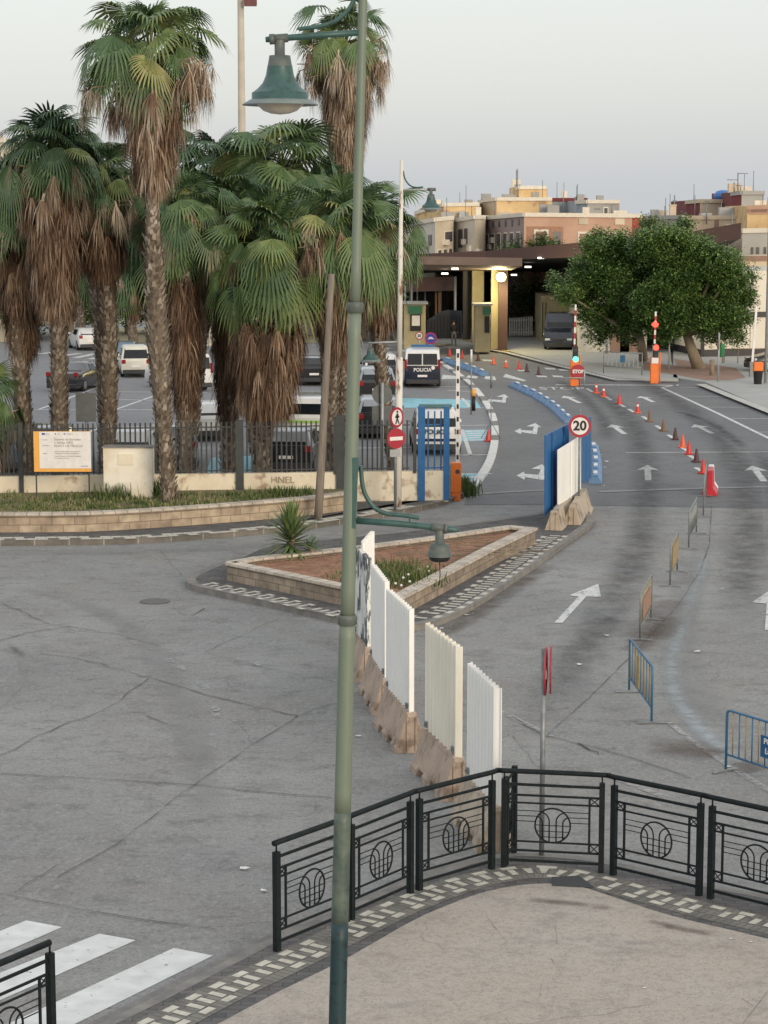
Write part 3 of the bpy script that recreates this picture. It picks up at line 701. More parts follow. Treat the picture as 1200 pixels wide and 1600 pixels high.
# cracks and slab joints
random.seed(11); m = MB()
def crack(l, w_, z=.021, jit=.05, seg=7):
    pts = []
    b = GP(l, z)
    for i in range(len(b) - 1):
        n = max(2, int((b[i + 1] - b[i]).length / .35))
        for k in range(n):
            p = b[i].lerp(b[i + 1], k / n); pts.append(p + Vector((random.uniform(-jit, jit), random.uniform(-jit, jit), 0)))
    pts.append(b[-1]); m.strip(pts, [w_ * random.uniform(.15, .7) for _ in pts])
for l, w_, j in (([(0, 1180), (60, 1150), (180, 1100), (232, 1060)], .035, .06), ([(60, 1020), (140, 1032), (260, 1065), (340, 1090), (420, 1108), (466, 1118)], .045, .07), ([(0, 1000), (60, 985), (110, 978)], .05, .06),
                 ([(0, 940), (80, 975), (180, 990), (250, 1010)], .025, .05), ([(466, 1118), (400, 1160), (290, 1235), (180, 1320), (90, 1370)], .03, .02), ([(0, 1208), (150, 1216), (300, 1226), (420, 1238), (520, 1246)], .035, .015),
                 ([(320, 1018), (430, 968)], .02, .04), ([(320, 1018), (400, 1040), (520, 1064)], .02, .05), ([(466, 1118), (500, 1105), (530, 1098)], .03, .06), ([(230, 1118), (248, 1124), (262, 1130)], .05, .06),
                 ([(0, 1395), (60, 1408), (180, 1430), (340, 1452)], .035, .02), ([(20, 1396), (90, 1350)], .02, .03), ([(277, 955), (300, 962), (320, 950)], .04, .03),
                 ([(855, 1148), (920, 1090), (1000, 1010), (1060, 945), (1095, 890), (1108, 850), (1112, 790)], .03, .01), ([(800, 1120), (850, 1148), (960, 1175), (1080, 1215)], .03, .04),
                 ([(735, 1000), (900, 1010), (1200, 1024)], .02, .01), ([(735, 1112), (900, 1122), (1050, 1130), (1200, 1137)], .02, .01), ([(960, 830), (1200, 836)], .015, .01), ([(905, 865), (1200, 868)], .015, .01), ([(860, 925), (1200, 932)], .015, .01),
                 ([(725, 788), (1200, 791)], .05, .01), ([(800, 1150), (850, 1205)], .02, .05), ([(900, 1160), (925, 1170), (935, 1178)], .06, .05),
                 ([(250, 860), (285, 900)], .02, .03)): crack(l, w_, jit=j)
for l, w_, j in (([(750, 1590), (800, 1575), (845, 1558), (848, 1535)], .008, .02), ([(860, 1497), (870, 1508), (878, 1524)], .007, .015), ([(1160, 1600), (1200, 1548)], .008, .005), ([(868, 1448), (870, 1475)], .008, .02),
                 ([(1160, 1560), (1178, 1572)], .01, .01), ([(760, 1430), (790, 1470), (800, 1478)], .006, .01)):
    crack(l, w_, z=.1345, jit=j)
struct(m.build('road_cracks', 'crack'))
m = MB(); m.lathe([(0, .0225), (.33, .0225), (.36, .012)], G(242, 940), 24); struct(m.build('manhole_cover', 'manhole'))
# ------------------------------------------------------------------ far pavements on the right
m = MB(); m.prism([(p.x, p.y) for p in GP([(620, 537), (735, 541), (790, 550), (850, 566), (915, 582), (960, 594), (1060, 596), (1048, 566), (1048, 520), (600, 510)], .0)], -.1, .12); struct(m.build('far_sidewalk', ['pale_paving']))
m = MB(); m.prism([(p.x, p.y) for p in GP([(1052, 593), (1101, 600), (1204, 645), (1460, 745), (1460, 520), (1052, 520)], 0)], -.1, .12); struct(m.build('right_sidewalk', ['pale_paving']))
m = MB(); m.strip(GP([(735, 541), (790, 550), (850, 565.5), (915, 581.5), (960, 592.5), (1060, 594.5)], .126), .35); m.strip(GP([(1095, 600), (1204, 643.5), (1460, 743)], .126), .5)
struct(m.build('pale_kerb', 'kerb_pale'))
m = MB(); m.strip(GP([(622, 538), (660, 541), (700, 537)], .126), .5); m.strip(GP([(715, 528), (740, 535), (765, 542), (795, 549)], .128), .35); struct(m.build('yellow_kerb', 'kerb_yellow'))
m = MB(); m.poly(GP([(1005, 565), (1062, 572), (1165, 590), (1140, 594), (1100, 594), (1055, 585), (1005, 578)], .127)); m.poly(GP([(1052, 560), (1150, 575), (1165, 590), (1060, 575)], .1265))
struct(m.build('red_paving', 'red_paving'))
m = MB(); m.poly(GP([(100, 512), (560, 512), (560, 535), (330, 537), (100, 533)], .02)); struct(m.build('dirt_verge', 'dirt_yellow'))
# ------------------------------------------------------------------ street lamps
BELL = [(.05, 0), (.05, -.12), (.10, -.125), (.112, -.20), (.12, -.225), (.122, -.24), (.135, -.31), (.165, -.38), (.215, -.435), (.262, -.47), (.272, -.475), (.272, -.535), (.29, -.54), (.36, -.585)]
def bell(root, at_, k=1.0, glass=True):
    lh = thing('lamp_head', None, None, at_); lh.parent = root; lh.location = Vector(at_) - root.location
    def L_(pr): return [(r * k, z * k) for r, z in pr]
    m = MB(); m.lathe(L_(BELL[4:13]), n=32); m.build('lamp_shade', 'lamp_green', lh)
    m = MB(); m.lathe(L_([(.05, .02), (.05, -.12), (.10, -.125), (.115, -.21), (.121, -.2255)]), n=24)
    m.build('lamp_neck', 'lamp_grey', lh)
    m = MB(); m.lathe(L_([(.274, -.535), (.29, -.541), (.362, -.583), (.362, -.592), (.25, -.572), (.22, -.56)]), n=36); m.build('lamp_rim', ['lamp_rim'], lh)
    m = MB(); m.lathe(L_([(.235, -.565), (.21, -.60), (.16, -.645), (.09, -.67), (0.001, -.68)]), n=24); m.build('lamp_glass', 'lamp_glass', lh)
    return lh
DL = 20.6
lt = P(567, 0, DL); lb = P(527, 1600, DL); sl = (lt - lb) / (lt.z - lb.z)
def onpost(z): return lb + sl * (z - lb.z)
def zpx(y): return P(550, y, DL).z
b0 = onpost(.12)
lamp = thing('street_lamp', 'tall olive green foreground lamp post with a bell lamp up left and a broken lamp', 'street lamp', b0)
z1, z2, z3 = zpx(968), zpx(480), 11.9
def seg(name, za, zb, ra, rb, mt, n=24):
    k = 10; m = MB(); m.tube([onpost(za + (zb - za) * i / k) for i in range(k + 1)], [ra + (rb - ra) * i / k for i in range(k + 1)], n)
    return m.build(name, mt, lamp, world=True)
seg('pole_base', .12, zpx(1440), .090, .0875, 'post_teal'); seg('pole', zpx(1440), zpx(1268), .0875, .085, 'post_mixed'); seg('pole', zpx(1268), z1, .085, .080, 'post_green'); seg('pole', z1, z2, .072, .060, 'post_green'); seg('pole', z2, z3, .050, .040, 'post_green')
m = MB(); m.lathe([(.125, .0), (.125, .03), (.09, .05)], onpost(.12)); m.build('base_plate', 'post_teal', lamp, world=True)
for z, r in ((z1, .096), (z2, .080)):
    m = MB(); m.lathe([(r * .85, -.055), (r, -.045), (r, .02), (r * .97, .035), (r * .84, .05)], onpost(z)); m.build('collar', 'lamp_grey', lamp, world=True)
def pp(x, y, D=DL): return P(x, y, D)
m = MB(); m.tube([pp(561, 51), pp(500, 55), pp(425, 61), pp(415, 62)], [.030, .030, .031, .026], 12); m.build('arm', 'lamp_green', lamp, world=True)
m = MB(); m.tube(smooth_pts([pp(564, -40), pp(557, -12), pp(545, 14), pp(525, 32), pp(500, 41), pp(470, 45), pp(466, 47)], 5), .021, 10); m.build('scroll', 'lamp_green', lamp, world=True)
m = MB(); m.tube([pp(450, 59), pp(424, 61)], .042, 12); m.tube([pp(429, 61), pp(421, 61.5)], .050, 12); m.build('clamp', 'lamp_grey', lamp, world=True)
bell(lamp, pp(437, 66), 1.0)
# lower arm
m = MB(); m.bar(pp(555, 714), pp(550, 824), .07, .13); m.build('bracket_plate', 'lamp_green', lamp, world=True)
m = MB(); m.tube([pp(553, 813), pp(620, 818), pp(700, 826), pp(713, 828), pp(717, 829)], [.034, .032, .031, .029, .012], 12); m.build('arm', 'lamp_green', lamp, world=True)
m = MB(); m.tube(smooth_pts([pp(564, 728), pp(566, 755), pp(572, 775), pp(585, 793), pp(603, 802), pp(630, 805), pp(655, 809)], 5), .023, 10); m.bar(pp(640, 806), pp(640, 818), .02); m.build('scroll', 'lamp_green', lamp, world=True)
m = MB(); m.tube([pp(673, 823), pp(694, 825.5)], .042, 12); m.tube([pp(694, 825.5), pp(699, 826)], .050, 12); m.build('clamp', 'lamp_grey', lamp, world=True)
bl = thing('broken_lamp_head', None, None, (0, 0, 0)); bl.parent = lamp; bl.location = pp(687, 828) - lamp.location
m = MB(); m.lathe([(.045, 0), (.045, -.13), (.075, -.135), (.09, -.14), (.10, -.18), (.108, -.21), (.118, -.212), (.118, -.25), (.125, -.26)], n=26); m.build('lamp_housing', 'lamp_grey', bl)
m = MB(); m.lathe([(.10, -.24), (.105, -.285), (.085, -.31), (.0, -.31)], n=20); m.build('lamp_socket', 'sign_black', bl)
m = MB(); m.tube([(0, 0, -.30), (.006, 0, -.45), (-.002, 0, -.55)], .005, 5); m.build('loose_wire', 'sign_black', bl)
# second lamp (white rusted post at the fence)
D2 = 64.2; b2 = P(621.5, 792, D2)
lamp2 = thing('street_lamp', 'slim rust streaked white lamp post before the fence, green bell lamp near its top', 'street lamp', (b2.x, D2, .15))
def p2(x, y, D=D2): return P(x, y, D)
m = MB(); m.tube([Vector((b2.x, D2, .15)), p2(624, 560)], [.115, .11], 14); m.build('pole_base', 'rust_white', lamp2, world=True)
m = MB(); m.tube([p2(624, 560), p2(625.5, 430), p2(627.5, 250)], [.085, .075, .05], 12); m.lathe([(.10, -.04), (.10, .04)], p2(624, 560)); m.build('pole', 'rust_white', lamp2, world=True)
m = MB(); m.tube([p2(627, 297), p2(680, 296)], .028, 8); m.build('arm', 'galv_light', lamp2, world=True)
m = MB(); m.tube(smooth_pts([p2(630, 267), p2(633, 280), p2(641, 290), p2(651, 293), p2(661, 292)], 4), .024, 8); m.build('scroll', 'lamp_green', lamp2, world=True)
m = MB(); m.tube([p2(668, 296), p2(681, 296)], .05, 8); m.build('clamp', 'lamp_grey', lamp2, world=True)
bell(lamp2, p2(673.5, 297), .98)
m = MB(); m.tube([p2(624, 534), p2(575, 536)], .03, 8); m.build('arm', 'galv_light', lamp2, world=True)
bell(lamp2, p2(579, 538), .86)
# ------------------------------------------------------------------ black railings with a round emblem
def railing(label, bays, cont=True, rail=None, z0=.12, group='black railings'):
    """bays: list of ((px,py),(px,py)) post feet"""
    fb = [(G(*a, z0), G(*b, z0)) for a, b in bays]; o = fb[0][0]
    root = thing('railing', label, 'railing', o, group=group)
    for a, b in fb:
        d = b - a; Ln = d.length; ang = math.atan2(d.y, d.x)
        bay = thing('railing_bay', None, None, a - o, ang); bay.parent = root
        for x in (0, Ln): m = MB(); m.box((x, 0, .635), (.075, .075, 1.27)); (m.tube([(x, 0, 1.26), (x, 0, 1.38)], .012, 6) if rail != 'none' else None); m.build('post', 'iron_black', bay)
        m = MB(); s_ = .17
        for z, t in ((1.2, .038), (1.05, .03), (.94, .024), (.39, .024), (.26, .03), (.115, .038)): m.bar((.03, 0, z), (Ln - .03, 0, z), .018, t)
        for x in (s_, Ln - s_):
            m.bar((x, 0, .26), (x, 0, 1.05), .03, .02)
            for za, zb in ((.94, 1.05), (.26, .39)):
                x0, x1 = (.035, s_) if x < Ln / 2 else (Ln - s_, Ln - .035)
                m.bar((x0, 0, za), (x1, 0, zb), .012); m.bar((x0, 0, zb), (x1, 0, za), .012)
        r = .245; cz = .632; cx = Ln / 2
        for z in (.83, .755, .68):
            dx = math.sqrt(max(0, r * r - (z - cz) ** 2)); m.bar((s_, 0, z), (cx - dx, 0, z), .010); m.bar((cx + dx, 0, z), (Ln - s_, 0, z), .010)
        m.build('bars', 'iron_black', bay)
        m = MB(); m.tube([(cx + r * math.cos(t * math.pi / 14), 0, cz + r * math.sin(t * math.pi / 14)) for t in range(29)], .013, 6, cap=False)
        for sgn in (-1, 1):
            for x0, top, rr in ((.048, .055, .13), (.14, .03, .09)):
                zt = cz + top; zb = cz - math.sqrt(r * r - x0 * x0); ptl = [(cx + sgn * x0, 0, zb), (cx + sgn * x0, 0, zt)]
                for k in range(1, 7):
                    a2 = k / 6 * math.pi / 2; px_ = x0 + rr * (1 - math.cos(a2)); pz_ = zt + rr * math.sin(a2)
                    if math.hypot(px_, pz_ - cz) > r: break
                    ptl.append((cx + sgn * px_, 0, pz_))
                m.tube(ptl, .0105, 5)
        for z in (cz + .0, cz - .085, cz - .165):
            dx = math.sqrt(r * r - (z - cz) ** 2); m.bar((cx - dx, 0, z), (cx + dx, 0, z), .010)
        m.build('emblem', 'iron_black', bay)
    if rail == 'none': return root
    if rail is None: rail = [p for ab in fb for p in ab]
    m = MB(); m.tube([p + Vector((0, 0, 1.385)) for p in rail], .036, 12); m.build('handrail', 'iron_black', root, world=True)
    return root
bays = [((433, 1486), (541, 1441)), ((549, 1437), (641, 1396)), ((655, 1391), (768, 1358)), ((787, 1355), (939, 1363)), ((958, 1367), (1092, 1399)), ((1110, 1404), (1255, 1440)), ((1275, 1444), (1420, 1480))]
rl = [G(*p, .12) for ab in bays for p in ab]
rl = [rl[0] + (rl[0] - rl[1]).normalized() * .05] + rl[1:]
railing('long curved black railing with round emblems round the tip of the near plaza', bays, rail=smooth_pts(rl, 3))
railing('short black railing stub at the bottom left corner beside the zebra crossing', [((82, 1667), (-60, 1737))])
railing('black railing bay seen almost edge-on behind the long railing', [((790, 1351), (803, 1332))], rail='none')
# ------------------------------------------------------------------ concrete jersey barriers carrying white corrugated sheets
def jersey(a, b, zt, mt, label, rz_h=.70, grp='concrete barriers across the junction'):
    """a: far top end, b: near top end (pixel survey at z=.7)"""
    A = G(*a, rz_h); B = G(*b, rz_h); d = B - A; A = A + d * .04; B = B - d * .04; d = B - A; Ln = d.length; ang = math.atan2(d.y, d.x); c = (A + B) / 2
    root = thing('concrete_barrier', label, 'barrier', (c.x, c.y, 0), ang, grp)
    prof = [(-.29, 0), (-.29, .10), (-.25, .16), (-.10, .62), (-.085, rz_h), (.085, rz_h), (.10, .62), (.25, .16), (.29, .10), (.29, 0)]
    # end profile has an inset keyway; feet are cut away under the body
    xs = [-Ln / 2, -Ln / 2 + .03, -Ln * .30, -Ln * .28, -Ln * .12, -Ln * .10, Ln * .10, Ln * .12, Ln * .28, Ln * .30, Ln / 2 - .03, Ln / 2]
    m = MB(); vs = []; fs = []; n = len(prof); random.seed(int(c.y * 100))
    for i, x in enumerate(xs):
        lift = .13 if 3 <= i <= 4 or 7 <= i <= 8 else 0.0
        for j, (y, z) in enumerate(prof):
            zz = max(z, lift) if j in (0, 1, n - 2, n - 1) else z
            yy = y * (.86 if lift and j in (0, 1, n - 2, n - 1) else 1) * (.97 if i in (0, 11) else 1)
            vs.append((x + random.uniform(-.008, .008), yy + random.uniform(-.008, .008), zz + (random.uniform(-.012, .012) if z > .05 else 0)))
    for i in range(len(xs) - 1):
        for j in range(n - 1): fs.append((i * n + j, i * n + j + 1, (i + 1) * n + j + 1, (i + 1) * n + j))
        fs.append((i * n + n - 1, i * n, (i + 1) * n, (i + 1) * n + n - 1))
    fs.append(tuple(range(n))[::-1]); fs.append(tuple((len(xs) - 1) * n + j for j in range(n)))
    m.add(vs, fs); ob = m.build('body', mt, root, bevel=.018)
    for s_ in (-1, 1):
        m = MB()
        for y in (-.075, .075): m.box((s_ * (Ln / 2 + .012), y, .345), (.035, .035, .60))
        m.box((s_ * (Ln / 2 + .012), 0, .66), (.035, .16, .07)); m.build('key_frame', mt, root)
    return root, Ln
def sheet(root_loc, ang, x0, x1, zb, zt, mt, label, pitch=.20, amp=.045, step=.0, grp='corrugated sheets on the barriers', thick=.012):
    n = max(8, int((x1 - x0) / pitch * 10)); root = thing('corrugated_sheet', label, 'metal sheet', (root_loc[0], root_loc[1], zb), ang, grp)
    F_ = []; xs = [x0 + (x1 - x0) * i / n for i in range(n + 1)]
    def y_(x):
        t = (x / pitch) % 1.0
        t = min(1, max(0, (t - .12) / .2)) if t < .5 else 1 - min(1, max(0, (t - .62) / .2)); return amp * (t - .5) * 2
    m = MB(); vs = []; fs = []
    for x in xs:
        y = y_(x); vs += [(x, y, 0), (x, y, zt - zb), (x, y + thick, 0), (x, y + thick, zt - zb)]
    for i in range(n):
        a, b = i * 4, i * 4 + 4
        fs += [(a, b, b + 1, a + 1), (a + 2, a + 3, b + 3, b + 2), (a + 1, b + 1, b + 3, a + 3), (a, a + 2, b + 2, b)]
    fs += [(0, 1, 3, 2), (n * 4, n * 4 + 2, n * 4 + 3, n * 4 + 1)]
    m.add(vs, fs); m.build('sheet', mt, root)
    m = MB()
    for x in (x0 + .18, x1 - .18):
        m.box((x, -.055, .09), (.09, .03, .10)); m.box((x, -.07, .09), (.03, .03, .03))
    m.build('bolt_plate', 'galv', root)
    return root
for a, b, mt, lab, slab, smt, zt in (
    ((582, 956), (566, 979), 'jersey', 'sandy concrete barrier farthest back in the row, mostly hidden behind the peeling sheet', 'white corrugated sheet farthest back in the row, angled away behind the peeling one', 'sheet_white', 2.45),
    ((557, 986), (578, 1012), 'jersey', 'sandy concrete barrier beside the lamp post under the peeling sheet', 'corrugated sheet with badly peeling white paint beside the lamp post', 'sheet_peeled', 2.46),
    ((582, 1022), (606, 1061), 'jersey', 'sandy concrete barrier third from the back, just right of the lamp post', 'white corrugated sheet right of the peeling one, touching the tallest-looking scuffed sheet', 'sheet_white', 2.48),
    ((606, 1072), (645, 1116), 'jersey', 'sandy concrete barrier with a chipped near end in the middle of the row', 'scuffed white corrugated sheet with dark bolt marks on its near edge', 'sheet_white', 2.49),
    ((665, 1135), (719, 1186), 'jersey', 'large sandy concrete barrier second from the railing', 'cream corrugated sheet with rounded ribs standing alone second from the railing', 'sheet_cream', 2.47),
    ((730, 1207), (779, 1262), 'jersey_pale', 'pale concrete barrier nearest the railing, seen through its bars', 'white corrugated sheet nearest the black railing', 'sheet_white', 2.43)):
    root, Ln = jersey(a, b, zt, mt, lab)
    c = root.location
    sheet(c, root.rotation_euler.z, -Ln / 2 * 1.05, Ln / 2 * 1.0, .70, zt, smt, slab, pitch=.23 if smt == 'sheet_cream' else .20)
# far pair with the blue gate panels and 20 sign
rA, LA = jersey((893, 772), (864, 800), 2.4, 'jersey_pale', 'pale concrete barrier at the near foot of the blue panels and white plate')
rB, LB = jersey((913, 762), (893, 792), 2.4, 'jersey_pale', 'pale concrete barrier right of the first at the foot of the blue panels')
q0 = G(873, 786, .7); q1 = G(906, 758, .7)
def plate(name, px0, px1, y0b, y1b, y0t, y1t, D0, D1, mt, label, cat, thick=.05, ribs=0):
    a0 = P(px0, y0b, D0); a1 = P(px1, y1b, D1); t0 = P(px0, y0t, D0); t1 = P(px1, y1t, D1)
    root = thing(name, label, cat, (a0.x, a0.y, max(0, a0.z)))
    n = (a1 - a0); n.z = 0; n = Vector((n.y, -n.x, 0)).normalized() * thick
    m = MB(); vs = [a0, a1, t1, t0]; vs += [v - n for v in vs]
    m.add(vs, [(0, 1, 2, 3), (7, 6, 5, 4), (3, 2, 6, 7), (0, 4, 5, 1), (1, 5, 6, 2), (0, 3, 7, 4)])
    m.build('plate', mt, root, world=True, bevel=.008)
    if ribs:
        m = MB()
        for k in range(ribs):
            t = (k + .5) / ribs; bb = a0.lerp(a1, t); tt = t0.lerp(t1, t); m.bar(bb + n * .45, tt + n * .45, .03, .05)
        m.build('rib', mt, root, world=True)
    return root
plate('white_plate', 873, 908, 792, 764, 703, 681, 60.8, 63.5, 'sheet_white', 'tall white plate standing in the concrete barrier under the 20 sign', 'metal sheet', ribs=1)
plate('blue_panel', 853, 889, 806, 768, 680, 662, 60.2, 64.0, 'fence_blue', 'wide blue steel panel left of the white plate and 20 sign', 'gate panel', ribs=2)
plate('blue_panel', 908, 915, 758, 752, 668, 654, 63.6, 66.2, 'fence_blue', 'narrow blue steel panel directly behind the right edge of the white plate', 'gate panel')
plate('blue_panel', 916, 924, 752, 745, 654, 651, 66.3, 68.3, 'fence_blue', 'narrow blue steel panel rightmost of the blue gate panels', 'gate panel')
# ------------------------------------------------------------------ traffic signs
def sign_root(label, foot, h, r=.035, pmat='galv', group='traffic signs on posts', top=None, name='traffic_sign'):
    root = thing(name, label, 'traffic sign', foot, 0, group)
    m = MB(); m.tube([(0, 0, 0), (0, 0, h) if top is None else top], r, 10); m.build('post', pmat, root); return root
def face(root, z, r, yaw, kind, x=0.0, yoff=-.05, sz=1.0):
    f = thing('sign_face', None, None, (x, yoff, z), yaw); f.parent = root
    m = MB(); m.disc((0, 0, 0), r, .02, mi=0); m.disc((0, .0215, 0), r * .995, .006, mi=1)
    m.build('sign_plate', ['sign_white' if kind == 'oldspeed' else 'sign_purple' if kind == 'purple' else 'sign_red', 'sign_back'], f)
    m = MB()
    if kind in ('speed', 'noped'): m.disc((0, -.004, 0), r * .76, .003); m.build('sign_field', 'sign_white', f)
    if kind == 'noentry': m.box((0, -.004, 0), (r * 1.45, .004, r * .36)); m.build('white_bar', 'sign_white', f)
    if kind == 'purple': m.disc((0, -.004, 0), r * .72, .003); m.build('sign_field', 'sign_blue', f)
    return f
p = P(905, 760, 62.6)
s20 = sign_root('round red rimmed speed limit 20 sign above the white plate', (p.x, 62.7, 0), 3.3)
f = face(s20, P(903, 666, 62.6).z, .34, 0, 'speed'); text('20', .40, (0, -.012, 0), 'sign_black', f, bold=.012)
# pole with two signs by the fence
D3 = 63.4; foot = P(617.5, 797, D3)
sp = sign_root('post with a no-pedestrians sign above a red no-entry disc before the white lamp post', (foot.x, D3, .15), 3.15, r=.045)
sp.children[0].name = 'post'
zc = P(0, 652, D3).z; f = face(sp, P(620, 652, D3).z - .15, .31, R(50), 'noped', x=.05)
m = MB(); m.tube([(0, -.012, .12), (0, -.012, -.02)], .035, 8); m.lathe([(.001, .21), (.03, .20), (.03, .15), (.001, .14)], (0, -.014, 0), 10)
for a_, b_ in (((0, -.012, -.02), (-.07, -.012, -.20)), ((0, -.012, -.02), (.08, -.012, -.19)), ((0, -.012, .1), (-.08, -.012, -.0)), ((0, -.012, .1), (.08, -.012, .0))): m.tube([a_, b_], .02, 6)
m.build('pedestrian_symbol', 'sign_black', f)
face(sp, P(619, 685, D3).z - .15, .31, R(30), 'noentry', x=.03)
m = MB(); m.box((0, -.01, P(0, 708, D3).z - .15), (.32, .1, .22)); m.build('junction_box', 'galv_light', sp)
# sign seen from behind inside the fence
D4 = 69; foot = P(597, 745, D4)
sb = sign_root('grey round and square sign backs on a pole behind the fence', (foot.x, D4, .3), P(597, 598, D4).z - .3, r=.06, pmat='galv_light')
m = MB(); m.disc((0, .08, P(0, 616, D4).z - .3), .33, .02); m.build('round_plate', 'sign_back', sb)
m = MB(); m.box((0, .09, P(0, 650, D4).z - .3), (.66, .02, .64)); m.build('square_plate', 'sign_back', sb)
D4 = 69; foot = P(137, 745, D4)
sb = sign_root('dark grey rectangular sign back on a pole behind the information board', (foot.x, D4, .3), P(137, 612, D4).z - .3, r=.05, pmat='galv')
m = MB(); m.box((0, -.09, P(0, 636, D4).z - .3), (.66, .02, .95)); m.build('plate', 'sign_back', sb)
# edge-on no-entry pair in front of the railing
foot = G(846, 1349, 0)
se = sign_root('two red rimmed round signs seen edge-on on a slim post behind the railing', foot, 3.12, r=.038)
se.children[0].name = 'post'
D5 = foot.y; zz = P(852, 1048, D5).z
for yaw, yo in ((R(83), -.04), (R(-95), .05)):
    f = face(se, zz, .34, yaw, 'noentry', x=.04 if yo < 0 else .09, yoff=yo)
    m = MB(); m.box((0, .035, .08), (.5, .03, .04)); m.box((0, .035, -.1), (.5, .03, .04)); m.build('bracket', 'galv', f)
# ------------------------------------------------------------------ police barricades
def barricade(a, b, label, c1='barricade_blue', c2=None, plate_=None, ht=1.05, ptxt=None, panel=None, foot_ang=None, z0=0):
    A = G(*a, z0); B = G(*b, z0); d = B - A; Ln = d.length; ang = math.atan2(d.y, d.x)
    root = thing('crowd_barrier', label, 'crowd barrier', A, ang, 'metal crowd barriers along the lanes')
    r = .022; m = MB(); c = .07
    m.tube([(0, 0, .04), (0, 0, ht - c), (c * .3, 0, ht - c * .3), (c, 0, ht), (Ln - c, 0, ht), (Ln - c * .3, 0, ht - c * .3), (Ln, 0, ht - c), (Ln, 0, .04)], r, 8)
    m.tube([(0, 0, .30), (Ln, 0, .30)], r * .9, 8); m.build('frame', c1, root)
    m = MB(); n = max(3, int(Ln / .155)); 
    for k in range(1, n):
        x = Ln * k / n; m.tube([(x, 0, .30), (x, 0, ht)], .011, 6, mi=k % 2)
    m.build('bars', [c1, c2 or c1], root)
    for x in (0.0, Ln):
        m = MB(); m.bar((x, -.27, .015), (x, 0, .05), .06, .014); m.bar((x, 0, .05), (x, .27, .015), .06, .014); m.build('foot', 'galv', root)
    if plate_:
        x0, x1, za, zb = plate_
        m = MB(); m.box(((x0 + x1) / 2, -.028, (za + zb) / 2), (x1 - x0, .012, zb - za)); pl_ = m.build('sign_plate', panel or 'barricade_blue', root)
        if ptxt:
            for k, t in enumerate(ptxt): text(t, .13, ((x0 + x1) / 2, -.038, (za + zb) / 2 + .09 - .16 * k), 'sign_white', pl_, bold=.004)
    return root
mat('plate_blue', (.015, .12, .30), .45); mat('plate_orange', (.36, .19, .13), .7, c2=(.28, .19, .14), scale=6)
barricade((1134, 1206), (1300, 1262), 'blue crowd barrier with yellow bars and a blue police plate at the right edge', c2='barricade_yellow', plate_=(.86, 1.5, .46, .82), ptxt=['POLICIA', 'LOCAL'], panel='plate_blue')
barricade((983, 1082), (1018, 1131), 'blue crowd barrier second nearest, with a narrow yellow strip between its bars', c2='barricade_yellow', plate_=(1.0, 1.25, .35, .95), panel='barricade_yellow')
barricade((1000, 1001), (1017, 969), 'dark crowd barrier carrying a faded orange plate, tape tied to its post', c1='galv', c2='barricade_yellow', plate_=(.3, 2.0, .42, .85), panel='plate_orange')
barricade((1047, 917), (1058, 894), 'dark crowd barrier carrying a mustard plate, third from the red plastic barrier', c1='galv', c2='barricade_yellow', plate_=(.3, 2.1, .40, .92), panel='barricade_yellow')
barricade((1076, 858), (1088, 834), 'plain grey crowd barrier second from the red plastic barrier', c1='galv', c2='galv')
barricade((1099, 808), (1103, 776), 'plain grey crowd barrier directly beside the red plastic barrier', c1='galv', c2='galv')
# ------------------------------------------------------------------ cones
def cone(px, py, mt, label, bands=False, h=.50, k=.80):
    g_ = G(px, py, .01); root = thing('traffic_cone', label, 'traffic cone', g_, random.uniform(0, 1.5), 'traffic cones dividing the lanes')
    m = MB(); m.box((0, 0, .025), (.36 * k, .36 * k, .05)); m.build('base', mt if not bands else 'cone_orange', root, bevel=.01)
    m = MB(); m.lathe([(.135 * k, .05), (.10 * k, h * .45), (.04 * k, h * .97), (.025 * k, h), (.0, h)], n=16); m.build('cone_body', mt, root)
    if bands:
        m = MB()
        for za, zb in ((.30, .50), (.62, .80)):
            def rr(t): return (.135 + (.04 - .135) * t) * k + .004
            m.lathe([(rr(za) , h * za), (rr(zb), h * zb)], n=16)
        m.build('reflective_band', 'sign_white', root)
random.seed(4)
for px, py, mt, bd, lab in (
    (931.5, 614.5, 'cone_red', True, 'banded red and white cone at the far end of the near row'), (943, 620, 'cone_red', True, 'dull red cone second in the near row from the STOP barrier'),
    (967.5, 631, 'cone_red', False, 'red cone third in the near row from the STOP barrier'), (996, 645.5, 'cone_red', True, 'red and white banded cone fourth in the near row from the STOP barrier'),
    (1014.6, 659, 'cone_olive', False, 'muddy olive cone between a banded cone and a pale orange-brown one'), (1036.5, 673.5, 'cone_olive', False, 'faded brown cone just above the blackened cone'),
    (1055, 687, 'cone_dark', False, 'blackened cone in the middle of the near row'), (1066.5, 699, 'cone_orange', False, 'bright orange-red cone just below the blackened cone'),
    (1076, 710, 'cone_red', False, 'wide red cone third from the red plastic barrier'), (1088, 722, 'cone_dark', False, 'dark red cone second from the red plastic barrier'),
    (1098.5, 740, 'cone_red', False, 'dark red cone touching the red plastic barrier'),
    (702.5, 556, 'cone_red', False, 'faint small red cone at the far left end of the distant row'), (722, 560, 'cone_red', False, 'small red cone second from the left in the distant row'),
    (747, 563.5, 'cone_dark', False, 'small black cone third from the left in the distant row'), (771, 569, 'cone_orange', False, 'small orange cone left of the toppled-looking orange one in the distant row'),
    (790.5, 574, 'cone_orange', True, 'small orange cone with a pale band in the middle of the distant row'), (811, 577, 'cone_red', False, 'small dark red cone just right of the banded orange one'),
    (823, 581, 'cone_dark', False, 'small blackish cone second from the right in the distant row'), (841.5, 586, 'cone_dark', False, 'small dark cone at the right end of the distant row'),
    (763, 690, 'cone_red', False, 'red cone on the white car park kerb at the foot of a thin tripod pole'), (133, 541, 'cone_orange', False, 'small orange cone far off between the palm trunks')):
    cone(px, py, mt, lab, bd)
g_ = G(1109, 775, 0)
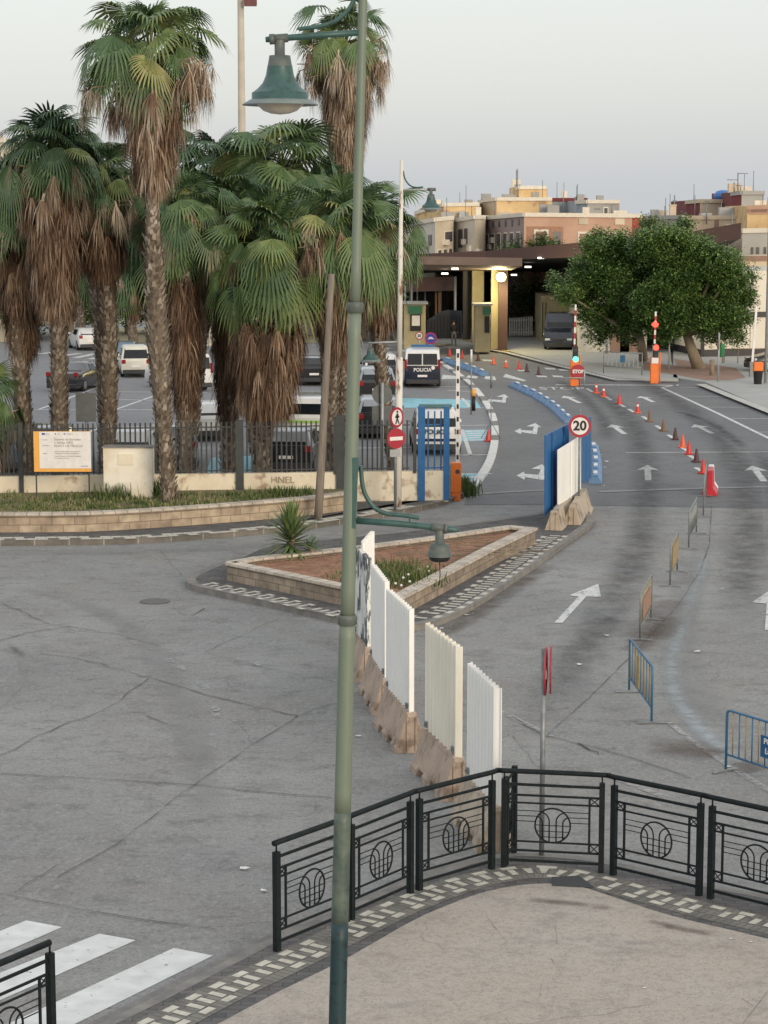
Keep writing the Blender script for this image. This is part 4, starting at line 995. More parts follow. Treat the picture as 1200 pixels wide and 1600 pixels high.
rb = thing('plastic_barrier', 'red and white plastic water barrier standing end-on at the near end of the cones', 'barrier', g_, R(80), None)
m = MB(); n = 0
pr = [(-.24, 0), (-.24, .12), (-.12, .3), (-.09, .85), (.09, .85), (.12, .3), (.24, .12), (.24, 0)]
def extr(prof, x0, x1, mi=0):
    vs = [(x0, y, z) for y, z in prof] + [(x1, y, z) for y, z in prof]; k = len(prof)
    return vs, [tuple(range(k))[::-1], tuple(range(k, 2 * k))] + [(i, (i + 1) % k, k + (i + 1) % k, k + i) for i in range(k)]
vs, fs = extr(pr, -.1, 1.0); m.add(vs, fs); m.build('body', 'plastic_red', rb, bevel=.03)
m = MB(); vs, fs = extr(pr, 1.02, 1.6); m.add(vs, fs); m.build('white_half', 'sign_white', rb, bevel=.03)
# ------------------------------------------------------------------ blue plastic lane separators
ORD = ['first', 'second', 'third', 'fourth', 'fifth', 'sixth', 'seventh', 'eighth', 'ninth', 'tenth', 'eleventh', 'twelfth', 'thirteenth', 'fourteenth']
def separators(path, wh, where, capw=True):
    pts = [G(x, y, 0) for x, y in path]; Lt = sum((pts[i + 1] - pts[i]).length for i in range(len(pts) - 1)); n = max(2, round(Lt / 2.2)); 
    def at(s):
        for i in range(len(pts) - 1):
            l = (pts[i + 1] - pts[i]).length
            if s <= l or i == len(pts) - 2: return pts[i].lerp(pts[i + 1], s / l)
            s -= l
    for k in range(n):
        a = at(Lt * k / n + .05); b = at(Lt * (k + 1) / n - .05); d = b - a; ln = d.length
        root = thing('lane_separator', f'{ORD[k]} blue plastic block from the far end of {where}', 'lane separator', a, math.atan2(d.y, d.x), 'blue plastic lane separators ' + where)
        m = MB(); h = .32; vs, fs = extr([(-.24, 0), (-.22, .10), (-.11, .25), (-.10, h * .8), (.10, h * .8), (.11, .25), (.22, .10), (.24, 0)], 0, ln)
        m.add(vs, fs); vs, fs = extr([(-.10, h * .8), (-.08, h), (.08, h), (.10, h * .8)], ln * .32, ln * .98); m.add(vs, fs); m.build('body', 'barrel_blue', root, bevel=.03)
        m = MB(); m.box((ln * .65, 0, h + .012), (ln * .30, .13, .02)); m.build('pale_top', 'sign_white', root)
separators([(690, 565), (722, 574), (757, 588)], 0, 'the short row by the police van')
separators([(801, 604), (838, 621), (865, 638), (890, 662)], 0, 'the long curved row')
separators([(926, 700), (931, 725), (930, 757)], 0, 'the row behind the blue panels')
# ------------------------------------------------------------------ car park fence
def FX(px, y=700):
    # fence line: nearly straight, drawing away slightly to the right
    D = 64.3 + max(0, (px + 40)) / 740 * 1.6; q = P(px, y, D); return Vector((q.x, D, 0))
fn = thing('fence', 'cream low wall with dark steel pickets before the car park, blue at its right end', 'fence', FX(300))
m = MB(); m.wall([FX(-120), FX(0), FX(300), FX(540), FX(656)], .1, 1.08, .28); m.wall([FX(662), FX(700)], .1, 1.08, .28); m.build('low_wall', 'render_cream', fn, world=True)
def pickets(x0, x1, mt, step=.152, w_=.05, zt=2.68, name='picket_panel'):
    a, b = FX(x0), FX(x1); L_ = (b - a).length; n = int(L_ / step); m = MB()
    for k in range(n):
        p = a.lerp(b, (k + .5) / n); m.box((p.x, p.y, (1.1 + zt) / 2), (w_, .035, zt - 1.1))
    for z in (1.16, 2.52): m.bar((a.x, a.y + .03, z), (b.x, b.y + .03, z), .03, .04)
    m.build(name, mt, fn, world=True)
for x0, x1 in ((-110, 33), (38, 150), (152, 366), (382, 521), (539, 640)): pickets(x0, x1, 'fence_dark')
pickets(664, 694, 'fence_blue', step=.17, zt=2.95)
for x, c_, dy, h_ in ((34, (.13, .10, 2.2), .19, 1.65), (375, (.24, .10, 2.2), .19, 1.65), (524, (.10, .3, 1.75), .05, 1.9), (648, (.10, .3, 1.75), .05, 1.9), (532, (.26, .08, 2.75), .2, 1.5)): m = MB(); p = FX(x); m.box((p.x, p.y - dy, h_), c_); m.build('post', 'fence_dark', fn, world=True)
m = MB(); p = FX(658.5); m.box((p.x, p.y - .05, 1.63), (.22, .34, 2.95)); m.build('blue_post', 'fence_blue', fn, world=True); m = MB(); p = FX(697.5); m.box((p.x, p.y - .05, 1.63), (.18, .3, 2.95)); m.build('blue_post', 'fence_blue', fn, world=True)
lo_ = FX(440); text('OCJ HNEL', .30, (0, 0, 0), 'render_graffiti' if 'render_graffiti' in MATS else mat('render_graffiti', (.36, .30, .21), .9), fn, name='graffiti', ext=.002)
bpy.data.objects['graffiti'].location = Vector((FX(426).x, FX(426).y - .147, .86)) - fn.location
# utility box
c = P(201, 700, 63.3); ub = thing('utility_box', 'square cream utility box with a cracked plaque, in the grass left of the tall palm', 'utility box', (c.x, 63.3, .55))
m = MB(); m.box((0, 0, .78), (1.48, .6, 1.56)); m.build('body', 'render_box', ub, bevel=.02)
m = MB(); m.box((0, 0, 1.575), (1.54, .66, .035)); m.build('cap', 'kerb', ub)
m = MB(); m.box((-.06, -.31, 1.22), (.46, .03, .34)); m.build('plaque', 'render_cream', ub, bevel=.006)
# information board
c = P(97.5, 705, 62.6); ib = thing('information_board', 'white information board with an orange edge on two thin posts in the grass', 'information board', (c.x, 62.6, .55))
zb_, zt_ = P(0, 737, 62.6).z - .55, P(0, 674, 62.6).z - .55; W_ = 89 / 3300 * 63.3; Hh = zt_ - zb_
for x in (-W_ / 2 + .05, W_ / 2 - .08): m = MB(); m.box((x, .04, zt_ / 2 - .1), (.04, .04, zt_ + .1)); m.build('post', 'fence_dark', ib)
m = MB(); m.box((0, 0, (zb_ + zt_) / 2), (W_, .03, Hh)); bd = m.build('board', 'orange_board', ib)
m = MB(); m.box((.085, -.018, (zb_ + zt_) / 2 + .045), (W_ - .17, .008, Hh - .11)); bw_ = m.build('printed_panel', 'sign_white', ib)
mat('print_grey', (.20, .21, .22), .7)
tx = -W_ / 2 + .62
for s_, sz, dz in (('Sistema de Entradas', .098, -.24), ('y Salidas (SES)', .098, -.335), ('REACT-UE MELILLA', .098, -.435)):
    text(s_, sz, (tx, -.026, zt_ + dz), 'print_grey', ib, align='LEFT', ext=.001)
for i_, (s_, sz, dz) in enumerate((('Actuacion financiada como parte de la', .05, -.60), ('respuesta de la Union a la pandemia', .05, -.66), ('Fondo Europeo de Desarrollo Regional', .05, -.74), ('Una manera de hacer', .05, -.80))):
    text(s_, sz, (tx, -.026, zt_ + dz), 'print_grey', ib, align='LEFT', ext=.001)
for s_, sz, x, dz in (('Union', .05, -W_ / 2 + .36, -.075), ('UE', .05, -W_ / 2 + .72, -.075), ('Gobierno', .05, -W_ / 2 + 1.0, -.075), ('Fondos', .05, -W_ / 2 + .27, -.25), ('Europeos', .05, -W_ / 2 + .27, -.42), ('Melilla', .05, -W_ / 2 + .27, -.66)):
    text(s_, sz, (x, -.026, zt_ + dz), 'print_grey', ib, align='LEFT', ext=.001)
m = MB(); m.box((-W_ / 2 + .30, -.024, zt_ - .075), (.09, .004, .055)); m.box((-W_ / 2 + .66, -.024, zt_ - .075), (.03, .004, .04)); m.box((-W_ / 2 + .93, -.024, zt_ - .075), (.05, .004, .035)); m.box((W_/2 - .2, -.024, zb_ + .17), (.22, .004, .012)); m.build('printed_emblem', 'sign_blue', ib)
# wooden utility pole
a = P(497, 812, 61.8); b = P(518, 428, 61.8)
up = thing('wooden_pole', 'bare weathered wooden pole leaning slightly right on the pavement below the palms', 'pole', (a.x, a.y, .15))
m = MB(); m.tube([Vector((a.x, a.y, .1)).lerp(b, k / 6) for k in range(7)], [.125, .12, .115, .108, .10, .095, .09], 12); m.build('pole', 'wood_pole', up, world=True)
# tall light mast behind palms
a = P(376, 0, 95); tm = thing('light_mast', 'very tall cream floodlight mast rising behind the palms at the top of the picture', 'light mast', (a.x, 95, 0))
m = MB(); m.tube([(0, 0, 0), (0, 0, a.z + 3)], [.22, .13], 14); m.build('mast', 'pole_cream', tm)
m = MB(); q = P(392, 2, 95); m.bar((0, 0, q.z + .3), (q.x - a.x, -.2, q.z + .3), .08); m.box((q.x - a.x, -.3, q.z - .05), (.55, .35, .3), rx=.4); m.build('floodlight', mat('flood_red', (.22, .10, .10), .6), tm)
# ------------------------------------------------------------------ car park barriers, poles
def striped_arm(m_root, x0, z0, z1, lean=0.0, w_=.1, cols=('sign_white', 'sign_red'), n=9, y=0, dash=False):
    m = MB()
    if dash:
        m.bar((x0, y, z0), (x0 + lean, y, z1), w_, .05)
        for k in range(n):
            t = (k + .5) / n; m.box((x0 + lean * t, y - .03, z0 + (z1 - z0) * t), (w_ * .55, .012, (z1 - z0) / n * .35), mi=1)
    else:
        for k in range(n):
            t0, t1 = k / n, (k + 1) / n; m.bar((x0 + lean * t0, y, z0 + (z1 - z0) * t0), (x0 + lean * t1, y, z0 + (z1 - z0) * t1), w_, .06, mi=k % 2)
    m.build('barrier_arm', list(cols), m_root)
g_ = P(712, 768, 66.8); bg_ = thing('parking_barrier', 'orange parking barrier with its black dashed white arm raised beside the blue fence end', 'parking barrier', (g_.x, 66.8, 0))
m = MB(); m.box((0, 0, .75), (.34, .4, .95)); m.box((0, 0, .14), (.3, .36, .28)); m.build('cabinet', 'orange', bg_, bevel=.02)
m = MB(); m.disc((.05, -.215, .95), .07, .012); m.build('cabinet_mark', 'fence_dark', bg_)
striped_arm(bg_, .05, 1.2, P(714, 545, 66.8).z, .0, .12, ('sign_white', 'sign_black'), 9, -.1, True)
m = MB(); m.box((-.22, -.5, .6), (.10, .10, 1.25)); m.build('guard_post', 'galv', bg_)
def pole(px, yb, yt, label, mt='galv', r=.05, name='pole', h=None, grp=None):
    g_ = G(px, yb, 0); t = P(px, yt, g_.y); ro = thing(name, label, 'pole', g_, group=grp); m = MB(); m.tube([(0, 0, 0), (0, 0, t.z)], r, 8); m.build('post', mt, ro); return ro
q = pole(736, 648, 546, 'thin grey pole with a white top strip left of the lane arrows', r=.03)
m = MB(); m.tube([(0, 0, P(736, 566, q.location.y).z), (0, 0, P(736, 546, q.location.y).z)], .045, 8); m.build('white_sleeve', 'sign_white', q)
q = pole(767, 686, 582, 'thin dark topped pole on a tripod beside the single kerb cone', r=.018)
m = MB(); m.tube([(0, 0, P(767, 606, q.location.y).z), (0, 0, P(767, 582, q.location.y).z)], .05, 8); m.build('dark_sleeve', 'galv', q)
m = MB(); [m.tube([(0, 0, .7), (.45 * math.cos(a_), .45 * math.sin(a_), 0)], .015, 5) for a_ in (.5, 2.6, 4.7)]; m.build('tripod_legs', 'galv', q)
def bollard(px, yb, yt, label):
    g_ = G(px, yb, 0); zt = P(px, yt, g_.y).z; ro = thing('bollard', label, 'bollard', g_, group='black and amber bollards'); m = MB(); m.tube([(0, 0, 0), (0, 0, zt * .68)], .09, 10); m.build('post', 'sign_black', ro)
    m = MB(); m.tube([(0, 0, zt * .68), (0, 0, zt)], .11, 10); m.build('reflective_band', 'orange_board', ro)
bollard(740, 642, 608, 'black bollard with an amber top on the white car park kerb'); bollard(617, 597, 558, 'black and amber bollard left of the police van')
# ------------------------------------------------------------------ distant gates with traffic lights
def gate(px, yb, label, arm_top, light, stop=False, band=False):
    g_ = G(px, yb, 0); D = g_.y; s_ = D / 3300; ro = thing('parking_barrier', label, 'parking barrier', g_, group='orange gates across the lanes')
    zt = P(px, yb - 41, D).z
    m = MB(); m.box((0, 0, zt / 2), (.42, .36, zt)); m.build('cabinet', 'orange', ro, bevel=.02)
    zl = P(px, yb - 48, D).z
    m = MB(); m.tube([(-.05, .1, zt), (-.05, .1, zl + .4)], .05, 8); m.build('light_post', 'galv_light', ro)
    m = MB(); m.box((.05, -.05, zl + .05), (.26, .24, .85)); lb_ = m.build('traffic_light', 'sign_black', ro, bevel=.03)
    m = MB(); m.disc((.05, -.2, zl + (.28 if light == 'glow_red' else -.2)), .15, .03); m.build('signal_lens', light, lb_)
    m = MB(); m.disc((.05, -.2, zl + (-.2 if light == 'glow_red' else .28)), .12, .03); m.build('dark_lens', 'car_plastic', lb_)
    striped_arm(ro, -.0, zt + .2, P(px, arm_top, D).z, .04, .095, ('sign_white', 'sign_red'), 9, .14)
    m = MB(); m.tube([(.30, .1, 0), (.30, .1, zl)], .04, 8); m.build('orange_post', 'orange', ro)
    return ro, D
ro, D = gate(897, 603, 'orange barrier cabinet with a green light, raised striped arm and a red STOP sign', 476, 'glow_green')
z_ = P(0, 580, D).z; f = face(ro, z_, .37, 0, 'stop', x=.18, yoff=-.30); text('STOP', .25, (0, -.012, 0), 'sign_white', f, bold=.012)
m = MB(); m.tube([(.5, -.35, 0), (.5, -.35, .9)], .04, 6); m.tube([(-.6, -.35, .45), (.5, -.35, .45)], .03, 6); m.build('guard_rail', 'galv_light', ro)
ro, D = gate(1022, 599, 'orange barrier cabinet with red lights and raised striped arm before the large tree', 487, 'glow_red')
m = MB(); z_ = P(0, 507, D).z; m.disc((0, -.02, z_), .15, .04); m.box((0, -.01, z_), (.36, .03, .10)); m.build('red_beacon', 'glow_red', ro)
m = MB(); m.box((0, -.22, P(0, 563, D).z), (.36, .01, .3)); m.build('white_notice', 'sign_white', ro)
q = pole(713, 700, 548, 'x'); [bpy.data.objects.remove(c) for c in list(q.children)]; bpy.data.objects.remove(q)
# right edge
q = pole(1196, 602, -300, 'tall slim grey pole at the right edge beside the orange and black bin', 'galv_light', .085)
g_ = G(1184, 600, .12); bn = thing('litter_bin', 'black litter bin with an orange top at the right edge of the pavement', 'bin', g_)
m = MB(); m.lathe([(.20, 0), (.25, .62), (.27, .66), (.0, .67)], n=16); m.build('bin_body', 'rubber', bn)
m = MB(); m.box((0, 0, .92), (.50, .42, .46)); m.build('orange_top', 'orange', bn, bevel=.03)
g_ = G(1175, 588, .12); wp = thing('parking_barrier', 'plain white raised barrier arm leaning right above the orange topped bin', 'parking barrier', g_)
m = MB(); m.box((0, 0, .4), (.3, .3, .8)); m.build('cabinet', 'galv', wp); D = g_.y
m = MB(); m.bar((0, 0, .8), (P(1182, 482, D).x - g_.x, 0, P(1182, 482, D).z), .12, .08); m.build('barrier_arm', 'sign_white', wp)
g_ = G(1126, 567, .12); gb = thing('litter_bin', 'small bright green litter bin on a post under the right side of the large tree', 'bin', g_)
m = MB(); m.tube([(.2, 0, 0), (.2, 0, 1.3)], .03, 6); m.build('post', 'galv', gb); m = MB(); m.lathe([(.18, .35), (.23, .9), (.24, 1.0), (.2, 1.12), (.0, 1.2)], n=14); m.build('bin_body', 'green_bin', gb)
for px, yb, yt, zz_, lab, col, yw in ((1122, 600, 520, 538, 'slim pole with a maroon sign seen edge-on in front of the green bin', 'noentry', R(82)), (1045, 580, 512, 520, 'slim pole with a purple no-parking sign seen at an angle before the trees', 'purple', R(60)),
                                      (913, 552, 500, 508, 'slim pole with a small red sign left of the trees, before the dark van', 'noentry', R(75))):
    q = pole(px, yb, yt, lab, 'galv_light', .045, 'traffic_sign', grp='distant traffic signs'); q['category'] = 'traffic sign'; D = q.location.y; face(q, P(0, zz_, D).z, .30, yw, col)
pole(948, 556, 505, 'short pale pole behind the grey hoop railing', 'galv_light', .09)
g_ = G(1085, 590, .12)
q = pole(1112, 590, 562, 'short brown wooden stump post between the leaning trunk and the maroon sign', 'bark_ficus', .13, 'stump_post')
# hoop railing with vertical bars
a = G(943, 583, .12); b = G(1003, 586, .12); hr = thing('pedestrian_railing', 'low grey pedestrian railing with vertical bars and a small blue plate before the trees', 'railing', a, math.atan2((b - a).y, (b - a).x)); Ln = (b - a).length
m = MB(); m.tube([(0, 0, 0), (0, 0, 1.25)], .03, 6); m.tube([(Ln, 0, 0), (Ln, 0, 1.25)], .03, 6); m.tube([(0, 0, 1.2), (Ln, 0, 1.2)], .03, 6); m.tube([(0, 0, .4), (Ln, 0, .4)], .03, 6); m.build('frame', 'galv', hr)
m = MB(); [m.box((Ln * k / 9, 0, .8), (.06, .03, .8)) for k in range(1, 9)]; m.build('bars', 'galv_light', hr); m = MB(); m.box((Ln * .5, -.04, .85), (.3, .02, .4)); m.build('blue_plate', 'barricade_blue', hr)
# signs at the booth
for px, yb, z_, kind, r_, lab in ((673, 556, 528.5, 'purple', .38, 'purple and blue no-parking sign above the police van'), (655, 556, 524.5, 'speed', .26, 'small red rimmed speed sign left of the purple sign'), (766, 545, 494, 'speed', .28, 'small round red rimmed sign on the cream column under the canopy')):
    q = pole(px, yb, yb - 25, lab, 'galv_light', .045, 'traffic_sign', grp='distant traffic signs'); q['category'] = 'traffic sign'; D = q.location.y; f = face(q, P(0, z_, D).z, r_, 0, kind)
    if kind == 'purple':
        m = MB(); m.poly([(-.2, 0, -.02), (.2, 0, -.02), (.1, 0, .08), (-.1, 0, .08)]); 
        m = MB(); m.box((0, -.012, -.02), (.36, .006, .07)); m.box((0, -.012, .05), (.2, .006, .08)); m.build('car_symbol', 'sign_white', f)
    elif px == 655: text('20', .24, (0, -.012, 0), 'sign_black', f, bold=.008)
# ------------------------------------------------------------------ vehicles (rear faces the viewer at yaw 0)
def vehicle(loc, yaw, label, cat='car', L=4.3, W=1.78, Hh=1.48, body='car_white', upper=None, kind='hatch', tail='tail', front=False, wheel=.33, name='parked_car', plate_t=True, extra=None, hz=.95, spoiler=True):
    root = thing(name, label, cat, loc, yaw, 'vehicles in and around the car park')
    w_ = W / 2; gc = .22; belt = hz
    if kind == 'van': st = [(0, belt, .97, 1), (.12, Hh - .06, .93, 1), (.35, Hh, .93, 1), (L * .66, Hh, .93, 1), (L * .80, belt + .12, .97, 1), (L * .97, belt - .12, .93, 1), (L, .55, .88, 1)]
    elif kind == 'sedan': st = [(0, .78, .92, .94), (.12, belt, .93, 1), (.75, belt + .06, .92, 1), (1.35, Hh - .03, .72, 1), (1.8, Hh, .74, 1), (L * .55, Hh - .02, .74, 1), (L * .74, belt + .02, .93, 1), (L * .95, belt - .18, .90, .98), (L, .55, .85, .9)]
    elif kind == 'suv': st = [(0, belt, .95, .96), (.10, belt + .12, .95, 1), (.42, Hh - .05, .80, 1), (.8, Hh, .80, 1), (L * .56, Hh - .02, .80, 1), (L * .75, belt + .06, .95, 1), (L * .95, belt - .10, .92, .98), (L, .6, .88, .92)]
    else: st = [(0, belt - .04, .94, .95), (.10, belt + .08, .94, 1), (.52, Hh - .05, .78, 1), (.9, Hh, .78, 1), (L * .54, Hh - .03, .77, 1), (L * .76, belt, .93, 1), (L * .95, belt - .2, .9, .97), (L, .55, .85, .9)]
    def ring(y, zt, wt, wm):
        w2 = w_ * wm; zb = min(belt, zt - .02); zc = min(zt - .01, zt - (.05 if zt > belt + .2 else .02))
        return [(-w2 * .93, y, gc), (-w2, y, gc + .28), (-w2 * .985, y, zb), (-w_ * wt, y, zc), (-w_ * wt * .82, y, zt), (w_ * wt * .82, y, zt), (w_ * wt, y, zc), (w2 * .985, y, zb), (w2, y, gc + .28), (w2 * .93, y, gc)]
    rings = [ring(*s_) for s_ in st]; n = 10; vs = [v for r_ in rings for v in r_]; m = MB(); fs = []; mi = []
    for i in range(len(rings) - 1):
        for k in range(n):
            k2 = (k + 1) % n; fs.append((i * n + k2, i * n + k, (i + 1) * n + k, (i + 1) * n + k2)); mi.append(1 if k in (2, 3, 4, 5, 6) and max(st[i][1], st[i + 1][1]) > belt + .3 else 0)
    fs.append(tuple(range(n))); mi.append(0); fs.append(tuple((len(rings) - 1) * n + k for k in range(n))[::-1]); mi.append(0)
    m.add(vs, fs); m.mi = mi; bo = m.build('body', [body, upper or body], root, bevel=.05, smooth=True)
    # glass panels, set 6 mm proud of the body
    def lerp(a, b, t): return tuple(a[q] + (b[q] - a[q]) * t for q in range(3))
    def panel(a, b, c, d, ins=.10, off=.012, name='window', mt='glass_dark', uu=(.0, 1.0), vv=(.0, 1.0)):
        def bil(u, v): return Vector(lerp(lerp(a, b, u), lerp(d, c, u), v))
        u0, u1 = uu[0] + ins * (uu[1] - uu[0]), uu[1] - ins * (uu[1] - uu[0]); v0, v1 = vv[0] + ins * (vv[1] - vv[0]), vv[1] - ins * (vv[1] - vv[0])
        q = [bil(u0, v0), bil(u1, v0), bil(u1, v1), bil(u0, v1)]; nr = (q[1] - q[0]).cross(q[3] - q[0]).normalized(); cen_ = Vector((0, L / 2, .8))
        if nr.dot((q[0] + q[2]) / 2 - cen_) < 0: nr = -nr
        q2 = [p + nr * off for p in q]; q3 = [p - nr * .02 for p in q]; m = MB(); m.add(q2 + q3, [(0, 1, 2, 3), (0, 4, 5, 1), (1, 5, 6, 2), (2, 6, 7, 3), (3, 7, 4, 0)]); return m.build(name, mt, root)
    roofs = [i for i, s_ in enumerate(st) if s_[1] > Hh - .09]; r0, r1 = roofs[0], roofs[-1]
    R0 = rings[r0]; Rm = rings[r0 - 1]
    if kind == 'van':
        for uu in ((.06, .495), (.505, .94)): panel(Rm[2], Rm[7], R0[6], R0[3], .03, .03, 'rear_window', uu=uu, vv=(.06, .93))
    else: panel(Rm[3], Rm[6], R0[6], R0[3], .04, .02, 'rear_window', uu=(.02, .98), vv=(.0, 1))
    F0 = rings[r1]; F1 = rings[r1 + 1]; panel(F1[3], F1[6], F0[6], F0[3], .06, .02, 'windscreen')
    for sd_ in ((2, 3), (7, 6)):
        for i in range(r0, r1):
            if st[i + 1][0] - st[i][0] < .5: continue
            A_, B_ = rings[i], rings[i + 1]
            for uu in ((.0, .5), (.5, 1.0)): panel(A_[sd_[0]], B_[sd_[0]], B_[sd_[1]], A_[sd_[1]], .05, .015, 'window', uu=uu, vv=(.05, .9))
        A_, B_ = rings[r1], rings[r1 + 1]
        q = [A_[sd_[0]], B_[sd_[0]], A_[sd_[1]]]
    # wheels
    for sx_ in (-1, 1):
        for y in (L * .19, L * .81):
            Mx = Matrix.Translation((sx_ * (w_ - .10), y, wheel)) @ Matrix.Rotation(R(90), 4, 'Y')
            m = MB(); m.lathe([(0, -.11), (wheel * .6, -.11), (wheel * .95, -.10), (wheel, -.05), (wheel, .05), (wheel * .95, .10), (wheel * .6, .11), (0, .11)], n=20, M=Mx); wh = m.build('wheel', 'rubber', root)
            m = MB(); m.lathe([(0, sx_ * .122), (wheel * .35, sx_ * .122), (wheel * .62, sx_ * .116)], n=14, M=Mx); m.build('rim', 'rim_metal', wh)
    m = MB(); m.box((0, .02, gc + .10), (W * .9, .22, .24)); m.build('rear_bumper', 'car_plastic' if kind != 'sedan' else body, root, bevel=.04)
    m = MB(); m.box((0, L - .06, gc + .08), (W * .86, .2, .26)); m.build('front_bumper', 'car_plastic', root, bevel=.04)
    zt_ = belt - .12
    for sx_ in (-1, 1):
        m = MB()
        if kind == 'van': m.box((sx_ * (w_ - .07), .03, belt + .08), (.13, .10, .50))
        else: m.box((sx_ * (w_ - .15), .05, zt_ + .08), (.22, .14, .22))
        m.build('tail_light', 'tail_red', root, bevel=.02)
        m = MB(); m.box((sx_ * (w_ - .28), L - .09, .68), (.34, .16, .14)); m.build('headlight', 'lamp_clear', root, bevel=.03)
        m = MB(); m.box((sx_ * (w_ + .07), L * .68, belt + .08), (.16, .12, .13)); m.build('side_mirror', body, root, bevel=.03)
    m = MB(); m.box((0, -.012 if kind != 'sedan' else -.01, .62), (.50, .03, .11)); m.build('number_plate', 'sign_white', root)
    m = MB(); m.box((0, L + .01, .5), (.50, .03, .11)); m.box((0, L - .02, .66), (.8, .06, .12)); m.build('grille', 'car_plastic', root)
    return root
def car_at(px, yb, yaw, label, **k):
    g_ = G(px, yb, .01); return vehicle(g_, yaw, label, **k)
v = car_at(660, 606, R(-1), 'white and navy police van seen from behind on the lane, POLICIA across its rear doors', kind='van', L=4.8, W=1.88, Hh=1.94, body='car_navy', upper='car_white', name='police_van', cat='van', hz=1.15)
t = text('POLICIA', .25, (.0, -.03, .93), 'sign_white', v, bold=.006); m = MB(); m.disc((.55, -.01, 1.04), .10, .01, 12); m.build('badge', 'sign_white', v); m = MB(); m.bar((0, .06, 1.2), (0, .12, 1.8), .03); m.build('door_seam', 'car_navy', v)
m = MB(); m.box((0, 3.2, 1.99), (1.2, .3, .1)); m.build('light_bar', 'plate_blue', v, bevel=.02)
v = car_at(597, 604, R(3), 'dark police estate with a white roof, parked farthest back left of the police van', kind='suv', L=4.3, W=1.85, Hh=1.66, body='car_navy', upper='car_white')
v = car_at(590, 629, R(3), 'dark SUV with a silver roof behind the round sign back', kind='suv', L=4.2, W=1.85, Hh=1.62, body='car_black', upper='car_silver')
v = car_at(594, 686, R(2), 'dark estate with a silver roof just behind the fence, left of the no-entry sign', kind='suv', L=4.4, W=1.86, Hh=1.6, body='car_black', upper='car_silver')
v = car_at(683, 712, R(1), 'white patrol car with dark lettering and a roof bar behind the blue fence pickets', kind='suv', L=4.4, W=1.84, Hh=1.66, body='car_white', name='patrol_car')
text('POLICIA', .26, (0, -.055, .90), 'sign_black', v, bold=.006); m = MB(); m.box((0, 1.6, 1.74), (1.25, .35, .12)); m.build('roof_bar', 'roof_bar', v, bevel=.02); m = MB(); m.box((0, -.06, .60), (1.5, .03, .10)); m.build('dark_stripe', 'car_navy', v)
v = car_at(491, 603, R(4), 'small dark car far back with red tail lights between the palm skirts', kind='hatch', L=4.0, W=1.8, Hh=1.48, body='car_black')
v = car_at(478, 690, R(-8), 'white patrol car with a yellow-green stripe behind the fence left of the wooden pole', kind='suv', L=4.5, W=1.86, Hh=1.72, body='car_white', name='patrol_car')
m = MB(); m.box((0, -.05, .80), (1.6, .02, .10)); m.build('hi_vis_stripe', 'hi_green', v); m = MB(); m.box((0, 1.8, 1.8), (1.2, .3, .12)); m.build('roof_bar', 'galv', v)
v = car_at(447, 742, R(-6), 'black and silver car close behind the fence at the foot of the big palm', kind='hatch', L=4.1, W=1.82, Hh=1.52, body='car_black', upper='car_silver')
v = car_at(272, 735, R(8), 'silver-blue car behind the fence between the utility box and the palm trunks', kind='hatch', L=4.2, W=1.8, Hh=1.5, body='car_silver')
v = car_at(200, 742, R(-4), 'white car with a black tailgate behind the fence above the utility box', kind='hatch', L=4.1, W=1.8, Hh=1.5, body='car_black', upper='car_white')
v = car_at(213, 590, R(10), 'boxy old cream white estate car seen from behind between two palm trunks', kind='suv', L=4.0, W=1.65, Hh=1.72, body='car_cream', name='parked_car', hz=.92)
v = car_at(191, 574, R(188), 'blue and white car facing the viewer beyond the old cream estate', kind='suv', L=4.2, W=1.8, Hh=1.62, body='car_white', upper='car_blue'); 
v = car_at(97, 613, R(-14), 'dark saloon with red tail lights half hidden by the left palm trunks', kind='sedan', L=4.6, W=1.8, Hh=1.44, body='car_black')
v = car_at(143, 548, R(20), 'small white car farthest away between the left palm trunks', kind='hatch', L=3.9, W=1.65, Hh=1.46, body='car_white')
v = car_at(-2, 742, R(5), 'pale blue car cut by the left picture edge behind the fence', kind='hatch', L=4.1, W=1.78, Hh=1.5, body='car_blue')
v = car_at(60, 735, R(-5), 'green-black car behind the fence posts above the information board', kind='hatch', L=4.1, W=1.78, Hh=1.5, body='car_black')
v = car_at(330, 690, R(12), 'white car mostly hidden behind the palm skirts in the car park', kind='hatch', L=4.1, W=1.78, Hh=1.5, body='car_white')
v = vehicle(G(890, 547, .12) + Vector((0, 5.2, 0)), R(172), 'large dark grey van facing the viewer under the canopy left of the trees', kind='van', L=5.2, W=2.0, Hh=2.3, body='car_navy', name='parked_van', cat='van', hz=1.25, wheel=.36)
g_ = G(1172, 580, .12); v = vehicle(g_ + Vector((4.2, 1.2, 0)), R(102), 'black hatchback cut by the right picture edge behind the bin', kind='hatch', L=4.3, W=1.8, Hh=1.45, body='car_black')
v = vehicle(G(308, 612, 0), R(30), 'white van glimpsed far back between the palm trunks', kind='van', L=4.6, W=1.8, Hh=1.9, body='car_white', cat='van', name='parked_van', hz=1.1)
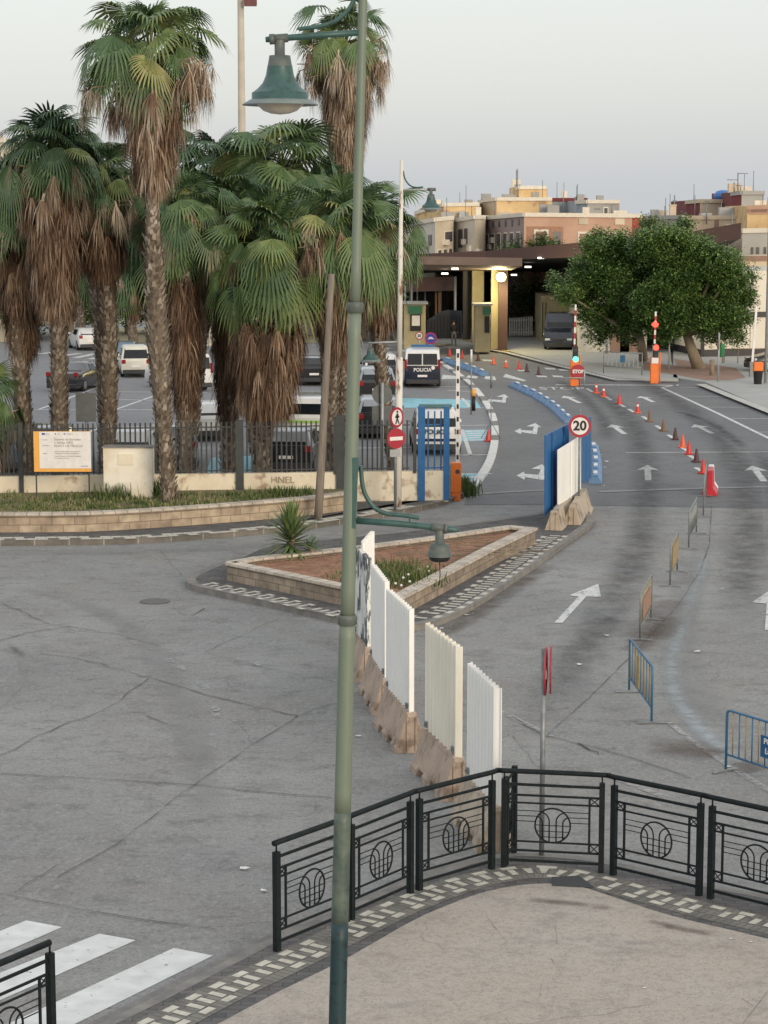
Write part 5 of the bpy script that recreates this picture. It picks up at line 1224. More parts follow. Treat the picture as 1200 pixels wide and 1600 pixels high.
# ------------------------------------------------------------------ fan palms
class VM:
    """fast face soup with per-face 'var'"""
    def __init__(s): s.v = []; s.f = []; s.a = []
    def face(s, pts, var):
        o = len(s.v); s.v += [tuple(p) for p in pts]; s.f.append(tuple(range(o, o + len(pts)))); s.a += [var] * len(pts)
    def build(s, name, mt, parent):
        me = bpy.data.meshes.new(name); off = parent.location; me.from_pydata([(v[0] - off.x, v[1] - off.y, v[2] - off.z) for v in s.v], [], s.f)
        at = me.attributes.new('var', 'FLOAT', 'POINT'); at.data.foreach_set('value', s.a); me.materials.append(MATS[mt])
        o = bpy.data.objects.new(name, me); COL.objects.link(o); o.parent = parent; return o
def fan_leaf(vm, base, az, el, lp, rad, var, droop=.35, nseg=22, spread=R(100), rnd=random, roll=0.0, wl=1.0):
    u = Vector((math.cos(az), math.sin(az), 0)); d = (u * math.cos(el) + Vector((0, 0, math.sin(el)))).normalized()
    # petiole sags outwards
    pts = []; p = Vector(base); dd = d.copy(); k = 5
    for i in range(k + 1):
        pts.append(p.copy()); p = p + dd * lp / k; dd = (dd + Vector((0, 0, -.10 * droop))).normalized()
    side = dd.cross(Vector((0, 0, 1)));
    if side.length < .05: side = Vector((-math.sin(az), math.cos(az), 0))
    side.normalize(); side = (Matrix.Rotation(roll, 3, dd) @ side)
    for i in range(k):
        w_ = side * .022; vm.face([pts[i] - w_, pts[i] + w_, pts[i + 1] + w_, pts[i + 1] - w_], min(1, var + .25))
    dd = (Matrix.Rotation(-(.25 + droop * .55), 3, side) @ dd) if side.cross(dd).z > 0 else (Matrix.Rotation((.25 + droop * .55), 3, side) @ dd)
    dd.normalize(); c = pts[-1]; nrm = side.cross(dd)
    for s_ in range(nseg):
        a0 = -spread + 2 * spread * s_ / nseg; a1 = -spread + 2 * spread * (s_ + 1) / nseg; am = (a0 + a1) / 2
        rr = rad * (1 - .18 * abs(am) / spread) * rnd.uniform(.88, 1.08); v2 = max(0, min(1, var + rnd.uniform(-.10, .10)))
        def pt(a, r_, h=0.0, w_=1.0):
            q = c + (dd * math.cos(a) + side * math.sin(a)) * r_ + nrm * h; g = droop * r_ * r_ / rad * .55 + (abs(math.sin(a)) * r_ * .18)
            q.z -= g; return q
        r1, r2 = rr * .50, rr * .80; fold = .03 * rad * (1 if s_ % 2 else -1)
        L1, R1 = pt(a0 + .0, r1), pt(a1, r1); M1 = pt(am, r1, fold)
        vm.face([c, L1, M1], v2); vm.face([c, M1, R1], max(0, v2 - .05))
        hw = (a1 - a0) * .28; L2, R2 = pt(am - hw * .75, r2), pt(am + hw * .75, r2); L2.z -= droop * rad * .05; R2.z -= droop * rad * .05
        T = pt(am, rr); T.z -= droop * rad * rnd.uniform(.10, .32)
        vm.face([L1, R1, R2, L2], v2); vm.face([L2, R2, T], min(1, v2 + .12))
def dead_leaf(vm, base, az, rout, ln, var, rnd=random):
    """withered folded leaf hanging from the trunk"""
    u = Vector((math.cos(az), math.sin(az), 0)); t = Vector((-math.sin(az), math.cos(az), 0)); p = Vector(base)
    q = p + u * rout + Vector((0, 0, -rnd.uniform(.05, .35))); w_ = t * .02
    vm.face([p - w_, p + w_, q + w_, q - w_], min(1, var + .2))
    for i in range(rnd.randint(13, 19)):
        a = rnd.uniform(-1, 1); l = ln * rnd.uniform(.55, 1.1); s0 = q + t * a * .05; spread_ = t * a * rnd.uniform(.10, .38) + u * rnd.uniform(-.12, .22)
        m1 = s0 + spread_ * .6 + Vector((0, 0, -l * .45)); m2 = s0 + spread_ + Vector((0, 0, -l)) + u * rnd.uniform(-.08, .06); ww = t * rnd.uniform(.006, .021); v2 = max(0, min(1, var + rnd.uniform(-.22, .22)))
        vm.face([s0 - ww * .5, s0 + ww * .5, m1 + ww, m1 - ww], v2); vm.face([m1 - ww, m1 + ww, m2], min(1, v2 + .1))
def palm(base, top, label, rb=.22, rt=.16, leaves=46, lp=1.15, rad=1.05, skirt=3.0, srad=.35, ndead=220, boots=True, seed=1, green=.3, drooping=1.0, rough_to=1.0, dead_var=.4, bulge=None, mixdead=14, taper=.6, sk0=.2):
    rnd = random.Random(seed); base = Vector(base); top = Vector(top)
    root = thing('palm_tree', label, 'palm tree', base, group='fan palms round the car park')
    # trunk
    k = 26; bend = Vector((rnd.uniform(-.25, .25), rnd.uniform(-.3, .3), 0)); path = []; rad_ = []
    for i in range(k + 1):
        t = i / k; p = base.lerp(top, t) + bend * math.sin(t * math.pi); path.append(p); r_ = rb + (rt - rb) * t
        if bulge: r_ += bulge[1] * math.exp(-((t - bulge[0]) / bulge[2]) ** 2)
        rad_.append(r_ * rnd.uniform(.94, 1.06))
    m = MB(); m.tube(path, rad_, 14, var=.35)
    def tp(t): i = min(k - 1, int(t * k)); return path[i].lerp(path[i + 1], t * k - i), rad_[i]
    me = m
    vs_n = len(m.v); nb = int((top - base).length * 95) if boots else int((top - base).length * 14)
    for q_ in range(nb):
        t = (q_ + rnd.random()) / nb; c, r_ = tp(t); a = q_ * 2.399 + rnd.uniform(-.15, .15); u = Vector((math.cos(a), math.sin(a), 0)); s_ = Vector((-math.sin(a), math.cos(a), 0)); w_ = rnd.uniform(.04, .09); h = rnd.uniform(.10, .24); o = rnd.uniform(.03, .12) if boots and t < rough_to else .012
        va = rnd.uniform(.15, 1); m.add([c + u * r_ * .95 - s_ * w_, c + u * r_ * .95 + s_ * w_, c + u * (r_ + o) + s_ * w_ * .45 + Vector((0, 0, h)), c + u * (r_ + o) - s_ * w_ * .45 + Vector((0, 0, h * .85))], [(0, 1, 2, 3)], 0, va)
    m.build('trunk', 'palm_bark', root, world=True)
    vm = VM()
    for i in range(leaves):
        f = i / leaves; el = R(82) - f * R(118) * drooping + rnd.uniform(-.15, .15); az = i * 2.399 + rnd.uniform(-.3, .3); b = top + Vector((0, 0, (1 - f) * .35))
        fan_leaf(vm, b, az, el, lp * rnd.uniform(.5, .85 if f < .2 else 1.3), rad * rnd.uniform(.65, 1.1), max(0, min(.95, green * rnd.uniform(.35, 1.2) + f * .22 + (.45 if rnd.random() < .07 else 0))), droop=(.35 + f * .6) * rnd.uniform(.5, 1.5), rnd=rnd, roll=rnd.uniform(-.9, .9), nseg=22)
    vm.build('crown', 'palm_green', root)
    vm = VM(); dn = (base - top).normalized()
    for i in range(ndead):
        f = (i + rnd.random()) / ndead; c = top + dn * (sk0 + f * max(.3, skirt - .8 - sk0)) ; az = rnd.uniform(0, 6.28); sr = srad * (1.0 - taper * f) * rnd.uniform(.35, 1.15)
        dead_leaf(vm, c, az, sr, rnd.uniform(.8, 1.25), max(0, min(1, dead_var + rnd.uniform(-.28, .3))), rnd)
    for i in range(mixdead):   # withered leaves still spread under the crown
        az = rnd.uniform(0, 6.28); c = top + dn * rnd.uniform(.0, .6); u = Vector((math.cos(az), math.sin(az), 0)); q = c + Vector((0, 0, .3)) + u * lp * rnd.uniform(.4, 1.3) + Vector((0, 0, -rnd.uniform(-.4, .9)))
        vm.face([c + Vector((0, 0, .02)), c - Vector((0, 0, .02)), q - Vector((0, 0, .02)), q + Vector((0, 0, .02))], .8)
        for j in range(3): dead_leaf(vm, q - u * rnd.uniform(0, .4), az + rnd.uniform(-.5, .5), .12, rnd.uniform(.6, 1.35), rnd.uniform(.45, 1), rnd)
    vm.build('dead_fronds', 'palm_dead', root)
    return root
def palm_px(bx, by, D, tx, ty, skirt_y, label, zb=0.0, **k):
    b = P(bx, by, D); b.z = zb; t = P(tx, ty, D); t.y = D
    sk = max(.5, t.z - P(tx, skirt_y, D).z); return palm(b, t, label, skirt=sk, **k)
palm_px(265, 782, 62.2, 234, 106, 295, 'tall slender fan palm standing in the grass bed, its rough trunk crossing the fence', zb=.55, rb=.20, rt=.14, leaves=52, lp=1.6, rad=1.15, srad=1.05, ndead=400, seed=3, green=.42, bulge=(.42, .12, .20), rough_to=.62, dead_var=.48, mixdead=42, drooping=.70)
palm_px(540, 740, 79, 540, 84, 272, 'tall shaggy fan palm behind the lamp post, mostly brown hanging leaves', rb=.22, rt=.2, leaves=34, lp=1.4, rad=1.1, srad=1.1, ndead=460, seed=4, green=.42, drooping=.6, dead_var=.52, mixdead=90)
palm_px(92, 745, 68, 82, 255, 490, 'fan palm with a wide tan skirt left of the tall slender palm', rb=.26, rt=.24, leaves=50, lp=1.2, rad=1.15, srad=1.15, ndead=560, seed=5, green=.18, dead_var=.44, mixdead=34, drooping=.72, sk0=.8)
palm_px(165, 750, 70, 160, 300, 430, 'dark trunked fan palm between the tan skirted palm and the tall slender one', rb=.27, rt=.24, leaves=36, lp=1.2, rad=1.1, srad=.8, ndead=320, seed=6, green=.18, dead_var=.2, mixdead=16, drooping=.95, sk0=1.2)
palm_px(44, 750, 69.5, 28, 330, 560, 'fan palm with a dark brown skirt near the left edge', rb=.27, rt=.24, leaves=44, lp=1.2, rad=1.15, srad=.85, ndead=420, seed=7, green=.14, dead_var=.32, mixdead=20, drooping=.8, sk0=.9)
palm_px(-14, 780, 66.2, -16, 640, 760, 'low young fan palm poking in at the left edge before the fence', rb=.25, rt=.25, leaves=26, lp=.9, rad=.95, srad=.5, ndead=120, seed=8, green=.3, drooping=.8, dead_var=.4, mixdead=10)
palm_px(291, 750, 68, 288, 350, 640, 'fan palm with a long narrow brown skirt right of the tall slender trunk', rb=.24, rt=.24, leaves=46, lp=1.2, rad=1.1, srad=.62, ndead=520, seed=9, green=.30, dead_var=.3, sk0=1.3, drooping=1.1)
palm_px(358, 750, 70, 350, 345, 655, 'fan palm with a blackish skirt behind the big central palm', rb=.26, rt=.24, leaves=44, lp=1.25, rad=1.15, srad=.6, ndead=360, seed=10, green=.25, dead_var=.14, sk0=1.4)
palm_px(408, 748, 67, 418, 395, 655, 'big central fan palm with the widest skirt and broad green leaves hanging low', rb=.27, rt=.25, leaves=74, lp=1.45, rad=1.2, srad=1.2, ndead=620, seed=11, green=.44, dead_var=.36, mixdead=6, sk0=2.0, taper=.35, drooping=1.15)
palm_px(410, 745, 73, 440, 275, 470, 'fan palm rising behind the central one directly under the bell lamp', rb=.25, rt=.24, leaves=56, lp=1.5, rad=1.3, srad=.8, ndead=150, seed=12, green=.30)
palm_px(517, 745, 67.2, 535, 375, 555, 'leaning fan palm behind the lamp post with a reddish brown skirt', rb=.20, rt=.22, leaves=52, lp=1.4, rad=1.2, srad=1.0, ndead=480, seed=13, green=.38, dead_var=.42, mixdead=24, drooping=.95, sk0=.9)
palm_px(618, 740, 74, 585, 370, 520, 'fan palm right of the lamp post whose leaves reach the white lamp pole', rb=.22, rt=.22, leaves=50, lp=1.3, rad=1.15, srad=.7, ndead=220, seed=14, green=.30, dead_var=.42)
palm_px(166, 740, 76, 128, 285, 420, 'dark fan palm standing behind the two left palms', rb=.22, rt=.22, leaves=50, lp=1.4, rad=1.2, srad=.6, ndead=200, seed=15, green=.08, dead_var=.12)
palm_px(263, 740, 77, 225, 345, 470, 'dark green fan palm directly behind the tall slender trunk', rb=.24, rt=.22, leaves=56, lp=1.5, rad=1.25, srad=.6, ndead=240, seed=16, green=.10, dead_var=.12)
palm_px(294, 740, 76, 335, 290, 450, 'dark green fan palm in the back row left of the central palms', rb=.24, rt=.22, leaves=60, lp=1.5, rad=1.3, srad=.6, ndead=240, seed=17, green=.14, dead_var=.12)
palm_px(400, 740, 80, 385, 310, 470, 'dark green fan palm in the back row behind the blackish skirt', rb=.24, rt=.22, leaves=54, lp=1.5, rad=1.3, srad=.6, ndead=240, seed=18, green=.12, dead_var=.12)
palm_px(517, 740, 78, 492, 330, 480, 'fan palm in the back row between the central palm and the leaning one', rb=.24, rt=.22, leaves=54, lp=1.4, rad=1.2, srad=.6, ndead=220, seed=19, green=.22, dead_var=.2)
palm_px(40, 740, 80, 5, 330, 470, 'dark fan palm in the back row at the left edge', rb=.24, rt=.22, leaves=54, lp=1.5, rad=1.3, srad=.6, ndead=260, seed=20, green=.08, dead_var=.12)
palm_px(210, 535, 138, 205, 420, 500, 'distant fan palm beyond the cream estate car', rb=.28, rt=.26, leaves=44, lp=1.5, rad=1.4, srad=.8, ndead=200, seed=21, green=.08, dead_var=.1)
palm_px(122, 530, 142, 120, 415, 495, 'distant fan palm beyond the farthest white car', rb=.28, rt=.26, leaves=44, lp=1.5, rad=1.4, srad=.8, ndead=200, seed=22, green=.08, dead_var=.1)
# ------------------------------------------------------------------ leafy trees
def leafy(base, lobes, label, trunk_path, trad, n=9000, leaf=.20, mt='leaf_ficus', seed=1, name='tree', grp=None, sq=.8, inner=.35, bright=0.0, bark='bark_ficus', limbs=True):
    """lobes: (center Vector, radius). leaves are small faces gathered in sprigs on and inside each lobe"""
    rnd = random.Random(seed); root = thing(name, label, 'tree', base, group=grp)
    m = MB(); k = len(trunk_path); m.tube(smooth_pts(trunk_path, 4), [trad * (1 - .45 * i / (4 * (k - 1))) for i in range(4 * (k - 1) + 1)], 10)
    top = Vector(trunk_path[-1])
    if limbs:
        for c, r_ in lobes[:9]:
            mid = top.lerp(c, .5) + Vector((rnd.uniform(-.3, .3), rnd.uniform(-.3, .3), -.2)); m.tube(smooth_pts([top - Vector((0, 0, .2)), mid, c], 3), [trad * .5, trad * .45, trad * .4, trad * .3, trad * .25, trad * .15, trad * .08], 6)
    m.build('trunk', bark, root, world=True)
    vm = VM(); tot = sum(r_ * r_ for _, r_ in lobes); zmin = min(c.z - r_ for c, r_ in lobes); zmax = max(c.z + r_ for c, r_ in lobes)
    for c, r_ in lobes:
        ns = int(n * r_ * r_ / tot / 7)
        va0 = rnd.uniform(-.12, .12); tw = [(Vector((rnd.gauss(0, 1), rnd.gauss(0, 1), rnd.gauss(0, 1))).normalized(), rnd.uniform(.80, 1.18), rnd.uniform(-.22, .22)) for _ in range(26)]
        for _ in range(ns):
            bd, bs, bv = rnd.choice(tw); d = (bd + .33 * Vector((rnd.gauss(0, 1), rnd.gauss(0, 1), rnd.gauss(0, 1)))).normalized(); _d = Vector((rnd.gauss(0, 1), rnd.gauss(0, 1), rnd.gauss(0, 1))).normalized(); rr = r_ * (rnd.uniform(inner, 1.0) ** .5) * bs; d.z *= sq
            s0 = c + d * rr; gd = (d + Vector((rnd.uniform(-.4, .4), rnd.uniform(-.4, .4), rnd.uniform(-.1, .6)))).normalized(); va = .12 + va0 + bv + rnd.random() ** 1.4 * .5 + bright + max(0, d.z) * .15  # upper side of each lobe coloured lighter: soft overhead light painted into the leaves
            for j in range(7):
                q = s0 + gd * (j * leaf * .45) + Vector((rnd.uniform(-1, 1), rnd.uniform(-1, 1), rnd.uniform(-1, 1))) * leaf * .7
                a = Vector((rnd.uniform(-1, 1), rnd.uniform(-1, 1), rnd.uniform(-.6, .6))).normalized(); b = a.cross(Vector((rnd.uniform(-.5, .5), rnd.uniform(-.5, .5), 1))).normalized(); l = leaf * rnd.uniform(.6, 1.2); v2 = max(0, min(1, va + rnd.uniform(-.12, .12) + j * .02))
                vm.face([q - a * l * .5, q - b * l * .26, q + a * l * .5, q + b * l * .26], v2)
    vm.build('crown', mt, root); return root
def LB(l, D, dd=0.0, seed=1, rk=1.0):
    rnd = random.Random(seed); o = []
    for x, y, r_ in l: d = D + rnd.uniform(-1, 1) * 1.6 + dd; o.append((P(x, y, d), r_ / 3300 * d * rk))
    return o
DT = 121
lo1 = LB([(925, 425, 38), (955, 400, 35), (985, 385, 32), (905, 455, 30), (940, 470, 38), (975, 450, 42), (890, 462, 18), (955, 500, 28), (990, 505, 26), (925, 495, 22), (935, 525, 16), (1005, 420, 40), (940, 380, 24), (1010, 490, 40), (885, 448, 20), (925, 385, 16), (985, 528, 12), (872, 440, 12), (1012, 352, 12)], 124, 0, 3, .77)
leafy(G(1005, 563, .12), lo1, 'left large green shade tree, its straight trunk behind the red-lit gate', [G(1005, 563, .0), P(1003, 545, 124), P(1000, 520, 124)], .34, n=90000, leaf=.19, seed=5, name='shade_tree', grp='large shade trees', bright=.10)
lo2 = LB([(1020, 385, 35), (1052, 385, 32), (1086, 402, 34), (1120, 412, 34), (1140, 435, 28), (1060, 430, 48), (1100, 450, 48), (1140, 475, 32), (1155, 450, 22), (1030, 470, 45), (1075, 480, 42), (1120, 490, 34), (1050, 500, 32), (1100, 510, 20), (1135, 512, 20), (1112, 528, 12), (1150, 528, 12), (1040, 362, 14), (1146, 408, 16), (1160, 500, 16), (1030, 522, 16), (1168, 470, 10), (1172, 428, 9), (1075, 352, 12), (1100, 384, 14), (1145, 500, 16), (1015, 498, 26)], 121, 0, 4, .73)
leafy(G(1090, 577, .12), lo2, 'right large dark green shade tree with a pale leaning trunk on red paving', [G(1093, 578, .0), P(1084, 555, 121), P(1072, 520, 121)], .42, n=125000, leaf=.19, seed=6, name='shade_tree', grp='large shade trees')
leafy(G(830, 517, 0), LB([(820, 455, 22), (840, 470, 26), (805, 475, 18), (860, 460, 20), (830, 488, 22)], 160, 0, 5), 'dull green tree glimpsed under the canopy behind the white fence', [Vector((P(830, 500, 160).x, 160, 0)), P(830, 490, 160)], .2, n=4000, leaf=.3, mt='leaf_far', seed=7, name='tree', grp=None)
leafy(Vector((P(835, 390, 172).x, 172, 0)), LB([(800, 396, 10), (820, 390, 13), (845, 388, 13), (865, 392, 10), (788, 399, 8)], 172, 0, 6), 'row of low green foliage just above the canopy in front of the mauve building', [Vector((P(835, 390, 172).x, 172, 0)), P(835, 395, 172)], .2, n=3500, leaf=.3, mt='leaf_far', seed=8, name='tree')
for i, (x0, lab) in enumerate(((20, 'dark distant tree filling the gap behind the leftmost palms'), (110, 'dark distant tree behind the second palm trunk from the left'), (200, 'dark distant tree behind the tall slender palm trunk'), (310, 'dark distant tree behind the narrow skirted palm'), (400, 'dark distant tree behind the central palm'), (480, 'dark distant tree left of the lamp post at the back'), (565, 'dark distant tree right of the lamp post at the back'))):
    D = 150 + (i % 3) * 4; rnd = random.Random(i); leafy(Vector((P(x0, 500, D).x, D, 0)), LB([(x0 + rnd.uniform(-45, 45), rnd.uniform(420, 490), rnd.uniform(24, 34)) for _ in range(9)], D, 0, i), lab, [Vector((P(x0, 500, D).x, D, 0)), P(x0, 490, D)], .3, n=4200, leaf=.42, mt='leaf_far', seed=20 + i, name='tree', grp='dark trees behind the car park')
# ------------------------------------------------------------------ small plants
def rosette(base, n, ln, mt, label, name, width=.05, seed=1, stem=.35, cat='plant', var=(.2, .7), el0=85, el1=-35):
    rnd = random.Random(seed); root = thing(name, label, cat, base); m = MB(); m.tube([(0, 0, 0), (.02, 0, stem)], .09, 8); m.build('stem', 'bark_ficus', root); vm = VM()
    for i in range(n):
        f = i / n; el = R(el0 + (el1 - el0) * f) + rnd.uniform(-.1, .1); az = i * 2.4 + rnd.uniform(-.2, .2); d = Vector((math.cos(az) * math.cos(el), math.sin(az) * math.cos(el), math.sin(el))); s_ = Vector((-math.sin(az), math.cos(az), 0)); L_ = ln * rnd.uniform(.8, 1.1)
        o = Vector(base) + Vector((0, 0, stem * (1 - .7 * f))); a = o + d * L_ * .5 + Vector((0, 0, .0)); b = o + d * L_ + Vector((0, 0, -.12 * L_)); va = rnd.uniform(*var); vm.face([o - s_ * width * .5, o + s_ * width * .5, a + s_ * width * .6, a - s_ * width * .6], va); vm.face([a - s_ * width * .6, a + s_ * width * .6, b], va + .1)
    vm.build('leaves', mt, root); return root
rosette(G(455, 868, .48), 150, 1.05, 'palm_green', 'spiky yucca with stiff radiating leaves in the left part of the planter', 'yucca', .075, 2, .6, var=(.25, .75))
mat_var('agave', [(.10, .16, .13), (.17, .24, .19), (.25, .32, .25)], .6)
rosette(G(487, 868, .48), 26, .42, 'agave', 'small grey-green succulent right of the yucca in the planter', 'succulent', .10, 5, .2, var=(.2, .9), el0=80, el1=0)
def blades(vm, cen_, rx, ry, n, h, z, seed=1, var=(0, 1), ok=None):
    rnd = random.Random(seed)
    for _ in range(n):
        x = cen_[0] + rnd.gauss(0, rx); y = cen_[1] + rnd.gauss(0, ry)
        if ok and not ok(x, y): continue
        hh = h * rnd.uniform(.4, 1.3); a = rnd.uniform(0, 6.28); t = Vector((math.cos(a), math.sin(a), 0)) * .018; tip = Vector((x + rnd.uniform(-.35, .35) * hh, y + rnd.uniform(-.35, .35) * hh, z + hh)); b = Vector((x, y, z)); mid = b.lerp(tip, .55) + Vector((0, 0, .06 * hh)); va = rnd.uniform(*var)
        vm.face([b - t, b + t, mid + t * .8, mid - t * .8], va); vm.face([mid - t * .8, mid + t * .8, tip], min(1, va + .15))
def stuff(vm, name, mt, label, cat):
    e_ = bpy.data.objects.new('tmp', None); o = vm.build(name, mt, e_); o.parent = None; bpy.data.objects.remove(e_); return tag(o, label, cat, kind='stuff')
vm = VM(); c = G(625, 900, .48); blades(vm, (c.x - .1, c.y), .45, .7, 1500, .22, .46, 3, (0, .75)); c = G(575, 905, .48); blades(vm, (c.x, c.y), .5, .5, 500, .12, .46, 4, (.2, .8))
stuff(vm, 'weeds', 'grass_blade', 'patch of pale green weeds in the front corner of the planter', 'weeds')
wly = [(p.x, p.y) for p in wl]
def inbed(x, y):
    if y > 64.0: return False
    for (x0, y0), (x1, y1) in zip(wly, wly[1:]):
        if x0 <= x <= x1: return y > y0 + (y1 - y0) * (x - x0) / (x1 - x0) + .25
    return False
vm = VM(); rnd = random.Random(2)
for _ in range(420):
    x = rnd.uniform(-13, -1.2); y = rnd.uniform(59.3, 64.0); blades(vm, (x, y), .16, .14, 26, rnd.uniform(.06, .19), .56, rnd.randint(0, 1e6), (0, .6) if rnd.random() < .5 else (.4, 1), inbed)
blades(vm, (P(245, 760, 63.4).x, 63.5), .3, .2, 260, .55, .56, 77, (0, .6), inbed); blades(vm, (P(180, 760, 63.0).x, 62.9), .25, .15, 200, .45, .56, 78, (.1, .7), inbed); blades(vm, (P(450, 770, 63.6).x, 63.6), .6, .2, 400, .3, .56, 79, (0, .6), inbed)
stuff(vm, 'grass', 'grass_blade', 'rough green and straw coloured grass in the bed below the palms', 'grass')
vm = VM(); c = G(718, 772, 0); blades(vm, (c.x + .05, c.y), .22, .4, 900, .5, 0.0, 9, (0, .35)); stuff(vm, 'weeds', 'grass_blade', 'tuft of bright green weeds at the foot of the orange parking barrier', 'weeds')
vm = VM(); c = G(795, 1243, 0); blades(vm, (c.x, c.y), .05, .05, 60, .15, .7, 9, (0, .35))
# dry twigs on the planter soil
m = MB(); rnd = random.Random(8)
for _ in range(46):
    a = G(rnd.uniform(600, 790), rnd.uniform(840, 880), .485); an = rnd.uniform(-.5, .5); l = rnd.uniform(.5, 1.6); m.tube([a, a + Vector((math.cos(an) * l * .5, math.sin(an) * l * .5, .03)), a + Vector((math.cos(an + .3) * l, math.sin(an + .3) * l, 0))], .008, 4)
o = m.build('dry_twigs', 'bark_ficus'); tag(o, 'thin dry twigs scattered over the red soil of the planter', 'twigs', kind='stuff')
m = MB(); rnd = random.Random(5)
def inplanter(x,y): return True
for x, y, z in [(630, 903, .66), (638, 898, .66), (618, 912, .62), (627, 915, .6), (655, 890, .56), (668, 886, .56), (678, 890, .56), (670, 893, .56), (640, 909, .6)]:
    c = G(x, y, z); m.lathe([(.0, .04), (.03, .02), (.034, -.01), (.0, -.02)], c, 6)
o = m.build('litter', 'sign_white'); tag(o, 'white paper scraps lying among the weeds in the planter corner', 'litter', kind='stuff')
m = MB()
for x, y in ((730, 961), (738, 959), (690, 982), (703, 980), (412, 1392), (382, 1357), (516, 1310), (948, 993), (1138, 1198), (940, 711), (934, 723), (947, 721), (945, 730), (950, 722), (944, 759), (930, 700), (1090, 1018), (1128, 920), (560, 1150), (905, 1038)):
    c = G(x, y, .022); s_ = rnd.uniform(.035, .08); m.add([c + Vector((s_ * math.cos(a_) * rnd.uniform(.6, 1.3), s_ * math.sin(a_) * rnd.uniform(.6, 1.3), rnd.uniform(0, .02))) for a_ in (0, 1.2, 2.4, 3.6, 5)], [(0, 1, 2, 3, 4)])
for x, y in ((1142, 1466), (1173, 1471), (1007, 1543)):
    c = G(x, y, .136); m.add([c + Vector((.03 * math.cos(a_), .02 * math.sin(a_), 0)) for a_ in (0, 1.2, 2.4, 3.6, 5)], [(0, 1, 2, 3, 4)])
o = m.build('litter', 'sign_white'); tag(o, 'small white scraps of litter scattered on road and plaza', 'litter', kind='stuff')
# ------------------------------------------------------------------ border canopy and booths
def cpt(px, py, D): return P(px, py, D)
can = thing('border_canopy', 'huge dark brown canopy roof over the border crossing, lights set in its underside', 'canopy', (8, 140, 0))
A = [cpt(560, 401, 152), cpt(760, 392, 146), cpt(905, 379, 139), cpt(1010, 369, 135), cpt(1090, 360, 132), cpt(1158, 348, 130)]
hgt = [.42, .66, .95, 1.0, 1.0, .98]
back = [cpt(560, 428, 185), cpt(760, 430, 185), cpt(905, 432, 185), cpt(1010, 430, 180), cpt(1110, 400, 165), cpt(1158, 372, 145)]
m = MB()
for i in range(len(A) - 1):
    a, b = A[i], A[i + 1]; a2 = a - Vector((0, 0, hgt[i])); b2 = b - Vector((0, 0, hgt[i + 1])); m.quad(a2, b2, b, a); c, d = back[i + 1], back[i]
    m.quad(a, b, c + Vector((0, 0, .6)), d + Vector((0, 0, .6)))
a = A[-1]; m.quad(a - Vector((0, 0, .95)), back[-1], back[-1] + Vector((0, 0, .6)), a); m.build('fascia', 'canopy_brown', can, world=True)
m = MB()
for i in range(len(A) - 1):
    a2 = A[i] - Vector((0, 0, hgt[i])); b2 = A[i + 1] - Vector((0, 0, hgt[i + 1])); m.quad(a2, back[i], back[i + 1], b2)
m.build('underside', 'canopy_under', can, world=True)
# front slab
def slab(pts_near, D0, depth, h, mt, par, name, dz=-.03):
    a, b = pts_near; a = cpt(*a, D0); b = cpt(*b, D0); m = MB(); vs = [a, b, b + Vector((0, depth, dz * depth)), a + Vector((0, depth, dz * depth))]; vs += [v - Vector((0, 0, h)) for v in vs]
    m.add(vs, [(0, 1, 2, 3), (7, 6, 5, 4), (4, 5, 1, 0), (5, 6, 2, 1), (6, 7, 3, 2), (7, 4, 0, 3)]); return m.build(name, mt, par, world=True)
slab(((632, 400), (816, 403)), 126, 16, .48, 'canopy_edge', can, 'front_slab', -.05)
def col(px, w_px, yb, D, mt, name='column', par=can, ytop=405, dep=.8):
    c = cpt(px, yb, D); t = cpt(px, ytop, D); w_ = w_px / 3300 * D; m = MB(); m.box((c.x, D, (max(c.z, 0) + t.z) / 2), (w_, dep, t.z - max(c.z, 0))); return m.build(name, mt, par, world=True)
for px, w_, yb, D, mt in ((785, 14, 547, 138, 'canopy_brown'), (772, 11, 545, 138.5, 'stone_cream'), (746, 18, 536, 141, 'stone_cream'), (729, 12, 530, 142, 'dark_steel')): col(px, w_, yb, D, mt)
m = MB()
for px, py, D in ((711, 420, 132), (695, 427.5, 138), (845, 403, 142), (825, 417, 150), (803, 429.5, 162)):
    c = cpt(px, py, D); m.box(c, (.42, .5, .10))
m.build('ceiling_lights', 'glow_ceiling', can, world=True)
# sodium floodlight on the brown column
c = cpt(783, 433, 136.6); fl = thing('floodlight', 'bright yellow floodlight glowing on the brown canopy column', 'floodlight', c)
m = MB(); m.lathe([(0, -.30), (.18, -.26), (.28, -.15), (.32, 0), (.28, .15), (.16, .26), (0, .30)], n=16); m.build('glowing_lens', 'glow_sodium', fl)
m = MB(); m.box((0, .5, 0), (.5, .25, .5)); m.bar((0, .5, 0), (0, .9, 0), .1); m.build('housing', 'dark_steel', fl)
ld = bpy.data.lights.new('floodlight_lamp', 'POINT'); ld.energy = 900; ld.color = (1, .84, .45); ld.shadow_soft_size = .4; lo = bpy.data.objects.new('floodlight_lamp', ld); COL.objects.link(lo); lo.parent = fl; lo.location = (-.2, -.9, 0)
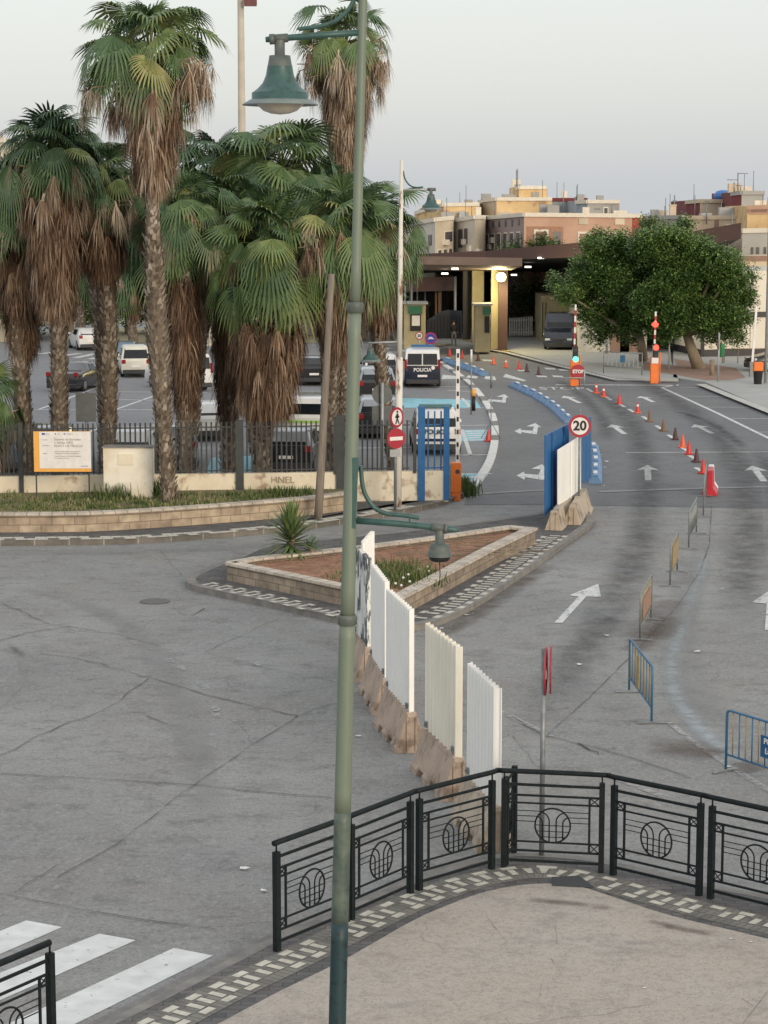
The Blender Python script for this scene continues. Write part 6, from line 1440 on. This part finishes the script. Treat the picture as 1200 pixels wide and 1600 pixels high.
# left canopy and dark hall beyond
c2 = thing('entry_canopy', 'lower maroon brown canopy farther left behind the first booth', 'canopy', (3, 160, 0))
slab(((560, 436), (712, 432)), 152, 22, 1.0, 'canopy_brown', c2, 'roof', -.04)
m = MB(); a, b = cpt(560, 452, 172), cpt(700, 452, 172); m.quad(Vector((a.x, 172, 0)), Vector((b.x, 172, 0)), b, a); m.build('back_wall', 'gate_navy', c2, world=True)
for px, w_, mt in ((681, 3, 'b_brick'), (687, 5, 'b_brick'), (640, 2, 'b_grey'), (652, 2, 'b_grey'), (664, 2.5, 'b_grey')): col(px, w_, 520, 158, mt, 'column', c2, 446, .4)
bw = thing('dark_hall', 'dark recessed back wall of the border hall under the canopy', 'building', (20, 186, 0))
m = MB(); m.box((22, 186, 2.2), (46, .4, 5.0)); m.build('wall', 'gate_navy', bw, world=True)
gt = thing('sliding_gate', 'tall dark blue steel gate between the booth and the dark columns', 'gate', (cpt(690, 528, 144).x, 144, 0))
m = MB(); vs = [(667, 529), (722, 529), (722, 486), (700, 484), (686, 488), (667, 501)]; q = [cpt(x, y, 144) for x, y in vs]; q2 = [p + Vector((0, .12, 0)) for p in q]; n = len(q)
m.add(q + q2, [tuple(range(n)), tuple(range(2 * n - 1, n - 1, -1))] + [(i, n + i, n + (i + 1) % n, (i + 1) % n) for i in range(n)]); m.build('gate_leaf', 'gate_navy', gt, world=True)
m = MB(); [m.bar(cpt(x, 529, 143.9), cpt(x, 492 if x > 680 else 500, 143.9), .05) for x in range(670, 722, 5)]; m.build('bars', 'dark_steel', gt, world=True)
pole(711, 531, 432, 'white mast beside the dark columns of the border hall', 'galv_light', .10)
for x in (633, 643): q = pole(x, 540, 440, 'thin pale mast rising above the left booth, ' + ('left' if x == 633 else 'right') + ' one of two', 'galv_light', .06)
# booths
def booth(x0, x1, yt, yb, D, label, win, sign_, dep=2.0):
    a, b = cpt(x0, yb, D), cpt(x1, yt, D); w_ = b.x - a.x; h = b.z; ro = thing('control_booth', label, 'booth', ((a.x + b.x) / 2, D, .12)); m = MB(); m.box((0, dep / 2, h / 2), (w_, dep, h)); m.build('wall', 'stone_cream', ro, bevel=.03)
    def rect(x0_, x1_, y0_, y1_, mt, nm, off=.03):
        p_, q_ = cpt(x0_, y1_, D), cpt(x1_, y0_, D); m = MB(); m.box(((p_.x + q_.x) / 2 - ro.location.x, -off / 2, (p_.z + q_.z) / 2 - .12), (q_.x - p_.x, off, q_.z - p_.z)); return m.build(nm, mt, ro)
    rect(*sign_, 'green_sign', 'sign_board', .08); rect(*win, 'sign_black', 'window', .05)
    m = MB(); m.box((0, dep / 2, h + .05), (w_ + .3, dep + .3, .12)); m.build('roof', 'galv_light', ro); return rect, ro
rect, ro = booth(631, 665, 478, 536, 138, 'cream control booth with a green sign and dark window left of the blue gate', (641, 658, 491, 517), (638, 660, 478, 490)); rect(643.5, 656, 493, 509, 'sign_white', 'notice', .07)
rect, ro = booth(742, 766, 480, 539, 135.5, 'cream control booth with a green sign beside the columns', (757, 765, 494, 520), (755, 766, 480, 492))
# person by the gate
c = cpt(709, 527, 141); pr_ = bpy.data.objects.new('person', None); COL.objects.link(pr_); pr_.location = (c.x, 141, .12); tag(pr_, 'person in black jacket and grey trousers standing before the dark blue gate', 'person')
def skin_body(verts, edges, rad, name, mt, par):
    me = bpy.data.meshes.new(name); me.from_pydata(verts, edges, []); o = bpy.data.objects.new(name, me); COL.objects.link(o); md = o.modifiers.new('skin', 'SKIN')
    for i, r_ in enumerate(rad): me.skin_vertices[0].data[i].radius = (r_, r_) if me.skin_vertices else None
    me.skin_vertices[0].data[0].use_root = True; o.modifiers.new('sub', 'SUBSURF').levels = 1; o.modifiers['sub'].render_levels = 2; me.materials.append(MATS[mt]); o.parent = par; return o
def person_mesh():
    V_ = [(0, 0, .92), (0, 0, 1.12), (0, .01, 1.36), (0, 0, 1.48), (0, -.01, 1.58), (0, -.01, 1.70), (.19, 0, 1.38), (.24, .02, 1.12), (.25, -.06, .90), (-.19, 0, 1.38), (-.25, .02, 1.12), (-.22, -.10, .92), (.10, 0, .88), (.12, -.02, .50), (.13, .02, .09), (.14, -.10, .04), (-.10, 0, .88), (-.11, -.01, .50), (-.12, .03, .09), (-.13, -.10, .04)]
    E_ = [(0, 1), (1, 2), (2, 3), (3, 4), (4, 5), (2, 6), (6, 7), (7, 8), (2, 9), (9, 10), (10, 11), (0, 12), (12, 13), (13, 14), (14, 15), (0, 16), (16, 17), (17, 18), (18, 19)]
    r_ = [.15, .14, .17, .06, .09, .07, .07, .05, .035, .07, .05, .035, .10, .07, .05, .035, .10, .07, .05, .035]; return V_, E_, r_
V_, E_, r_ = person_mesh()
me = bpy.data.meshes.new('body'); me.from_pydata(V_, E_, []); o = bpy.data.objects.new('body', me); COL.objects.link(o); sk = o.modifiers.new('skin', 'SKIN')
if not me.skin_vertices:
    bpy.context.view_layer.objects.active = o
    bm = bmesh.new(); bm.from_mesh(me); bm.verts.layers.skin.verify(); bm.to_mesh(me); bm.free()
for i, rr in enumerate(r_): me.skin_vertices[0].data[i].radius = (rr, rr * .85)
me.skin_vertices[0].data[0].use_root = True
ss = o.modifiers.new('sub', 'SUBSURF'); ss.levels = 1; ss.render_levels = 1
bpy.context.view_layer.update(); dg = bpy.context.evaluated_depsgraph_get(); me2 = bpy.data.meshes.new_from_object(o.evaluated_get(dg)); bpy.data.objects.remove(o)
for mm in ('cloth_grey', 'cloth_black', 'skin_tone'): me2.materials.append(MATS[mm])
for p_ in me2.polygons: z = p_.center.z; p_.material_index = 0 if z < .95 else (1 if z < 1.47 and z > .97 else 2); p_.use_smooth = True
o = bpy.data.objects.new('body', me2); COL.objects.link(o); o.parent = pr_
m = MB(); m.lathe([(.0, 1.80), (.07, 1.785), (.095, 1.72), (.10, 1.66), (.09, 1.62)], (0, .012, 0), 12); m.build('hair', 'cloth_black', pr_)
# white fence under the canopy and the cream wall
wf = thing('fence', 'white picket fence under the canopy below the dull green tree', 'fence', (cpt(812, 520, 152).x, 152, 0)); m = MB()
for k in range(14): x = 796 + k * 2.7; a = cpt(x, 524, 152); b = cpt(x, 497 - k * .2, 152); m.bar(Vector((a.x, 152, max(0, a.z))), b, .05)
for y in (500, 519): m.bar(cpt(795, y, 152), cpt(833, y, 152), .05)
m.build('pickets', 'sign_white', wf, world=True)
def wallbox(name, label, cat, x0, x1, yt, yb, D, mt, dep=.5, extra=()):
    a, b = cpt(x0, yb, D), cpt(x1, yt, D); ro = thing(name, label, cat, ((a.x + b.x) / 2, D, 0)); m = MB(); m.box(((a.x + b.x) / 2, D + dep / 2, b.z / 2), (b.x - a.x, dep, b.z)); m.build('wall', mt, ro, world=True); return ro
ro = wallbox('stone_wall', 'cream stone block wall behind the dark grey van', 'wall', 845, 955, 462, 541, 147, 'stone_cream', 6)
m = MB(); [m.box((cpt(x, 0, 147).x, 146.97, 1.6), (.05, .05, 2.4)) for x in (853, 858)]; m.build('wall_slots', 'dark_steel', ro, world=True)
ro = wallbox('low_building', 'pale low building with brown doors behind the left shade tree trunk', 'building', 905, 1012, 455, 552, 136, 'b_cream_grey', 8)
m = MB(); [m.box((cpt(x, 0, 136).x, 135.95, 1.3), (1.2, .08, 2.6)) for x in (977, 992)]; m.build('door', 'b_shutter', ro, world=True)
# white clad building on the right
ro = thing('clad_building', 'cream panel clad building behind the right shade tree, dark band across its middle', 'building', (cpt(1100, 560, 127).x, 127, 0))
def fac(pts, mt, nm, off=0.0, par=None):
    m = MB(); m.add([cpt(x, y, D) + Vector((0, -off, 0)) for x, y, D in pts], [tuple(range(len(pts)))]); return m.build(nm, mt, par or ro, world=True)
Wd = 131.5
m = MB(); a, b, c_ = cpt(1002, 0, 146), cpt(1109, 0, Wd), cpt(1260, 0, Wd + 2); ztop = cpt(0, 424, Wd).z
m.prism([(a.x, 146), (b.x, Wd), (c_.x, Wd + 2), (c_.x, 160), (a.x, 160)], -.2, [ztop - .3, ztop, ztop, ztop, ztop]); m.build('wall', 'b_white', ro, world=True)
m = MB(); m.wall([(a.x, 146 - .06), (b.x, Wd - .06), (c_.x, Wd + 2 - .06)], .0, .55, .08); m.wall([(b.x + .02, Wd - .03), (c_.x, Wd + 2 - .03)], cpt(0, 497, Wd).z, cpt(0, 488.5, Wd).z, .08); m.build('dark_band', 'dark_steel', ro, world=True)
for k in range(6): m = MB(); p_ = Vector((a.x, 146, 0)).lerp(Vector((b.x, Wd, 0)), k / 5.0); m.box((p_.x, p_.y - .06, 1.5), (.22, .14, 3.0)); m.build('dark_pilaster', 'dark_steel', ro, world=True)
m = MB()
for k in range(1, 5): p_ = Vector((b.x, Wd, 0)).lerp(Vector((c_.x, Wd + 2, 0)), k / 4); m.box((p_.x, p_.y - .01, ztop / 2), (.03, .03, ztop - .1))
m.build('panel_joint', 'b_grey', ro, world=True)
rl_ = thing('pedestrian_railing', 'thin brown handrail before the cream panel building on the right', 'railing', (cpt(1150, 560, 126).x, 126, .12)); m = MB()
for x in (1129, 1153, 1177, 1200, 1225): a = cpt(x, 561, 126); m.tube([Vector((a.x, 126, .1)), cpt(x, 545.5, 126)], .03, 6)
m.tube([cpt(1129, 545.5, 126), cpt(1240, 544.5, 126)], .03, 6); m.build('frame', 'b_shutter', rl_, world=True)
# ------------------------------------------------------------------ town houses beyond the border
def house(label, pts, yref, mt, wins=(), trim=None, name='house', parapet=True, roofmt=None, mts=None):
    """pts: (px, ytop, D) footprint of the visible front corners, left to right; closed 12 m behind"""
    c = [cpt(x, y, D) for x, y, D in pts]; ro = thing(name, label, 'building', (sum(p.x for p in c) / len(c), c[0].y, 0), group='town houses beyond the border'); dep = 12
    far_ = [Vector((c[-1].x + (1.0 if len(c) > 2 else 0), c[-1].y + dep, c[-1].z)), Vector((c[0].x, max(c[0].y + 2, c[-1].y + dep), c[0].z))]; allp = c + far_
    mts = mts or [mt]; m = MB(); n = len(allp); vs = [(p.x, p.y, -1) for p in allp] + [tuple(p) for p in allp]; fs = [(i, (i + 1) % n, n + (i + 1) % n, n + i) for i in range(n)] + [tuple(range(n, 2 * n))]; m.add(vs, fs)
    for i in range(min(len(c) - 1, len(mts))): m.mi[i] = i
    m.build('wall', mts, ro, world=True)
    if parapet:
        m = MB()
        for i in range(len(c) - 1):
            a, b = c[i], c[i + 1]; t = (b - a); nr = Vector((t.y, -t.x, 0)).normalized() * .12; m.add([a - Vector((0, 0, .28)) + nr, b - Vector((0, 0, .28)) + nr, b + nr + Vector((0, 0, .05)), a + nr + Vector((0, 0, .05)), a - Vector((0, 0, .28)) - nr, b - Vector((0, 0, .28)) - nr, b - nr + Vector((0, 0, .05)), a - nr + Vector((0, 0, .05))],
                [(0, 1, 2, 3), (3, 2, 6, 7), (0, 4, 5, 1), (0, 3, 7, 4), (1, 5, 6, 2)])
        m.build('cornice', trim or 'b_trim', ro, world=True)
    rn = random.Random(int(c[0].x * 10) + len(label))
    for _ in range(rn.randint(2, 4)):
        i = rn.randrange(len(c) - 1); q = c[i].lerp(c[i + 1], rn.uniform(.08, .92)); m = MB(); h_ = rn.uniform(.25, .8); m.box((q.x, q.y + rn.uniform(.8, 3), q.z + h_ / 2 - .05), (rn.uniform(.4, 1.3), .7, h_)); m.build('roof_box', rn.choice(['b_grey', 'b_trim', 'b_beige', 'galv_light']), ro, world=True)
    for _ in range(2):
        i = rn.randrange(len(c) - 1); q = c[i].lerp(c[i + 1], rn.uniform(.05, .95)); m = MB(); h_ = rn.uniform(.8, 1.8); m.tube([(q.x, q.y + 1, q.z - .1), (q.x, q.y + 1, q.z + h_)], .03, 5); m.build('roof_rod', 'galv', ro, world=True)
    if len(wins) > 2:
        for _ in range(3):
            i = rn.randrange(len(c) - 1); q = c[i].lerp(c[i + 1], rn.uniform(.1, .9)); t = (c[i + 1] - c[i]).normalized(); nr = Vector((t.y, -t.x, 0)); m = MB(); m.box(q + nr * .15 - Vector((0, 0, rn.uniform(1.9, 3.0))), (.7, .32, .45), math.atan2(t.y, t.x)); m.build('air_conditioner', 'b_trim', ro, world=True)
    for wi in wins:
        s_, u0, u1, y0, y1 = wi[:5]; kind = wi[5] if len(wi) > 5 else 'w'; a, b = c[s_], c[s_ + 1]; t = (b - a).normalized(); nr = Vector((t.y, -t.x, 0)).normalized()
        pa, pb = a.lerp(b, u0), a.lerp(b, u1); Dm = (pa.y + pb.y) / 2; za, zb = pa.z - y1, pa.z - y0; zb2, za2 = pb.z - y0, pb.z - y1
        def blk(o0, mt_, nm, g=0.0, par=ro, w=False):
            q = [Vector((pa.x, pa.y, za - g)) - t * g, Vector((pb.x, pb.y, za2 - g)) + t * g, Vector((pb.x, pb.y, zb2 + g)) + t * g, Vector((pa.x, pa.y, zb + g)) - t * g]; m = MB(); m.add([p + nr * o0 for p in q] + [p - nr * .05 for p in q], [(0, 1, 2, 3), (0, 4, 5, 1), (1, 5, 6, 2), (2, 6, 7, 3), (3, 7, 4, 0)]); return m.build(nm, mt_, par, world=True)
        if kind == 'w': blk(.05, trim or 'b_trim', 'window_frame', .10); blk(.08, 'b_window', 'window')
        elif kind == 's': blk(.05, trim or 'b_trim', 'window_frame', .16); blk(.08, 'b_shutter', 'shutter')
        elif kind == 'd': blk(.04, 'b_window', 'window')
        elif kind == 'k': blk(.03, 'b_recess', 'recess')
        elif kind == 'r': blk(.06, 'b_red', 'red_panel')
        elif kind == 'p': blk(.06, 'b_cream', 'wall_panel')
    return ro
B = .055
house('cream house with small paired windows farthest left, beside the palm leaves', [(640, 349, 186), (680, 341, 178), (708, 338, 181)], 0, 'b_cream_grey', [(0, .30, .38, 1.35, 2.15, 'd'), (0, .50, .60, 1.35, 2.15, 'd'), (0, .74, .88, 1.3, 2.2, 'd'), (1, .52, .92, 1.25, 2.1), (1, .15, .30, 2.7, 3.2), (1, .45, .60, 2.7, 3.2), (1, .75, .9, 2.7, 3.2)], mts=['b_cream_grey', 'b_cream'])
house('pale house with tall dark windows between the cream and mauve houses', [(706, 343, 184), (742, 337, 178), (757, 337, 180)], 0, 'b_cream_grey', [(0, .04, .16, 1.1, 2.6, 'd'), (0, .30, .48, .95, 2.5, 'd'), (0, .58, .72, .95, 2.3)], mts=['b_cream_grey', 'b_cream'])
house('yellow rooftop block behind the cream house, left of the big yellow one', [(649, 331, 205), (693, 318, 198), (748, 317, 200)], 0, 'b_yellow', [(0, .8, .86, 1.5, 2.4, 'd')], mts=['b_yellow', 'b_yellow'])
wn = [(0, .10 + k * .15, .17 + k * .15, 1.55, 2.75) for k in range(6)] + [(0, .115 + k * .15, .155 + k * .15, .45, .95, 'd') for k in range(6)]
house('long house with six narrow windows in its mauve side and an arched brick front', [(753, 339, 186), (819, 333, 172), (1003, 335, 174)], 0, 'b_brick', wn + [(1, .02, .33, 1.05, 3.6, 'k'), (1, .10, .19, 1.45, 2.6, 's'), (1, .25, .31, 1.45, 2.9, 'd'), (1, .47, .55, 1.6, 2.6, 's'), (1, .76, .84, 1.6, 2.6, 's'), (1, .92, .985, .15, 1.4, 'r'), (1, .46, .54, .35, .85, 'p'), (1, .77, .85, .35, .85, 'p')], mts=['b_mauve', 'b_brick'])
house('large weathered yellow house above the mauve one', [(753, 312, 205), (776, 309, 200), (862, 309, 202)], 0, 'b_yellow', [(1, .02, .25, 1.3, 2.0, 'p'), (0, .5, .6, 1.6, 2.0, 'd'), (0, .75, .85, 1.6, 2.0, 'd')], mts=['b_cream', 'b_yellow'])
house('small yellow stair tower on top of the large yellow house', [(807, 292, 204.5), (811, 291, 203.5), (854, 291, 204)], 0, 'b_yellow', mts=['b_yellow', 'b_yellow'])
house('blue-grey rooftop room with a dark doorway behind the brick house', [(858, 310, 206), (918, 310, 205)], 0, 'b_blue', [(0, .10, .17, 1.1, 2.2, 'd')], trim='b_maroon', mts=['b_blue'])
house('grey rooftop room with a small window behind the brick house arches', [(900, 314, 196), (918, 313, 194), (968, 313, 195)], 0, 'b_grey', [(1, .52, .62, .7, 1.4), (1, .2, .4, .75, .8, 'd')], mts=['b_blue', 'b_grey'])
house('grey walled flat roofed house directly above the large trees', [(1005, 338, 176), (1068, 337, 172)], 0, 'b_grey', mts=['b_grey'], trim='b_grey')
house('beige weathered house right of the grey one, above the brown canopy tip', [(1067, 338, 173), (1171, 337, 171)], 0, 'b_beige', [(0, .48, .55, .3, .9, 's'), (0, .0, .02, .0, 2, 'd')], mts=['b_beige'], trim='b_beige')
house('maroon and pale yellow rooftop house beside the blue water tank', [(1072, 314, 190), (1094, 312, 187), (1160, 312, 188)], 0, 'b_cream', [(1, .52, .56, .2, .6, 'd')], mts=['b_maroon', 'b_cream'], trim='b_cream')
house('brown and grey rooftop block with antennas at the far right', [(1143, 301, 183), (1159, 299, 181), (1194, 299, 182)], 0, 'b_grey', mts=['b_maroon', 'b_grey'], trim='b_grey')
house('orange beige terrace house at the right picture edge', [(1168, 322, 166), (1230, 320, 165)], 0, 'b_beige', [(0, .1, .5, .3, .5, 's')], mts=['b_yellow'], trim='b_brick')
house('grey house with arched windows at the right edge above the cream panel building', [(1140, 372, 158), (1160, 358, 152), (1260, 356, 152)], 0, 'b_grey', [(1, .14, .18, 1.3, 1.9, 'd'), (1, .22, .27, 1.3, 1.9, 'd'), (1, .34, .38, 1.3, 1.9, 'd')], mts=['b_beige', 'b_grey'], trim='b_cream_grey')
house('low beige parapet house behind the right shade tree', [(1120, 402, 145), (1260, 400, 145)], 0, 'b_beige', mts=['b_beige'], trim='b_shutter')
house('pale rooftop glimpsed behind the leftmost palms', [(-60, 222, 150), (8, 216, 148)], 0, 'b_cream', [(0, .7, .9, .6, 1.6)], mts=['b_cream'])
house('cream wall building seen through gaps between the palms at the back', [(270, 505, 140), (700, 470, 175)], 0, 'b_cream', mts=['b_cream_grey'], trim='b_cream')
# water tank, antennas
c = cpt(1130, 313, 189); wt = thing('water_tank', 'blue plastic water tank on the pale yellow rooftop', 'water tank', c); m = MB(); m.lathe([(0, 0), (.85, 0), (.88, .45), (.6, .8), (.2, .9), (.0, .9)], n=16); m.build('tank', 'tank_blue', wt); m = MB(); m.tube([(-.9, 0, .1), (.9, 0, .1)], .06, 6); m.build('strap', 'fence_blue', wt)
def antenna(px, yb, yt, D, arms, label):
    b = cpt(px, yb, D); t = cpt(px, yt, D); ro = thing('antenna', label, 'antenna', b, group='rooftop antennas'); m = MB(); m.tube([b, t], .05, 6); m.build('mast', 'galv', ro, world=True)
    if arms:
        m = MB()
        for x0, x1, y in arms: m.tube([cpt(x0, y, D), cpt(x1, y, D)], .03, 5)
        m.build('arms', 'galv', ro, world=True)
antenna(807, 292, 265, 204, (), 'thin plain antenna on the small yellow stair tower'); antenna(1153, 300, 270, 182, ((1136, 1153, 281), (1153, 1169, 271), (1150, 1160, 290)), 'tall antenna with crossing arms on the brown and grey rooftop block')
antenna(1147, 300, 285, 182, (), 'short plain antenna left of the tall crossed one'); antenna(1104, 350, 318, 172, ((1101, 1115, 315),), 'antenna pole with one arm in front of the pale yellow rooftop')
antenna(1039, 338, 322, 174, (), 'short antenna above the grey walled house'); antenna(1054, 334, 305, 174, ((1051, 1057, 313), (1051, 1057, 320)), 'small mast with dipoles above the grey walled house'); antenna(956, 336, 318, 174, (), 'thin short rod on the brick house roof')
c = cpt(1051, 337, 174); ch = thing('chimney', 'small square beige chimney under the dipole mast', 'chimney', c); m = MB(); m.box((0, 0, .3), (.5, .5, 1.0)); m.box((0, 0, .85), (.6, .6, .1)); m.build('stack', 'b_beige', ch)
